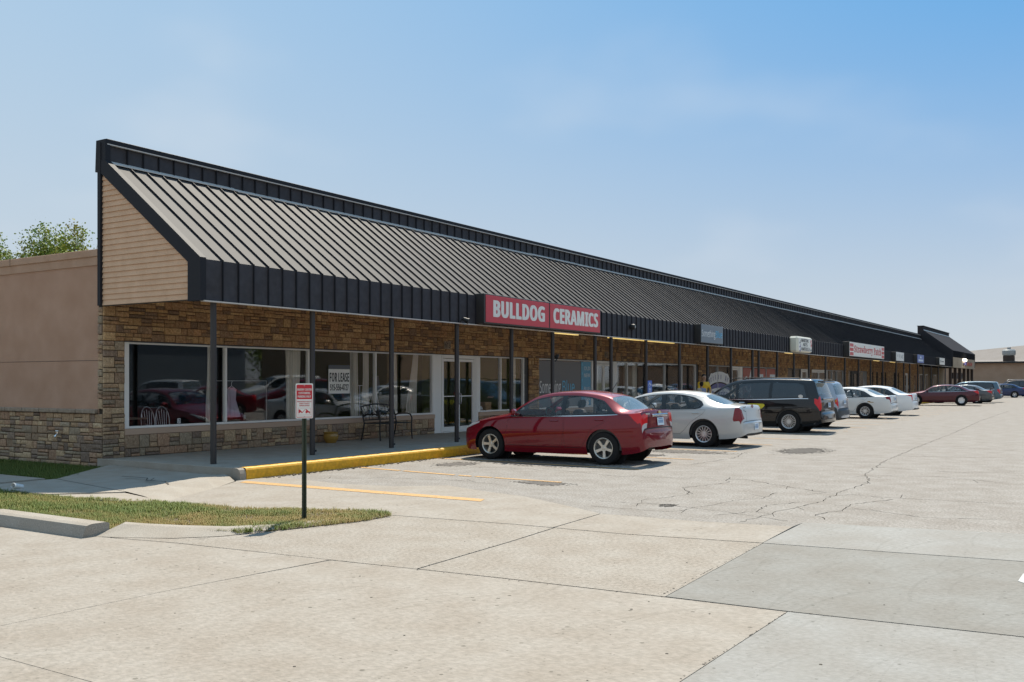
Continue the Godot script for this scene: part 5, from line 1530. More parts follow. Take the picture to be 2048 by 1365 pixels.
# ---------------------------------------------------------------- what stands behind the shop glass
func make_shop_things() -> void:
	var b: Bag
	for q in [[13.86, 0.20, "pale curtain gathered beside the first mullion of the left window"], [16.28, 0.46, "cream curtain gathered beside the second mullion, behind the parking sign"], [18.42, 0.26, "white curtain gathered in the pane right of the lease board"], [18.84, 0.20, "cream curtain hanging just left of the third mullion"], [19.98, 0.24, "white curtain hanging in the last pane before the door"], [25.98, 0.20, "grey curtain at the right end of the green-walled window"]]:
		drape(q[0], q[1], q[2], 0.0)
	drape(20.78, 0.40, "white curtain tied back in the pane beside the white shop door", 0.55)
	# wire-back chairs
	var ch := thing("hoop_chair", "leftmost white hoop-back metal chair behind the left window", "chair", P(12.12, 0.2, -17.3), 0.5, "hoop-back chairs in the left window")
	var hp := PackedVector3Array()
	for k in 13: hp.append(P(0.2 * cos(PI - PI * k / 12.0), 0.45 + 0.45 * pow(sin(PI * k / 12.0), 0.6) + 0.02, -0.18 - 0.05 * sin(PI * k / 12.0)))
	b = Bag.new(); b.tube(hp, 0.011, 6)
	for k in 5: b.tube(PackedVector3Array([P(-0.1 + k * 0.05, 0.46, -0.18), P((-0.1 + k * 0.05) * 1.5, 0.86 - absf(k - 2.0) * 0.03, -0.225)]), 0.006, 5)
	bag(ch, "back", b, M.rim_bright)
	b = Bag.new(); b.lathe(V2([0, 0.44, 0.2, 0.44, 0.21, 0.455, 0.2, 0.47, 0, 0.475]), 20); bag(ch, "seat", b, M.cabin)
	for q in [[-1, -1], [1, -1], [-1, 1], [1, 1]]:
		b = Bag.new(); b.tube(PackedVector3Array([P(q[0] * 0.15, 0.44, q[1] * 0.15), P(q[0] * 0.19, 0.0, q[1] * 0.19)]), 0.011, 6); bag(ch, "leg", b, M.rim_bright)
	for q in [[13.05, -17.2, 0.2, "middle white hoop-back chair behind the left window"], [13.45, -17.25, 0.15, "white hoop-back chair nearest the column in the left window"]]:
		var c := ch.duplicate()
		c.name = numbered(self, "hoop_chair")
		c.position = P(q[0], 0.2, q[1]); c.rotation.y = q[2]
		add_child(c, true)
		tag(c, q[3], "chair", "hoop-back chairs in the left window")
	var o := thing("shop_table", "low dark table with cloth behind the left window chairs", "table", P(12.5, 0.2, -17.6))
	b = Bag.new(); b.box(P(-0.4, 0.66, -0.35), P(0.4, 0.70, 0.35), Transform3D(), 0.01); bag(o, "top", b, M.room_tan)
	for q in [[-1, -1], [1, -1], [-1, 1], [1, 1]]:
		b = Bag.new(); b.box(P(q[0] * 0.35 - 0.03, 0, q[1] * 0.3 - 0.03), P(q[0] * 0.35 + 0.03, 0.66, q[1] * 0.3 + 0.03)); bag(o, "leg", b, M.cabin)
	# clothes on a hanger
	o = thing("hanging_dress", "pale lilac child's dress on a hanger behind the second pane", "dress", P(14.72, 0.2, -16.75))
	b = Bag.new()
	var rr := V2([0.05, 1.32, 0.13, 1.26, 0.10, 1.05, 0.16, 0.85, 0.22, 0.66])
	for i in rr.size() - 1:
		for k in 28:
			var f := func(kk: int, ii: int) -> Vector3:
				var a := TAU * kk / 28.0
				var q := rr[ii].x * (1.0 + (0.16 * sin(a * 7.0) if ii > 1 else 0.0))
				return P(cos(a) * q, rr[ii].y, sin(a) * q * 0.45)
			b.quad(f.call(k + 1, i), f.call(k, i), f.call(k, i + 1), f.call(k + 1, i + 1))
	bag(o, "skirt", b, M.get_or_add("dress", mat("dress", Color(0.44, 0.38, 0.46), 0.9)))
	b = Bag.new(); b.tube(PackedVector3Array([P(-0.14, 1.27, 0), P(0, 1.36, 0), P(0.14, 1.27, 0)]), 0.006, 5); b.tube(PackedVector3Array([P(0, 1.36, 0), P(0, 1.42, 0), P(0.02, 1.45, 0), P(0.0, 1.47, 0)]), 0.005, 5); bag(o, "hanger", b, M.rim_bright)
	o = thing("clothes_rail", "thin chrome clothes rail crossing the second pane", "rail", P(15.0, 0.2, -16.8))
	b = Bag.new(); b.tube(PackedVector3Array([P(-0.7, 0, 0), P(-0.7, 1.47, 0), P(0.8, 1.47, 0), P(0.8, 0, 0)]), 0.012, 6); bag(o, "bar", b, M.alu)
	# easel and stand in the last pane
	o = thing("easel", "dark easel with a framed card standing behind the last pane", "easel", P(20.05, 0.2, -17.1))
	for q in [[-0.22, 0.1], [0.22, 0.1], [0.0, -0.3]]:
		b = Bag.new(); b.tube(PackedVector3Array([P(q[0], 0, q[1]), P(0.0, 1.45, -0.05)]), 0.016, 6); bag(o, "leg", b, M.sign_white)
	b = Bag.new(); b.box(P(-0.14, 1.28, 0.0), P(0.12, 1.62, 0.02), Transform3D(Basis(Vector3.BACK, 0.2), P(0.3, 0, 0))); bag(o, "card", b, M.film_grey)
	o = thing("coat_stand", "thin white two-bar stand behind the pane right of the bench star", "stand", P(19.25, 0.2, -16.9))
	b = Bag.new()
	for x in [-0.08, 0.08]: b.tube(PackedVector3Array([P(x, 0, 0), P(x, 1.35, 0)]), 0.012, 6)
	b.tube(PackedVector3Array([P(-0.2, 1.35, 0), P(0.25, 1.35, 0)]), 0.012, 6); bag(o, "bar", b, M.rim_bright)
	o = thing("cardboard_box", "brown cardboard box on the sill right of the shop door", "box", P(24.62, 0.75, -16.62), 0.1)
	b = Bag.new(); b.box(P(-0.19, 0, -0.15), P(0.19, 0.27, 0.15), Transform3D(), 0.004); bag(o, "carton", b, M.cardboard)
	b = Bag.new(); b.box(P(-0.19, 0.27, 0.14), P(0.19, 0.272, 0.24), Transform3D(Basis(Vector3.RIGHT, -0.7), P(0, 0.10, 0.25))); bag(o, "flap", b, M.cardboard)
	o = thing("display_shelf", "low shelf with pale goods seen through the double door", "shelf", P(22.6, 0.2, -18.4))
	b = Bag.new(); b.box(P(-0.8, 0.0, -0.2), P(0.8, 0.38, 0.2), Transform3D(), 0.01); bag(o, "case", b, M.room_tan)
	# cream display columns behind the second shop's glass
	for q in [[33.6, "cream pillar behind the glass right of the second shop's door"], [37.2, "cream pillar behind the middle of the second shop's window"]]:
		o = thing("display_pillar", q[1], "pillar", P(q[0], 0.2, -17.6))
		b = Bag.new(); b.box(P(-0.22, 0, -0.22), P(0.22, 2.8, 0.22), Transform3D(), 0.02); bag(o, "shaft", b, M.sign_cream)

func drape(x: float, w: float, label: String, tie: float) -> void:
	var o := thing("curtain", label, "curtain", P(x, 0.0, -16.42))
	var b := Bag.new()
	var n := 36
	var ys := [0.76, 1.0, 1.25, 1.5, 1.8, 2.1, 2.40]
	var pt := func(i: int, j: int) -> Vector3:
		var u := float(i) / n - 0.5
		var y: float = ys[j]
		var squeeze := 1.0
		var shift := 0.0
		if tie > 0.0:
			var k: float = clampf((2.4 - y) / 1.64, 0, 1)
			squeeze = lerpf(0.45, 1.0, k); shift = lerpf(0.16, -0.05, k)
		return P(u * w * squeeze + shift, y, 0.035 * sin(u * w * 75.0 + 0.3 * j) + 0.012 * sin(u * 31.0 + j))
	for i in n:
		for j in ys.size() - 1:
			var nn := []
			for q in [[i, j], [i + 1, j], [i + 1, j + 1], [i, j + 1]]:
				var du: Vector3 = pt.call(mini(q[0] + 1, n), q[1]) - pt.call(maxi(q[0] - 1, 0), q[1])
				nn.append(du.cross(Vector3.UP).normalized())
			b.smooth(pt.call(i, j), pt.call(i + 1, j), pt.call(i + 1, j + 1), nn[0], nn[1], nn[2]); b.smooth(pt.call(i, j), pt.call(i + 1, j + 1), pt.call(i, j + 1), nn[0], nn[2], nn[3])
	bag(o, "cloth", b, M.curtain)

# ---------------------------------------------------------------- cars
# monotone cubic through (x, y) pairs
class Curve1:
	var x := PackedFloat32Array()
	var y := PackedFloat32Array()
	var m := PackedFloat32Array()
	func _init(list: Array, sx := 1.0, sy := 1.0) -> void:
		for i in range(0, list.size(), 2):
			x.append(list[i] * sx); y.append(list[i + 1] * sy)
		var n := x.size()
		m.resize(n)
		var d := PackedFloat32Array()
		for i in n - 1: d.append((y[i + 1] - y[i]) / (x[i + 1] - x[i]))
		for i in n:
			if i == 0: m[i] = d[0]
			elif i == n - 1: m[i] = d[n - 2]
			elif d[i - 1] * d[i] <= 0.0: m[i] = 0.0
			else:
				var a := x[i] - x[i - 1]; var b := x[i + 1] - x[i]
				m[i] = 3.0 * (a + b) / ((2.0 * b + a) / d[i - 1] + (b + 2.0 * a) / d[i])
	func at(q: float) -> float:
		var n := x.size()
		if q <= x[0]: return y[0]
		if q >= x[n - 1]: return y[n - 1]
		var lo := 0
		var hi := n - 1
		while hi - lo > 1:
			var mid := (lo + hi) >> 1
			if x[mid] <= q: lo = mid
			else: hi = mid
		var h := x[hi] - x[lo]
		var t := (q - x[lo]) / h
		var t2 := t * t; var t3 := t2 * t
		return y[lo] * (2 * t3 - 3 * t2 + 1) + m[lo] * h * (t3 - 2 * t2 + t) + y[hi] * (3 * t2 - 2 * t3) + m[hi] * h * (t3 - t2)

const TN := [0.0, 0.08, 0.22, 0.40, 0.60, 0.68, 0.86, 1.0]

class CarShape:
	var c := {}         # curves: top, belt, bot, wl, we, bow, drop
	var L := 4.6
	func section(s: float) -> Array:
		var wl: float = c.wl.at(s); var belt: float = c.belt.at(s); var bot: float = c.bot.at(s); var H: float = c.top.at(s)
		var we: float = minf(c.we.at(s), wl - 0.02); var drop: float = c.drop.at(s)
		belt = minf(belt, H - drop - 0.012)
		bot = minf(bot, belt - 0.05)
		var z := [0.0, wl - 0.065, 0.08, wl - 0.014, 0.22, wl, 0.40, wl - 0.035, 0.60, lerpf(wl - 0.035, we, 0.9), 0.68, we * 0.93, 0.86, we * 0.5, 1.0, 0.0]
		var y := [0.0, bot, 0.08, bot + 0.26 * (belt - bot), 0.22, bot + 0.60 * (belt - bot), 0.40, belt, 0.60, lerpf(belt, H - drop, 0.9), 0.68, H - drop * 0.74, 0.86, H - drop * 0.2, 1.0, H]
		return [Curve1.new(z), Curve1.new(y), c.bow.at(s), wl]
	func point(s: float, t: float) -> Vector3:
		return on(section(s), s, t)
	func on(q: Array, s: float, t: float) -> Vector3:
		var z: float = q[0].at(t)
		var r := z / maxf(q[3], 0.05)
		return Vector3(z, q[1].at(t), s - q[2] * (1.0 - r * r) - L * 0.5)
	func t_at(s: float, y: float) -> float:
		var q := section(s)
		var lo := 0.0; var hi := 0.6
		if y < q[1].at(0.0): return -0.03
		for i in 18:
			var m := (lo + hi) * 0.5
			if q[1].at(m) < y: lo = m
			else: hi = m
		return lo

func base_sedan() -> Dictionary:
	return {"L": 4.6, "fo": 0.93, "wb": 2.685, "W": 0.90, "H": 1.476, "R": 0.33,
		"top": [0, 0.52, 0.05, 0.62, 0.13, 0.72, 0.3, 0.80, 0.7, 0.895, 1.1, 0.965, 1.36, 1.02, 2.08, 1.385, 2.5, 1.462, 2.85, 1.476, 3.25, 1.44, 3.55, 1.375, 4.10, 1.095, 4.3, 1.075, 4.49, 1.085, 4.515, 1.03, 4.555, 0.74, 4.568, 0.68, 4.588, 0.64, 4.6, 0.50],
		"belt": [0, 0.46, 0.05, 0.56, 0.15, 0.66, 0.5, 0.78, 1.0, 0.87, 1.5, 0.925, 2.5, 0.95, 3.5, 0.985, 4.2, 1.015, 4.48, 1.03, 4.515, 0.97, 4.555, 0.68, 4.57, 0.62, 4.6, 0.46],
		"bot": [0, 0.30, 0.08, 0.22, 0.5, 0.19, 1.2, 0.185, 3.4, 0.195, 4.1, 0.22, 4.45, 0.27, 4.58, 0.33, 4.6, 0.36],
		"wl": [0, 0.50, 0.04, 0.63, 0.12, 0.76, 0.3, 0.85, 0.7, 0.893, 1.5, 0.90, 3.6, 0.90, 4.2, 0.868, 4.45, 0.82, 4.54, 0.775, 4.58, 0.72, 4.6, 0.60],
		"we": [0, 0.42, 0.13, 0.60, 0.5, 0.70, 1.2, 0.745, 1.4, 0.74, 2.08, 0.60, 2.8, 0.572, 3.5, 0.565, 4.10, 0.66, 4.3, 0.69, 4.5, 0.70, 4.56, 0.68, 4.6, 0.52],
		"bow": [0, 0.05, 0.5, 0.06, 1.2, 0.10, 1.5, 0.15, 2.1, 0.12, 2.8, 0.0, 3.5, -0.06, 4.1, -0.12, 4.4, -0.06, 4.6, -0.05],
		"drop": [0, 0.05, 0.5, 0.045, 1.3, 0.05, 1.6, 0.03, 2.2, 0.045, 3.0, 0.06, 3.6, 0.045, 4.1, 0.025, 4.5, 0.02, 4.6, 0.03],
		"glass": [[1.60, 0.425, 1.60, 0.47, 1.72, 0.555, 2.0, 0.575, 2.60, 0.585, 2.66, 0.415, 1.62, 0.412], [2.75, 0.415, 2.70, 0.585, 3.15, 0.580, 3.40, 0.56, 3.43, 0.42]],
		"quarter": [3.47, 0.42, 3.44, 0.555, 3.56, 0.52, 3.72, 0.425],
		"dlo": [1.47, 0.402, 1.46, 0.45, 1.66, 0.575, 2.0, 0.595, 2.7, 0.600, 3.2, 0.596, 3.5, 0.565, 3.72, 0.50, 3.98, 0.402],
		"strip": [1.47, 0.394, 3.98, 0.394, 3.98, 0.404, 1.47, 0.404],
		"doors": [[1.36, 0.06, 2.66, 0.05, 2.715, 0.20, 2.715, 0.393, 1.50, 0.393, 1.38, 0.33, 1.34, 0.2], [2.74, 0.05, 3.12, 0.05, 3.22, 0.12, 3.34, 0.235, 3.62, 0.31, 3.72, 0.393, 2.735, 0.393, 2.735, 0.20]],
		"windshield": [1.45, 0.66, 1.44, 1.0, 2.06, 1.0, 2.05, 0.70, 2.0, 0.655], "backlight": [3.60, 0.70, 3.585, 1.0, 4.06, 1.0, 4.05, 0.70, 4.0, 0.64, 3.66, 0.64],
		"tail": [[4.22, 0.385, 4.38, 0.415, 4.50, 0.42, 4.513, 0.44, 4.513, 0.78, 4.540, 0.74, 4.540, 0.45, 4.535, 0.30, 4.46, 0.27, 4.36, 0.31]],
		"tail_clear": [[4.540, 0.74, 4.552, 0.70, 4.552, 0.40, 4.545, 0.28, 4.535, 0.30, 4.540, 0.45]],
		"head": [[0.05, 0.50, 0.14, 0.60, 0.36, 0.45, 0.62, 0.40, 0.60, 0.36, 0.30, 0.34, 0.10, 0.36]],
		"handles": [2.50, 0.345, 3.52, 0.345], "seat_rows": [2.28, 3.18], "mirror_s": 1.60, "spokes": 5,
		"gaps": [[4.5535, 0.44, 4.5535, 1.0, 4.5572, 1.0, 4.5572, 0.44], [4.12, 0.706, 4.506, 0.706, 4.513, 0.79, 4.554, 0.76, 4.554, 0.767, 4.511, 0.797, 4.503, 0.713, 4.12, 0.713], [4.06, 0.62, 4.49, 0.50, 4.49, 0.506, 4.06, 0.628], [0.32, 0.60, 1.3, 0.635, 1.3, 0.641, 0.32, 0.606]]}

func base_van() -> Dictionary:
	return {"L": 5.14, "fo": 0.98, "wb": 3.08, "W": 0.985, "H": 1.755, "R": 0.345,
		"top": [0, 0.55, 0.06, 0.72, 0.14, 0.83, 0.3, 0.93, 0.8, 1.05, 1.12, 1.13, 1.25, 1.17, 2.15, 1.64, 2.6, 1.725, 3.3, 1.755, 4.3, 1.735, 4.70, 1.705, 4.78, 1.66, 4.97, 1.20, 5.03, 1.02, 5.055, 0.72, 5.075, 0.66, 5.11, 0.62, 5.14, 0.48],
		"belt": [0, 0.48, 0.15, 0.72, 0.5, 0.86, 1.2, 1.0, 2.0, 1.04, 3.5, 1.07, 4.6, 1.10, 4.9, 1.09, 4.98, 1.03, 5.03, 0.90, 5.055, 0.66, 5.14, 0.46],
		"bot": [0, 0.30, 0.1, 0.22, 0.6, 0.2, 4.4, 0.21, 4.9, 0.27, 5.14, 0.36],
		"wl": [0, 0.52, 0.05, 0.70, 0.15, 0.84, 0.4, 0.94, 0.8, 0.98, 1.5, 0.985, 4.2, 0.985, 4.7, 0.965, 4.95, 0.92, 5.05, 0.885, 5.10, 0.83, 5.14, 0.70],
		"we": [0, 0.45, 0.14, 0.66, 0.5, 0.77, 1.2, 0.83, 2.15, 0.715, 3.0, 0.70, 4.3, 0.69, 4.72, 0.68, 4.80, 0.70, 4.97, 0.80, 5.05, 0.80, 5.1, 0.74, 5.14, 0.60],
		"bow": [0, 0.06, 1.2, 0.12, 2.0, 0.12, 2.8, 0.0, 4.4, -0.01, 4.75, -0.05, 5.14, -0.06],
		"drop": [0, 0.05, 1.2, 0.05, 2.2, 0.05, 3.0, 0.06, 4.5, 0.05, 4.8, 0.03, 5.14, 0.03],
		"glass": [[1.42, 0.425, 1.44, 0.48, 1.62, 0.555, 2.0, 0.575, 2.30, 0.58, 2.30, 0.415, 1.46, 0.412]],
		"glass_dark": [[2.40, 0.415, 2.40, 0.58, 3.40, 0.585, 3.40, 0.415], [3.50, 0.415, 3.50, 0.585, 4.30, 0.575, 4.48, 0.55, 4.62, 0.42]],
		"quarter": [], "dlo": [1.34, 0.402, 1.33, 0.45, 1.56, 0.575, 2.0, 0.592, 3.0, 0.598, 4.35, 0.592, 4.56, 0.56, 4.72, 0.402],
		"strip": [1.34, 0.394, 4.72, 0.394, 4.72, 0.404, 1.34, 0.404],
		"doors": [[1.20, 0.06, 2.30, 0.05, 2.345, 0.20, 2.345, 0.393, 1.38, 0.393, 1.22, 0.33, 1.18, 0.2], [2.365, 0.05, 3.40, 0.05, 3.40, 0.393, 2.365, 0.393]],
		"windshield": [1.33, 0.66, 1.31, 1.0, 2.10, 1.0, 2.10, 0.70, 2.04, 0.655], "backlight": [4.785, 0.68, 4.775, 1.0, 4.955, 1.0, 4.955, 0.66, 4.93, 0.60, 4.82, 0.62], "dark_back": true,
		"tail": [[4.86, 0.40, 4.965, 0.41, 4.975, 0.46, 4.975, 0.70, 5.046, 0.665, 5.05, 0.40, 5.03, 0.25, 4.93, 0.28, 4.87, 0.32]],
		"tail_clear": [], "head": [[0.06, 0.50, 0.16, 0.60, 0.40, 0.45, 0.70, 0.40, 0.68, 0.36, 0.30, 0.34, 0.10, 0.36]],
		"handles": [2.20, 0.35, 2.52, 0.35], "seat_rows": [2.0, 3.0], "mirror_s": 1.50, "spokes": 16,
		"gaps": [[5.0555, 0.44, 5.0555, 1.0, 5.059, 1.0, 5.059, 0.44], [4.74, 0.61, 4.97, 0.56, 5.045, 0.64, 5.055, 0.64, 5.055, 0.648, 5.044, 0.648, 4.968, 0.57, 4.74, 0.618]]}

# the base with other measures: s is moved piecewise so that the axles land right
func shaped(base: Dictionary, over: Dictionary) -> Dictionary:
	var d := base.duplicate(true)
	var anchors := [0.0, base.fo, base.fo + base.wb, base.L]
	for k in over: d[k] = over[k]
	var to := [0.0, d.fo, d.fo + d.wb, d.L]
	var mv := func(s: float) -> float:
		for i in 3:
			if s <= anchors[i + 1] or i == 2: return to[i] + (s - anchors[i]) / (anchors[i + 1] - anchors[i]) * (to[i + 1] - to[i])
		return s
	var ky: float = d.H / base.H; var kw: float = d.W / base.W
	for k in ["top", "belt", "bot", "wl", "we", "bow", "drop"]:
		var q: Array = d[k].duplicate()
		for i in range(0, q.size(), 2):
			q[i] = mv.call(q[i])
			q[i + 1] *= kw if k in ["wl", "we"] else (1.0 if k in ["bow", "bot"] else ky)
		d[k] = q
	for k in ["glass", "glass_dark", "doors", "tail", "tail_clear", "head", "cladding", "gaps"]:
		if not d.has(k): continue
		var list := []
		for q in d[k]:
			var r: Array = q.duplicate()
			for i in range(0, r.size(), 2): r[i] = mv.call(r[i])
			list.append(r)
		d[k] = list
	for k in ["quarter", "dlo", "strip", "windshield", "backlight", "handles"]:
		var r: Array = d[k].duplicate()
		for i in range(0, r.size(), 2): r[i] = mv.call(r[i])
		d[k] = r
	d.seat_rows = [mv.call(d.seat_rows[0]), mv.call(d.seat_rows[1])]
	d.mirror_s = mv.call(d.mirror_s)
	return d

func paint_mat(called: String, col: Color, metal := 0.25, rough := 0.35) -> StandardMaterial3D:
	var m := mat(called, col, rough, metal)
	m.metallic_specular = 0.2
	m.clearcoat_enabled = true; m.clearcoat = 1.0; m.clearcoat_roughness = 0.03
	return m

func make_car(called: String, label: String, category: String, d: Dictionary, paint: Material, at: Vector3, turn := 0.0, group := "") -> Node3D:
	var o := thing(called, label, category, at, turn, group)
	var sh := CarShape.new()
	sh.L = d.L
	for k in ["top", "belt", "bot", "wl", "we", "bow", "drop"]: sh.c[k] = Curve1.new(d[k])
	var L: float = d.L
	var R: float = d.R
	var axles := [d.fo, d.fo + d.wb]
	# stations, closer where the shape turns quickly
	var ss := PackedFloat32Array()
	var s := 0.0
	while s < L - 0.001:
		ss.append(s)
		var e := minf(s, L - s)
		s += 0.010 if e < 0.12 else (0.022 if e < 0.32 else 0.05)
	ss.append(L)
	var ts := PackedFloat32Array([0.0, 0.03, 0.06, 0.10, 0.14, 0.18, 0.22, 0.26, 0.30, 0.34, 0.37, 0.395, 0.42, 0.46, 0.50, 0.54, 0.57, 0.595, 0.615, 0.635, 0.655, 0.68, 0.73, 0.80, 0.86, 0.93, 1.0])
	var ns := ss.size(); var nt := ts.size()
	var pos := []
	for i in ns:
		var q := sh.section(ss[i])
		var row := PackedVector3Array()
		for j in nt: row.append(sh.on(q, ss[i], ts[j]))
		pos.append(row)
	var nor := []
	for i in ns:
		var row := PackedVector3Array()
		for j in nt:
			var a: Vector3 = pos[mini(i + 1, ns - 1)][j] - pos[maxi(i - 1, 0)][j]
			var b: Vector3 = pos[i][mini(j + 1, nt - 1)] - pos[i][maxi(j - 1, 0)]
			if j == nt - 1: b = Vector3(-1, 0, 0)
			row.append(b.cross(a).normalized() if b.cross(a).length() > 1e-9 else Vector3.UP)
		nor.append(row)
	if nor[ns / 2][6].x < 0:
		for i in ns:
			for j in nt: nor[i][j] = -nor[i][j]
	# regions of the skin, first come first served
	var regs := []
	var region := func(nm: String, m: Material, poly: PackedVector2Array, both: bool, inset: float) -> void:
		if poly.size() < 3: return
		var box := Rect2(poly[0], Vector2.ZERO)
		for p in poly: box = box.expand(p)
		regs.append({"name": nm, "mat": m, "poly": poly, "both": both, "box": box, "inset": inset, "bag": [Bag.new(), Bag.new()]})
	var arch := []
	for ax in axles:
		var poly := PackedVector2Array()
		for k in 33:
			var a := PI * 1.16 * k / 32.0 - PI * 0.08
			var p := Vector2(ax - cos(a) * (R + 0.05), R + sin(a) * (R + 0.05))
			poly.append(Vector2(p.x, sh.t_at(p.x, p.y)))
		arch.append(poly)
		var closed := poly.duplicate()
		closed.append(Vector2(poly[32].x, -0.05)); closed.append(Vector2(poly[0].x, -0.05))
		region.call("", null, closed, false, 0.0)
	for q in d.glass: region.call("window", M.car_glass, V2(q), false, 0.006)
	for q in d.get("glass_dark", []): region.call("window", M.car_glass_dark, V2(q), false, 0.006)
	region.call("window", M.car_glass, V2(d.quarter), false, 0.006)
	region.call("window_trim", d.get("trim", M.black_gloss), V2(d.dlo), false, 0.001)
	region.call("windshield", M.car_glass, V2(d.windshield), true, 0.003)
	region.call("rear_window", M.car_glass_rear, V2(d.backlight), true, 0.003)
	for q in d.tail: region.call("tail_light", d.get("tail_mat", M.tail_red), V2(q), false, 0.0)
	for q in d.tail_clear: region.call("reversing_light", M.lamp_clear, V2(q), false, 0.0)
	for q in d.head: region.call("headlight", M.lamp_clear, V2(q), false, 0.0)
	if d.has("belt_strip"): region.call("chrome_strip", d.belt_strip, V2(d.strip), false, -0.002)
	for q in d.get("cladding", []): region.call("lower_cladding", M.get_or_add("cladding", mat("cladding", Color(0.05, 0.052, 0.056), 0.6)), V2(q), false, -0.004)
	for q in d.doors:
		for r in Geometry2D.offset_polygon(V2(q), -0.0035): region.call("door", paint, r, false, 0.0)
	for q in d.doors: region.call("door_gap", M.black, V2(q), false, 0.004)
	for q in d.get("gaps", []): region.call("panel_gap", M.black, V2(q), true, 0.004)
	var body := Bag.new()
	var emit := func(bg: Bag, i: int, j: int, poly: PackedVector2Array, side: float, inset: float) -> void:
		var p := PackedVector3Array()
		var n := PackedVector3Array()
		for w in poly:
			var u := clampf((w.x - ss[i]) / (ss[i + 1] - ss[i]), 0, 1); var v := clampf((w.y - ts[j]) / (ts[j + 1] - ts[j]), 0, 1)
			var a: Vector3 = pos[i][j].lerp(pos[i + 1][j], u).lerp(pos[i][j + 1].lerp(pos[i + 1][j + 1], u), v)
			var nn: Vector3 = nor[i][j].lerp(nor[i + 1][j], u).lerp(nor[i][j + 1].lerp(nor[i + 1][j + 1], u), v).normalized()
			a -= nn * inset
			p.append(Vector3(a.x * side, a.y, a.z)); n.append(Vector3(nn.x * side, nn.y, nn.z))
		if poly.size() == 4:
			bg.smooth(p[0], p[1], p[2], n[0], n[1], n[2]); bg.smooth(p[0], p[2], p[3], n[0], n[2], n[3])
		else:
			var ix := Geometry2D.triangulate_polygon(poly)
			for k in range(0, ix.size(), 3): bg.smooth(p[ix[k]], p[ix[k + 1]], p[ix[k + 2]], n[ix[k]], n[ix[k + 1]], n[ix[k + 2]])
	for i in ns - 1:
		for j in nt - 1:
			var cell := Rect2(ss[i], ts[j], ss[i + 1] - ss[i], ts[j + 1] - ts[j])
			var pieces := [PackedVector2Array([cell.position, Vector2(cell.end.x, cell.position.y), cell.end, Vector2(cell.position.x, cell.end.y)])]
			for r in regs:
				if not r.box.intersects(cell): continue
				var left := []
				for pc in pieces:
					for got in Geometry2D.intersect_polygons(pc, r.poly):
						if r.name != "":
							emit.call(r.bag[0], i, j, got, 1.0, r.inset)
							emit.call(r.bag[0] if r.both else r.bag[1], i, j, got, -1.0, r.inset)
					left.append_array(Geometry2D.clip_polygons(pc, r.poly))
				pieces = left
				if pieces.is_empty(): break
			for pc in pieces:
				emit.call(body, i, j, pc, 1.0, 0.0); emit.call(body, i, j, pc, -1.0, 0.0)
	# closed ends
	for e in [0, ns - 1]:
		var k := Vector3(0, 0, -1 if e == 0 else 1)
		var mid := Vector3(0, (pos[e][0].y + pos[e][nt - 1].y) * 0.5, pos[e][nt - 1].z)
		for j in nt - 1:
			for sd in [1.0, -1.0]:
				var f := Vector3(sd, 1, 1)
				body.smooth(mid, pos[e][j] * f, pos[e][j + 1] * f, k, (k + nor[e][j] * f).normalized(), (k + nor[e][j + 1] * f).normalized())
		for sd in [1.0, -1.0]: body.smooth(mid, pos[e][0] * Vector3(sd, 1, 1), Vector3(0, pos[e][0].y, mid.z), k, k, k)
	bag(o, "body", body, paint)
	var done := {}
	var doors := []
	for r in regs:
		if r.name == "" : continue
		for sd in 2:
			if r.bag[sd].v.is_empty(): continue
			var made := bag(o, r.name, r.bag[sd], r.mat)
			if r.name == "door": doors.append(made)
	# wheel arches, floor and cabin
	var liner := Bag.new()
	for a in arch.size():
		for sd in [1.0, -1.0]:
			for k in 32:
				var p0 := sh.point(arch[a][k].x, maxf(arch[a][k].y, 0.0)); var p1 := sh.point(arch[a][k + 1].x, maxf(arch[a][k + 1].y, 0.0))
				p0.x *= sd; p1.x *= sd
				liner.quad(p0, p1, p1 - Vector3(sd * 0.34, 0, 0), p0 - Vector3(sd * 0.34, 0, 0))
			var c := Vector3(sd * (sh.c.wl.at(axles[a]) - 0.36), R, axles[a] - L / 2)
			for k in 20:
				var q0 := TAU * k / 20.0; var q1 := TAU * (k + 1) / 20.0
				liner.tri(c, c + Vector3(0, cos(q0), sin(q0)) * (R + 0.07), c + Vector3(0, cos(q1), sin(q1)) * (R + 0.07))
	liner.box(Vector3(-0.60 * d.W, 0.20, -L / 2 + 0.5), Vector3(0.60 * d.W, 0.32, L / 2 - 0.75))
	bag(o, "underbody", liner, M.black)
	var cab := Bag.new()
	var cw: float = d.W - 0.09
	var c0: float = d.windshield[0] - L / 2 - 0.05; var c1: float = d.backlight[4] - L / 2 if not d.has("dark_back") else L / 2 - 0.25
	var cy: float = sh.c.belt.at(L * 0.55) - 0.02
	cab.quad(Vector3(-cw, 0.3, c0), Vector3(-cw, 0.3, c1), Vector3(-cw, cy, c1), Vector3(-cw, cy, c0)); cab.quad(Vector3(cw, 0.3, c1), Vector3(cw, 0.3, c0), Vector3(cw, cy, c0), Vector3(cw, cy, c1))
	cab.quad(Vector3(-cw, 0.3, c1), Vector3(-cw, 0.3, c0), Vector3(cw, 0.3, c0), Vector3(cw, 0.3, c1))
	cab.quad(Vector3(-cw * 0.8, cy + 0.01, c1 + 0.02), Vector3(cw * 0.8, cy + 0.01, c1 + 0.02), Vector3(cw * 0.8, cy + 0.01, c1 - 0.45), Vector3(-cw * 0.8, cy + 0.01, c1 - 0.45))
	cab.box(Vector3(-cw * 0.86, cy - 0.30, c0 + 0.22), Vector3(cw * 0.86, cy - 0.005, c0 + 0.62), Transform3D(), 0.05)
	bag(o, "cabin", cab, M.cabin)
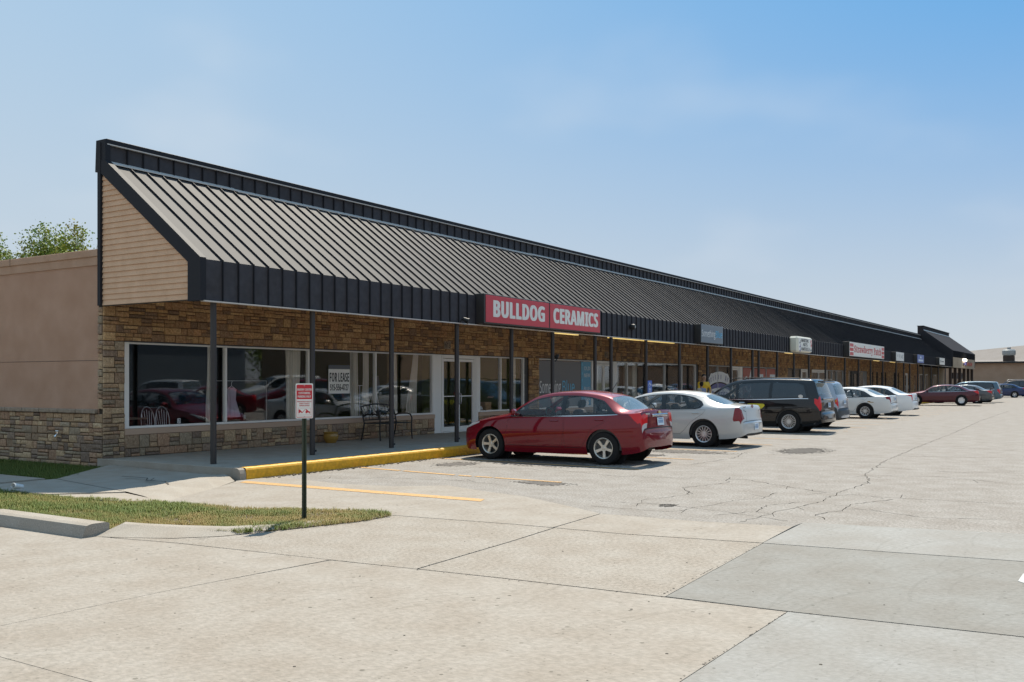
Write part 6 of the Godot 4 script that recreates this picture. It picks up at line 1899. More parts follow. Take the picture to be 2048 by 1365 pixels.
	for row in 2:
		for sx in [-0.37, 0.37]:
			var sb := Bag.new()
			var z: float = d.seat_rows[row] - L / 2
			sb.box(Vector3(sx - 0.24, 0.32, z - 0.50), Vector3(sx + 0.24, 0.52, z), Transform3D(), 0.05)
			sb.box(Vector3(-0.23, 0.0, -0.07), Vector3(0.23, 0.62, 0.07), Transform3D(Basis(Vector3.RIGHT, 0.24), Vector3(sx, 0.45, z + 0.03)), 0.05)
			sb.box(Vector3(-0.13, 0.66, -0.045), Vector3(0.13, 0.84, 0.05), Transform3D(Basis(Vector3.RIGHT, 0.24), Vector3(sx, 0.45, z + 0.03)), 0.04)
			bag(o, "seat", sb, d.get("seat_mat", M.cabin))
	var wheel_ring := Bag.new()
	var wr := PackedVector3Array()
	for k in 25: wr.append(Vector3(-0.37 + cos(TAU * k / 24.0) * 0.18, sin(TAU * k / 24.0) * 0.17, 0))
	var wt := Transform3D(Basis(Vector3.RIGHT, -0.45), Vector3(0, cy + 0.02, c0 + 0.76))
	for k in wr.size(): wr[k] = wt * wr[k]
	wheel_ring.tube(wr, 0.016, 6, false)
	wheel_ring.tube(PackedVector3Array([wt * Vector3(-0.54, 0, 0), wt * Vector3(-0.20, 0, 0)]), 0.016, 6); wheel_ring.tube(PackedVector3Array([wt * Vector3(-0.37, 0, 0), wt * Vector3(-0.37, -0.1, -0.25)]), 0.03, 6)
	bag(o, "steering_wheel", wheel_ring, M.black)
	# wheels
	var tyre_mesh := tyre(R, d.get("rim", 0.62))
	var rim_mesh := rim(R * d.get("rim", 0.62), d.spokes, d.get("spoke_w", 0.30))
	var hub := Bag.new()
	hub.lathe(V2([R * 0.62, -0.02, R * 0.62, 0.0, 0.0, 0.0]), 20, Transform3D(Basis(Vector3.BACK, -PI / 2), Vector3.ZERO))
	var hub_mesh := hub.mesh()
	for a in 2:
		for sd in [-1.0, 1.0]:
			var w := Node3D.new()
			w.name = numbered(o, "wheel")
			w.position = Vector3(sd * (sh.c.wl.at(axles[a]) - 0.135), R, axles[a] - L / 2)
			if sd < 0: w.rotation.y = PI
			w.rotation.x = 0.4 * a + 0.3
			o.add_child(w, true)
			add(w, "tyre", tyre_mesh, M.rubber); add(w, "rim", rim_mesh, d.get("rim_mat", M.rim_silver)); add(w, "brake", hub_mesh, M.rim_dark)
	# mirrors and handles
	for sd in [-1.0, 1.0]:
		var ms: float = d.mirror_s
		var p := sh.point(ms, 0.415)
		var mb := Bag.new()
		mb.box(Vector3(-0.10, -0.06, -0.05), Vector3(0.10, 0.075, 0.05), Transform3D(Basis(Vector3.UP, sd * -0.25), Vector3(sd * (p.x + 0.11), p.y + 0.065, p.z)), 0.04)
		mb.box(Vector3(-0.06, -0.02, -0.03), Vector3(0.06, 0.02, 0.03), Transform3D(Basis(), Vector3(sd * (p.x + 0.0), p.y + 0.025, p.z)))
		bag(o, "mirror", mb, paint)
	for i in range(0, d.handles.size(), 2):
		for sd in 2:
			var f := 1.0 if sd == 0 else -1.0
			var p := sh.point(d.handles[i], d.handles[i + 1])
			var hb := Bag.new()
			hb.box(Vector3(f * p.x - 0.022, p.y - 0.014, p.z - 0.10), Vector3(f * p.x + 0.022, p.y + 0.014, p.z + 0.10), Transform3D(), 0.012)
			var parent: Node = doors[(i / 2) * 2 + sd] if doors.size() > (i / 2) * 2 + sd else o
			bag(parent, "handle", hb, d.get("handle_mat", paint))
	# rear plate and front grille
	var rear_s := func(y: float) -> float:
		var q := L
		while q > L * 0.6 and sh.c.top.at(q) < y: q -= 0.002
		return q
	var py: float = d.get("plate_y", 0.83)
	var zp: float = sh.point(rear_s.call(py), 1.0).z + 0.012
	var tilt: float = atan2(rear_s.call(py - 0.08) - rear_s.call(py + 0.08), 0.16)
	var pt := Transform3D(Basis(Vector3.RIGHT, -tilt), Vector3(0, py, zp))
	if d.get("plate_in_bumper", false): pt = Transform3D(Basis(), Vector3(0, py, L / 2 + 0.055))
	var pl := Bag.new()
	pl.box(Vector3(-0.155, -0.078, 0), Vector3(0.155, 0.078, 0.006), pt, 0.002)
	var plate := bag(o, "number_plate", pl, M.plate_white)
	pl = Bag.new()
	for k in 6: pl.box(Vector3(-0.115 + k * 0.04, -0.035, 0.006), Vector3(-0.09 + k * 0.04, 0.03, 0.0075), pt)
	pl.box(Vector3(-0.10, 0.045, 0.006), Vector3(0.10, 0.065, 0.0075), pt)
	bag(plate, "plate_print", pl, M.plate_blue)
	if d.has("bar_y"):
		var by: float = d.bar_y
		var zb: float = sh.point(rear_s.call(by), 1.0).z + 0.02
		var bb := Bag.new(); bb.box(Vector3(-d.bar_w, by - 0.028, zb - 0.03), Vector3(d.bar_w, by + 0.028, zb + 0.008), Transform3D(), 0.012); bag(o, "chrome_bar", bb, M.chrome)
	if d.has("badge_y"):
		var by: float = d.badge_y
		var zb: float = sh.point(rear_s.call(by), 1.0).z + 0.008
		var bb := Bag.new(); bb.slab(V2([-0.07, -0.02, -0.03, -0.02, -0.035, -0.04, 0.03, -0.04, 0.035, -0.02, 0.07, -0.02, 0.06, 0.02, 0.03, 0.02, 0.035, 0.04, -0.03, 0.04, -0.035, 0.02, -0.06, 0.02]), 0.012, Transform3D(Basis(Vector3.RIGHT, -0.2), Vector3(0, by, zb))); bag(o, "badge", bb, d.get("badge_mat", M.chrome))
		bb = Bag.new(); bb.box(Vector3(-0.60, by - 0.03, zb - 0.035), Vector3(-0.42, by + 0.0, zb - 0.02)); bag(o, "model_script", bb, M.chrome)
	var gl := Bag.new()
	gl.box(Vector3(-0.42, 0.40, -L / 2 - 0.03), Vector3(0.42, 0.62, -L / 2 + 0.06), Transform3D(), 0.03)
	bag(o, "grille", gl, M.black)
	if d.has("lip_y"):      # black lower bumper insert
		var lb := Bag.new(); lb.box(Vector3(-0.5, 0.29, L / 2 - 0.06), Vector3(0.5, 0.37, L / 2 + 0.055), Transform3D(), 0.02); bag(o, "bumper_insert", lb, M.black)
	if d.has("exhaust"):
		var eb := Bag.new(); eb.tube(PackedVector3Array([Vector3(-0.45, 0.27, L / 2 - 0.3), Vector3(-0.45, 0.26, L / 2 - 0.03)]), 0.035, 10); bag(o, "exhaust", eb, M.black)
	return o

func tyre(R: float, k: float) -> ArrayMesh:
	var b := Bag.new()
	var r := R * k
	var prof := V2([r - 0.01, 0.095, r + 0.005, 0.112, r + 0.03, 0.117, R - 0.05, 0.115, R - 0.018, 0.105, R - 0.005, 0.085, R, 0.06, R, 0.045, R - 0.007, 0.044, R - 0.007, 0.036, R, 0.035, R, -0.035, R - 0.007, -0.036, R - 0.007, -0.044, R, -0.045, R - 0.005, -0.085, R - 0.03, -0.11, r, -0.11])
	prof.reverse()
	b.lathe(prof, 40, Transform3D(Basis(Vector3.BACK, -PI / 2), Vector3.ZERO))
	return b.mesh()

func rim(r: float, spokes: int, sw: float) -> ArrayMesh:
	var b := Bag.new()
	var t := Transform3D(Basis(Vector3.BACK, -PI / 2), Vector3.ZERO)
	var prof := V2([r - 0.035, 0.0, r - 0.03, 0.07, r - 0.022, 0.098, r - 0.008, 0.106, r + 0.006, 0.104, r + 0.008, 0.090])
	prof.reverse()
	b.lathe(prof, 40, t)
	b.lathe(V2([0.0, 0.085, 0.030, 0.083, 0.036, 0.078, 0.066, 0.074, 0.072, 0.05]), 20, t)
	for k in spokes:
		var a := TAU * k / spokes
		var st := Transform3D(Basis(Vector3.RIGHT, a), Vector3.ZERO)
		var w0 := r * sw * 0.5 if spokes <= 6 else 0.15 / spokes; var w1 := w0 * (1.15 if spokes < 8 else 0.8)
		var p := [Vector3(0.078, 0.03, -w0 * 0.8), Vector3(0.078, 0.03, w0 * 0.8), Vector3(0.086, r - 0.02, w1), Vector3(0.086, r - 0.02, -w1)]
		var e := w0 * 0.28
		var q := [Vector3(0.055, 0.03, -w0 * 0.8 - e), Vector3(0.055, 0.03, w0 * 0.8 + e), Vector3(0.06, r - 0.02, w1 + e), Vector3(0.06, r - 0.02, -w1 - e)]
		for i in 4: p[i] = st * p[i]; q[i] = st * q[i]
		b.quad(p[0], p[3], p[2], p[1]) if (p[3] - p[0]).cross(p[2] - p[0]).x > 0 else b.quad(p[0], p[1], p[2], p[3])
		for i in [1, 3]:
			var i2: int = (i + 1) % 4
			var mid: Vector3 = (p[i] + p[i2]) * 0.5 - (p[0] + p[1] + p[2] + p[3]) * 0.25
			if (p[i2] - p[i]).cross(q[i2] - p[i]).dot(mid) > 0: b.quad(p[i], p[i2], q[i2], q[i])
			else: b.quad(p[i], q[i], q[i2], p[i2])
	for k in 5:
		var a := TAU * (k + 0.5) / 5
		b.lathe(V2([0.011, 0.07, 0.011, 0.082, 0.0, 0.083]), 6, Transform3D(Basis(), Vector3(0, cos(a) * 0.052, sin(a) * 0.052)) * t)
	return b.mesh()

func make_cars() -> void:
	var sedan := base_sedan()
	var van := base_van()
	var red := paint_mat("red_paint", Color(0.165, 0.0014, 0.010), 0.2, 0.4)
	var silver := paint_mat("silver_paint", Color(0.50, 0.495, 0.48), 0.2, 0.4)
	var black := paint_mat("black_paint", Color(0.009, 0.008, 0.009), 0.0, 0.3)
	var silver_blue := paint_mat("silver_blue_paint", Color(0.36, 0.39, 0.44), 0.3, 0.35)
	var white := paint_mat("white_paint", Color(0.66, 0.65, 0.63), 0.0, 0.35)
	var pearl := paint_mat("pearl_paint", Color(0.74, 0.74, 0.74), 0.0, 0.35)
	var maroon := paint_mat("maroon_paint", Color(0.075, 0.006, 0.014), 0.3, 0.35)
	var dark_grey := paint_mat("dark_grey_paint", Color(0.085, 0.09, 0.095), 0.3, 0.35)
	var blue_grey := paint_mat("blue_grey_paint", Color(0.085, 0.13, 0.165), 0.3, 0.35)
	var navy := paint_mat("navy_paint", Color(0.010, 0.028, 0.10), 0.25, 0.32)
	var o := make_car("parked_car", "dark red four-door sedan with five-spoke wheels, nearest car, nose to the yellow kerb", "car",
		shaped(sedan, {"L": 4.33, "fo": 0.80, "W": 0.875, "tail_mat": M.tail_red, "belt_strip": M.chrome, "bar_y": 0.985, "bar_w": 0.36, "badge_y": 1.035, "badge_mat": M.get_or_add("gold", mat("gold", Color(0.62, 0.47, 0.2), 0.2, 1.0)), "spokes": 5, "spoke_w": 0.25, "rim": 0.64, "plate_y": 0.86}), red, P(17.80, 0, -9.93))
	var b := Bag.new()      # fin and whip aerial at the back of the roof
	b.box(P(-0.05, 1.405, 0.98), P(0.05, 1.43, 1.14), Transform3D(), 0.01); b.tube(PackedVector3Array([P(0, 1.42, 1.06), P(0, 1.64, 1.22)]), 0.006, 5)
	bag(o, "aerial", b, M.black)
	b = Bag.new(); b.box(P(-0.815, 0.44, -1.92), P(-0.77, 0.48, -1.86), Transform3D(), 0.01); bag(o, "side_marker", b, M.tail_amber)
	make_car("parked_car", "silver sedan with dark red triangular tail lights between the red sedan and the black minivan", "car",
		shaped(sedan, {"L": 4.84, "fo": 0.95, "wb": 2.87, "W": 0.91, "H": 1.43, "R": 0.335, "spokes": 14, "rim": 0.64, "rim_mat": M.rim_bright, "tail_mat": M.tail_dark_red, "tail_clear": [],
			"top": [0, 0.52, 0.05, 0.62, 0.13, 0.72, 0.3, 0.80, 0.7, 0.88, 1.1, 0.95, 1.30, 1.0, 1.95, 1.37, 2.4, 1.455, 2.75, 1.476, 3.1, 1.45, 3.4, 1.39, 4.05, 1.125, 4.25, 1.105, 4.46, 1.09, 4.49, 1.04, 4.545, 0.74, 4.56, 0.68, 4.588, 0.64, 4.6, 0.50],
			"glass": [[1.52, 0.425, 1.52, 0.47, 1.66, 0.555, 2.0, 0.580, 2.48, 0.588, 2.56, 0.415, 1.54, 0.412], [2.66, 0.415, 2.60, 0.588, 2.95, 0.583, 3.22, 0.56, 3.42, 0.51, 3.50, 0.47, 3.46, 0.43, 3.36, 0.415]], "quarter": [],
			"dlo": [1.40, 0.402, 1.39, 0.45, 1.6, 0.575, 2.0, 0.597, 2.6, 0.604, 3.0, 0.60, 3.28, 0.575, 3.50, 0.525, 3.58, 0.47, 3.52, 0.415, 3.4, 0.402],
			"doors": [[1.30, 0.06, 2.56, 0.05, 2.60, 0.20, 2.60, 0.393, 1.44, 0.393, 1.32, 0.33, 1.28, 0.2], [2.62, 0.05, 3.02, 0.05, 3.14, 0.10, 3.30, 0.21, 3.60, 0.33, 3.66, 0.393, 2.62, 0.393]],
			"backlight": [3.50, 0.72, 3.46, 1.0, 4.02, 1.0, 4.02, 0.72, 3.98, 0.66, 3.80, 0.625, 3.60, 0.64],
			"tail": [[4.38, 0.405, 4.46, 0.41, 4.49, 0.44, 4.50, 0.60, 4.54, 0.70, 4.545, 0.40, 4.52, 0.20, 4.36, 0.20, 4.34, 0.23]],
			"handles": [2.42, 0.345, 3.42, 0.345], "plate_y": 0.52, "plate_in_bumper": true, "exhaust": true, "badge_y": 1.03, "badge_mat": M.tail_dark_red}), silver, P(23.80, 0, -10.22))
	o = make_car("parked_van", "black minivan with tinted rear windows and a yellow sticker on its side", "minivan",
		shaped(van, {"belt_strip": M.chrome, "bar_y": 1.10, "bar_w": 0.62, "spokes": 18, "rim": 0.62, "rim_mat": M.rim_bright, "handle_mat": M.chrome, "plate_y": 0.90, "R": 0.37, "H": 1.78}), black, P(31.7, 0, -10.45))
	var pts := []
	for k in 16: pts.append(0.30 * cos(TAU * k / 16.0)); pts.append(0.105 * sin(TAU * k / 16.0) + 0.03 * cos(TAU * k / 8.0))
	bag(o, "yellow_sticker", disc_bag(pts, 0, 0.004), M.get_or_add("sticker_yellow", mat("sticker_yellow", Color(0.58, 0.50, 0.03), 0.5)), Transform3D(Basis(Vector3.UP, -PI / 2), P(-0.985, 0.86, 0.42)))
	pts = []
	for k in 12: pts.append(0.075 * cos(TAU * k / 12.0)); pts.append(0.06 * sin(TAU * k / 12.0))
	bag(o, "white_sticker", disc_bag(pts, 0, 0.003), M.ink_white, Transform3D(Basis(Vector3.UP, -PI / 2) * Basis(Vector3.RIGHT, 0.3), P(-0.962, 1.18, 1.88)))
	for sx in [-0.58, 0.58]:
		b = Bag.new(); b.tube(PackedVector3Array([P(sx, 1.70, -0.55), P(sx, 1.775, -0.35), P(sx, 1.785, 0.6), P(sx, 1.76, 1.7), P(sx, 1.70, 1.85)]), 0.018, 6); bag(o, "roof_rail", b, M.black)
	b = Bag.new(); b.box(P(-0.62, 1.655, 2.12), P(0.62, 1.70, 2.36), Transform3D(Basis(Vector3.RIGHT, 0.12), P(0, 0.25, 0.02)), 0.015); bag(o, "spoiler", b, black)
	b = Bag.new(); b.tube(PackedVector3Array([P(0.05, 1.13, 2.46), P(-0.35, 1.20, 2.44)]), 0.012, 5); bag(o, "wiper", b, M.black)
	for k in 1:
		o = make_car("parked_car", "pale silver sport utility car with grey bumper and amber striped tail lights behind the minivan", "car",
			shaped(van, {"L": 4.43, "fo": 0.84, "wb": 2.62, "W": 0.89, "H": 1.70, "R": 0.345, "spokes": 5, "rim_mat": M.rim_bright,
				"top": [0, 0.55, 0.06, 0.74, 0.14, 0.86, 0.3, 0.96, 0.8, 1.03, 1.3, 1.08, 1.45, 1.12, 2.0, 1.64, 2.4, 1.72, 3.3, 1.755, 4.3, 1.745, 4.66, 1.72, 4.76, 1.66, 4.97, 1.20, 5.03, 1.02, 5.055, 0.74, 5.07, 0.70, 5.11, 0.66, 5.14, 0.48],
				"cladding": [[4.62, -0.01, 4.62, 0.20, 5.05, 0.24, 5.058, 0.6, 5.058, 1.01, 5.15, 1.01, 5.15, -0.01], [0.0, -0.01, 0.0, 0.2, 0.5, 0.16, 4.0, 0.06, 4.0, -0.01]],
				"tail": [[4.94, 0.395, 4.965, 0.41, 4.985, 0.46, 4.985, 0.64, 5.045, 0.62, 5.05, 0.40, 5.02, 0.30, 4.95, 0.30]], "plate_y": 0.92}), silver_blue, P(35.55, 0, -10.52))
		for sx in [-0.54, 0.54]:
			b = Bag.new(); b.tube(PackedVector3Array([P(sx, 1.66, -0.6), P(sx, 1.73, -0.4), P(sx, 1.75, 0.8), P(sx, 1.72, 1.55), P(sx, 1.66, 1.7)]), 0.018, 6); bag(o, "roof_rail", b, M.black)
		b = Bag.new(); b.box(P(-0.50, 1.74, 0.75), P(0.50, 1.765, 0.82)); b.box(P(-0.50, 1.74, 0.0), P(0.50, 1.765, 0.07)); bag(o, "roof_bar", b, M.black)
		b = Bag.new()
		for sd in [-1, 1]: b.box(P(sd * 0.83 - 0.05, 0.93, 2.045), P(sd * 0.83 + 0.03, 1.02, 2.10), Transform3D(), 0.01)
		bag(o, "turn_signal", b, M.tail_amber)
	o = make_car("parked_car", "white sedan with rust above its rear wheel and almond tail lights", "car",
		shaped(sedan, {"L": 4.75, "fo": 0.92, "wb": 2.70, "W": 0.91, "H": 1.42, "R": 0.335, "spokes": 10, "rim": 0.62, "rim_mat": M.rim_bright, "tail_mat": M.tail_dark_red, "tail_clear": [], "quarter": [],
			"tail": [[4.34, 0.40, 4.50, 0.41, 4.513, 0.60, 4.545, 0.62, 4.548, 0.36, 4.50, 0.30, 4.40, 0.31]], "plate_y": 0.88}), white, P(45.6, 0, -10.85))
	b = Bag.new(); b.box(P(-0.912, 0.72, 1.42), P(-0.88, 0.745, 1.62)); b.box(P(-0.912, 0.74, 1.36), P(-0.88, 0.78, 1.48)); bag(o, "rust_patch", b, M.pot_glaze)
	o = make_car("parked_car", "clean white sedan with slanting red tail lights beyond the rusty white one", "car",
		shaped(sedan, {"L": 4.83, "fo": 0.95, "wb": 2.78, "W": 0.92, "H": 1.47, "R": 0.335, "spokes": 10, "rim_mat": M.rim_bright, "quarter": [], "tail_clear": [], "lip_y": 0.3,
			"tail": [[4.24, 0.40, 4.50, 0.415, 4.513, 0.70, 4.545, 0.66, 4.55, 0.36, 4.46, 0.33]], "plate_y": 0.84}), pearl, P(50.3, 0, -10.8))
	o = make_car("parked_car", "maroon two-door coupe with small rear spoiler at the far end of the row", "car",
		shaped(sedan, {"L": 5.05, "fo": 1.05, "wb": 2.85, "W": 0.925, "H": 1.42, "R": 0.34, "spokes": 6, "spoke_w": 0.55, "rim_mat": M.rim_bright, "belt_strip": M.chrome, "trim": M.black_gloss, "quarter": [], "tail_clear": [],
			"glass": [[1.60, 0.425, 1.60, 0.47, 1.72, 0.555, 2.0, 0.575, 2.66, 0.585, 2.74, 0.415, 1.62, 0.412], [2.84, 0.415, 2.76, 0.585, 3.15, 0.580, 3.5, 0.53, 3.66, 0.46, 3.60, 0.42]],
			"doors": [[1.36, 0.06, 2.82, 0.05, 2.86, 0.20, 2.86, 0.393, 1.50, 0.393, 1.38, 0.33, 1.34, 0.2]], "handles": [2.70, 0.345], "plate_y": 0.55, "plate_in_bumper": true}), maroon, P(72.6, 0.04, -10.6), 0.16)
	b = Bag.new(); b.box(P(-0.66, 1.10, 2.30), P(0.66, 1.135, 2.48), Transform3D(), 0.012); b.box(P(-0.60, 1.0, 2.36), P(-0.54, 1.11, 2.44)); b.box(P(0.54, 1.0, 2.36), P(0.60, 1.11, 2.44)); bag(o, "spoiler", b, maroon)
	o = make_car("parked_car", "dark grey sedan with rear spoiler just behind the maroon coupe", "car",
		shaped(sedan, {"L": 4.75, "fo": 0.95, "wb": 2.72, "W": 0.90, "H": 1.43, "spokes": 5, "quarter": [], "tail_clear": []}), dark_grey, P(80.9, 0, -10.4))
	b = Bag.new(); b.box(P(-0.64, 1.15, 2.14), P(0.64, 1.185, 2.32), Transform3D(), 0.012); b.box(P(-0.58, 1.05, 2.20), P(-0.52, 1.16, 2.28)); b.box(P(0.52, 1.05, 2.20), P(0.58, 1.16, 2.28)); bag(o, "spoiler", b, dark_grey)
	make_car("parked_car", "blue-grey family wagon with red tail lights under the gabled shop's end", "car",
		shaped(van, {"L": 5.05, "fo": 0.95, "wb": 2.95, "W": 0.98, "H": 1.70, "spokes": 5, "belt_strip": M.chrome}), blue_grey, P(86.0, 0, -10.4))
	make_car("parked_car", "navy blue sedan by the low tan building at the far right", "car",
		shaped(sedan, {"L": 4.9, "fo": 1.0, "wb": 2.8, "W": 0.92, "H": 1.46, "spokes": 5, "rim_mat": M.rim_bright, "quarter": [], "tail_clear": []}), navy, P(111.9, 0, -10.5), 0.12)
	o = make_car("parked_car", "dark sport utility car with roof rack behind the navy sedan", "car",
		shaped(van, {"L": 4.8, "fo": 0.9, "wb": 2.8, "W": 0.94, "H": 1.80, "spokes": 5}), black, P(121.5, 0, -10.2), 0.1)
	b = Bag.new(); b.tube(PackedVector3Array([P(-0.6, 1.78, -0.5), P(-0.6, 1.86, -0.3), P(-0.6, 1.86, 1.2), P(-0.6, 1.78, 1.4)]), 0.025, 6); bag(o, "roof_rail", b, M.rim_bright)
	# the row across the lot, mirrored in the shop windows
	var blank := {"quarter": [], "tail_clear": []}
	var m1 := make_car("mirrored_car", "maroon sedan mirrored in the leftmost shop pane", "car", shaped(sedan, blank), red, P(29.5, 0, 3.0), PI * 0.62)
	make_car("mirrored_car", "white sport utility car mirrored at the centre of the leftmost pane", "car", shaped(van, {"L": 4.7, "fo": 0.9, "wb": 2.75, "W": 0.93, "H": 1.78, "spokes": 5}), pearl, P(33.0, 0, 10.5), PI * 0.95)
	make_car("mirrored_car", "red sport utility car mirrored in the second shop pane", "car", shaped(van, {"L": 4.8, "fo": 0.9, "wb": 2.85, "W": 0.96, "H": 1.82, "spokes": 5}), red, P(38.6, 0, 6.0), PI * 0.7)
	make_car("mirrored_van", "white work van mirrored high in the second shop pane", "van", shaped(van, {"L": 5.6, "fo": 1.0, "wb": 3.4, "W": 1.0, "H": 2.1, "spokes": 5, "glass_dark": []}), white, P(44.0, 0, 13.0), PI * 0.6)
	make_car("mirrored_car", "white sedan mirrored under the lease board", "car", shaped(sedan, {"quarter": [], "tail_clear": [], "L": 4.9, "fo": 0.95, "wb": 2.8}), pearl, P(40.6, 0, 1.6), PI * 0.60)
	make_car("mirrored_car", "silver sport utility car mirrored beside the lease board", "car", shaped(van, {"L": 4.6, "fo": 0.9, "wb": 2.7, "W": 0.92, "H": 1.74, "spokes": 5}), silver_blue, P(48.5, 0, 7.0), PI * 0.75)
	make_car("mirrored_car", "black minivan mirrored in the white shop door", "car", shaped(van, {}), black, P(55.6, 0, 2.8), PI * 0.6)
	make_car("mirrored_car", "grey sedan mirrored in the green-walled window", "car", shaped(sedan, blank), dark_grey, P(61.5, 0, 2.0), PI * 0.62)
	make_car("mirrored_car", "silver sedan mirrored in the second shop's window", "car", shaped(sedan, blank), silver, P(76.0, 0, 1.5), PI * 0.62)
	make_car("mirrored_car", "maroon sedan mirrored farther along the second shop's window", "car", shaped(sedan, blank), maroon, P(86.5, 0, 3.5), PI * 0.62)
	if m1 == null: return

# ---------------------------------------------------------------- people: smooth bodies meshed from joined capsules (surface nets)
func capsule(p: Vector3, a: Vector3, b: Vector3, ra: float, rb: float) -> float:
	var ab := b - a
	var t := clampf((p - a).dot(ab) / maxf(ab.length_squared(), 1e-9), 0.0, 1.0)
	return p.distance_to(a + ab * t) - lerpf(ra, rb, t)

func field(p: Vector3, bones: Array, k: float) -> float:
	var d := 1e3
	for q in bones:
		var e := capsule(p, q[0], q[1], q[2], q[3])
		if d > 900.0: d = e
		else:
			var h := clampf(0.5 + 0.5 * (e - d) / k, 0.0, 1.0)
			d = lerpf(e, d, h) - k * h * (1.0 - h)
	return d

func net(bg: Bag, bones: Array, cell: float, k: float, tint: Callable) -> void:
	var lo := Vector3.INF; var hi := -Vector3.INF
	for q in bones:
		for e in 2:
			var r: Vector3 = Vector3.ONE * (q[2 + e] + cell * 2)
			lo = lo.min(q[e] - r); hi = hi.max(q[e] + r)
	var n := Vector3i(((hi - lo) / cell).ceil()) + Vector3i.ONE
	var g := PackedFloat32Array()
	g.resize(n.x * n.y * n.z)
	for z in n.z:
		for y in n.y:
			for x in n.x: g[(z * n.y + y) * n.x + x] = field(lo + Vector3(x, y, z) * cell, bones, k)
	var vert := {}
	var nor := {}
	for z in n.z - 1:
		for y in n.y - 1:
			for x in n.x - 1:
				var sum := Vector3.ZERO
				var cnt := 0
				for e in [[0, 0, 0, 1, 0, 0], [0, 1, 0, 1, 1, 0], [0, 0, 1, 1, 0, 1], [0, 1, 1, 1, 1, 1], [0, 0, 0, 0, 1, 0], [1, 0, 0, 1, 1, 0], [0, 0, 1, 0, 1, 1], [1, 0, 1, 1, 1, 1], [0, 0, 0, 0, 0, 1], [1, 0, 0, 1, 0, 1], [0, 1, 0, 0, 1, 1], [1, 1, 0, 1, 1, 1]]:
					var a := g[((z + e[2]) * n.y + y + e[1]) * n.x + x + e[0]]; var b := g[((z + e[5]) * n.y + y + e[4]) * n.x + x + e[3]]
					if (a < 0.0) == (b < 0.0): continue
					sum += Vector3(e[0], e[1], e[2]).lerp(Vector3(e[3], e[4], e[5]), a / (a - b)); cnt += 1
				if cnt:
					var key := Vector3i(x, y, z)
					var p := lo + (Vector3(key) + sum / cnt) * cell
					vert[key] = p
					var h := cell * 0.5
					nor[key] = Vector3(field(p + Vector3(h, 0, 0), bones, k) - field(p - Vector3(h, 0, 0), bones, k), field(p + Vector3(0, h, 0), bones, k) - field(p - Vector3(0, h, 0), bones, k), field(p + Vector3(0, 0, h), bones, k) - field(p - Vector3(0, 0, h), bones, k)).normalized()
	bg.tinted = true
	var corner := func(key: Vector3i) -> void:
		bg.tint = tint.call(vert[key], nor[key]); bg.put(vert[key], nor[key])
	for key in vert:
		for ax in 3:
			var i: Vector3i = key
			var j := i
			j[ax] += 1
			var a := g[(i.z * n.y + i.y) * n.x + i.x]; var b := g[(j.z * n.y + j.y) * n.x + j.x]
			if (a < 0.0) == (b < 0.0): continue
			var u := (ax + 1) % 3; var v := (ax + 2) % 3
			var c := []
			for q in [[0, 0], [-1, 0], [-1, -1], [0, -1]]:
				var w := i
				w[u] += q[0]; w[v] += q[1]
				c.append(w)
			if not (vert.has(c[1]) and vert.has(c[2]) and vert.has(c[3])): continue
			if a < 0.0:      # counter-clockwise from outside is c0 c1 c2 c3; pushed clockwise
				for q in [0, 2, 1, 0, 3, 2]: corner.call(c[q])
			else:
				for q in [0, 1, 2, 0, 2, 3]: corner.call(c[q])

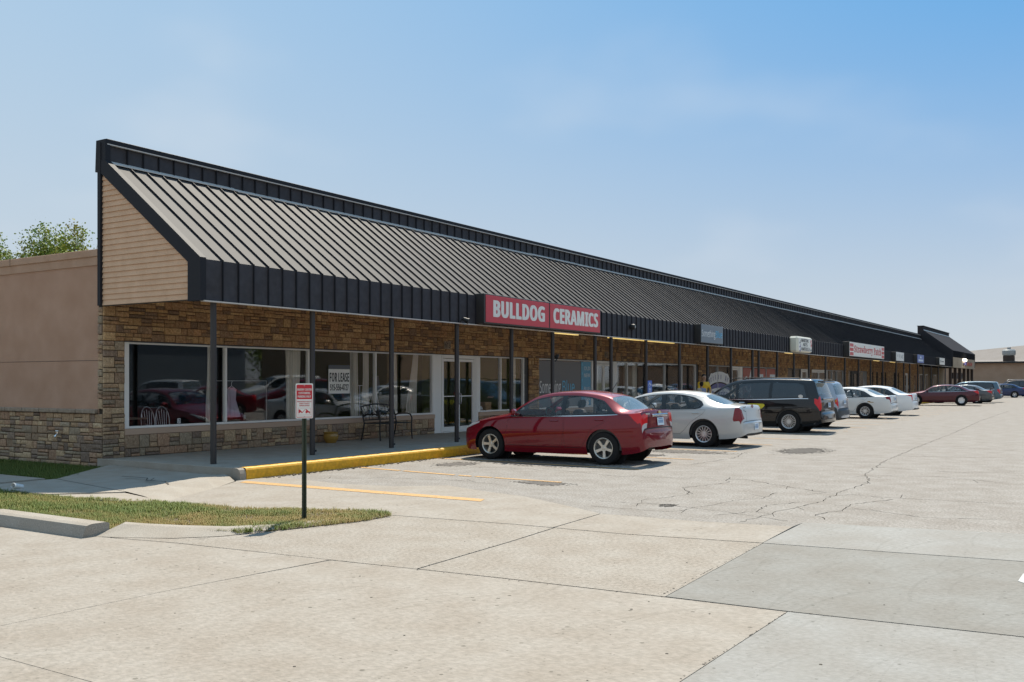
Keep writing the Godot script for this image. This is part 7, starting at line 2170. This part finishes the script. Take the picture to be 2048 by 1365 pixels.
func person(label: String, at: Vector3, turn: float, h: float, shirt: Color, shirt2: Color, legs: Color, woman: bool, arm_up: float) -> void:
	var o := thing("person", label, "person", at, turn)
	var s := h / 1.75
	var skin := Color(0.40, 0.235, 0.155)
	# the figure faces +z
	var sw := 0.175 if woman else 0.195
	var bones := [
		[P(0, 0.98, 0), P(0, 1.18, 0.0), 0.125, 0.12], [P(-0.07, 0.95, 0), P(0.07, 0.95, 0), 0.115, 0.115], [P(-0.08, 1.32, -0.01), P(0.08, 1.32, -0.01), 0.115, 0.115], [P(0, 1.18, 0), P(0, 1.34, -0.01), 0.12, 0.13],
		[P(-sw + 0.02, 1.415, -0.02), P(sw - 0.02, 1.415, -0.02), 0.06, 0.06], [P(0, 1.42, -0.01), P(0, 1.54, 0.015), 0.056, 0.05]]
	for sd in [-1.0, 1.0]:
		var sh := P(sd * sw, 1.41, -0.02)
		var el := P(sd * (sw + 0.06), 1.14, 0.02 + arm_up * 0.10)
		var wr := P(sd * (sw + 0.03 - arm_up * 0.12), 0.90 + arm_up * 0.22, 0.10 + arm_up * 0.16)
		bones.append([sh, el, 0.053, 0.042]); bones.append([el, wr, 0.041, 0.027])
		bones.append([wr, wr + P(-sd * 0.005, -0.07, 0.02), 0.028, 0.034])
		var hip := P(sd * 0.09, 0.93, 0); var kn := P(sd * 0.10, 0.50, 0.025); var an := P(sd * 0.105, 0.09, -0.02)
		bones.append([hip, kn, 0.088, 0.058]); bones.append([kn, an, 0.056, 0.040]); bones.append([an + P(0, -0.045, -0.02), an + P(0, -0.055, 0.16), 0.042, 0.034])
	for q in bones:
		for e in 4: q[e] = q[e] * s
	var tint := func(p: Vector3, n: Vector3) -> Color:
		var y := p.y / s
		if y > 1.475: return skin
		if absf(p.x) / s > sw + 0.015 and y < 1.20: return skin
		if y > 0.95: return shirt if p.x < 0.03 else shirt2
		if y < 0.085: return Color(0.03, 0.03, 0.03)
		return legs
	var bg := Bag.new()
	net(bg, bones, 0.024, 0.035, tint)
	# head with nose, chin, ears
	var hd := [[P(0, 1.66, 0.0), P(0, 1.645, 0.02), 0.078, 0.078], [P(0, 1.60, 0.03), P(0, 1.575, 0.045), 0.055, 0.042], [P(0, 1.645, 0.095), P(0, 1.622, 0.112), 0.011, 0.016], [P(-0.078, 1.635, 0.0), P(-0.078, 1.61, 0.0), 0.016, 0.012], [P(0.078, 1.635, 0.0), P(0.078, 1.61, 0.0), 0.016, 0.012], [P(-0.018, 1.588, 0.082), P(0.018, 1.588, 0.082), 0.009, 0.009], [P(0, 1.54, 0.01), P(0, 1.60, 0.01), 0.046, 0.05]]
	for q in hd:
		for e in 4: q[e] = q[e] * s
	net(bg, hd, 0.010, 0.014, func(p: Vector3, n: Vector3) -> Color:
		var y := p.y / s; var z := p.z / s; var x := absf(p.x) / s
		if z > 0.07 and absf(y - 1.655) < 0.011 and absf(x - 0.03) < 0.014: return Color(0.03, 0.02, 0.015)
		if z > 0.07 and absf(y - 1.588) < 0.006 and x < 0.022: return Color(0.26, 0.09, 0.07)
		return skin)
	# hands: five separate fingers
	for sd in [-1.0, 1.0]:
		var wr := P(sd * (sw + 0.025 - arm_up * 0.12), 0.83 + arm_up * 0.22, 0.12 + arm_up * 0.16)
		var fb := [[wr, wr + P(0, -0.03, 0.01), 0.030, 0.030]]
		for k in 4:
			var r := wr + P(-sd * 0.004, -0.045, -0.024 + k * 0.017)
			var ln: float = [0.045, 0.055, 0.058, 0.05][k]
			var m := r + P(0, -ln * 0.6, 0.004); fb.append([r, m, 0.009, 0.0085]); fb.append([m, m + P(-sd * 0.012, -ln * 0.5, 0.004), 0.0085, 0.007])
		fb.append([wr + P(0, -0.01, 0.025), wr + P(-sd * 0.01, -0.04, 0.055), 0.011, 0.009])
		for q in fb:
			for e in 4: q[e] = q[e] * s
		net(bg, fb, 0.007, 0.006, func(p: Vector3, n: Vector3) -> Color: return skin)
	var m: StandardMaterial3D = M.get_or_add("figure", mat("figure", Color(1, 1, 1), 0.8))
	m.vertex_color_use_as_albedo = true
	bag(o, "body", bg, m)
	var hair := Bag.new()
	var hb := [[P(0, 1.685, -0.015), P(0, 1.665, -0.02), 0.086, 0.085], [P(0, 1.62, -0.05), P(0, 1.60, -0.05), 0.058, 0.05]]
	if woman: hb.append([P(0, 1.72, -0.09), P(0, 1.71, -0.10), 0.05, 0.045])
	for q in hb:
		for e in 4: q[e] = q[e] * s
	net(hair, hb, 0.012, 0.02, func(p: Vector3, n: Vector3) -> Color: return Color(0.02, 0.013, 0.010))
	bag(o, "hair", hair, m)

func make_people() -> void:
	person("person in a yellow T-shirt with dark hair, facing the lot before the shop window", P(33.95, 0.2, -13.05), -0.7, 1.72, Color(0.62, 0.36, 0.02), Color(0.62, 0.36, 0.02), Color(0.04, 0.042, 0.055), false, 0.4)
	person("person seen from behind in a grey and beige shirt, dark hair tied up", P(33.0, 0.2, -12.78), 2.4, 1.44, Color(0.20, 0.21, 0.29), Color(0.42, 0.34, 0.26), Color(0.05, 0.06, 0.10), true, 0.3)
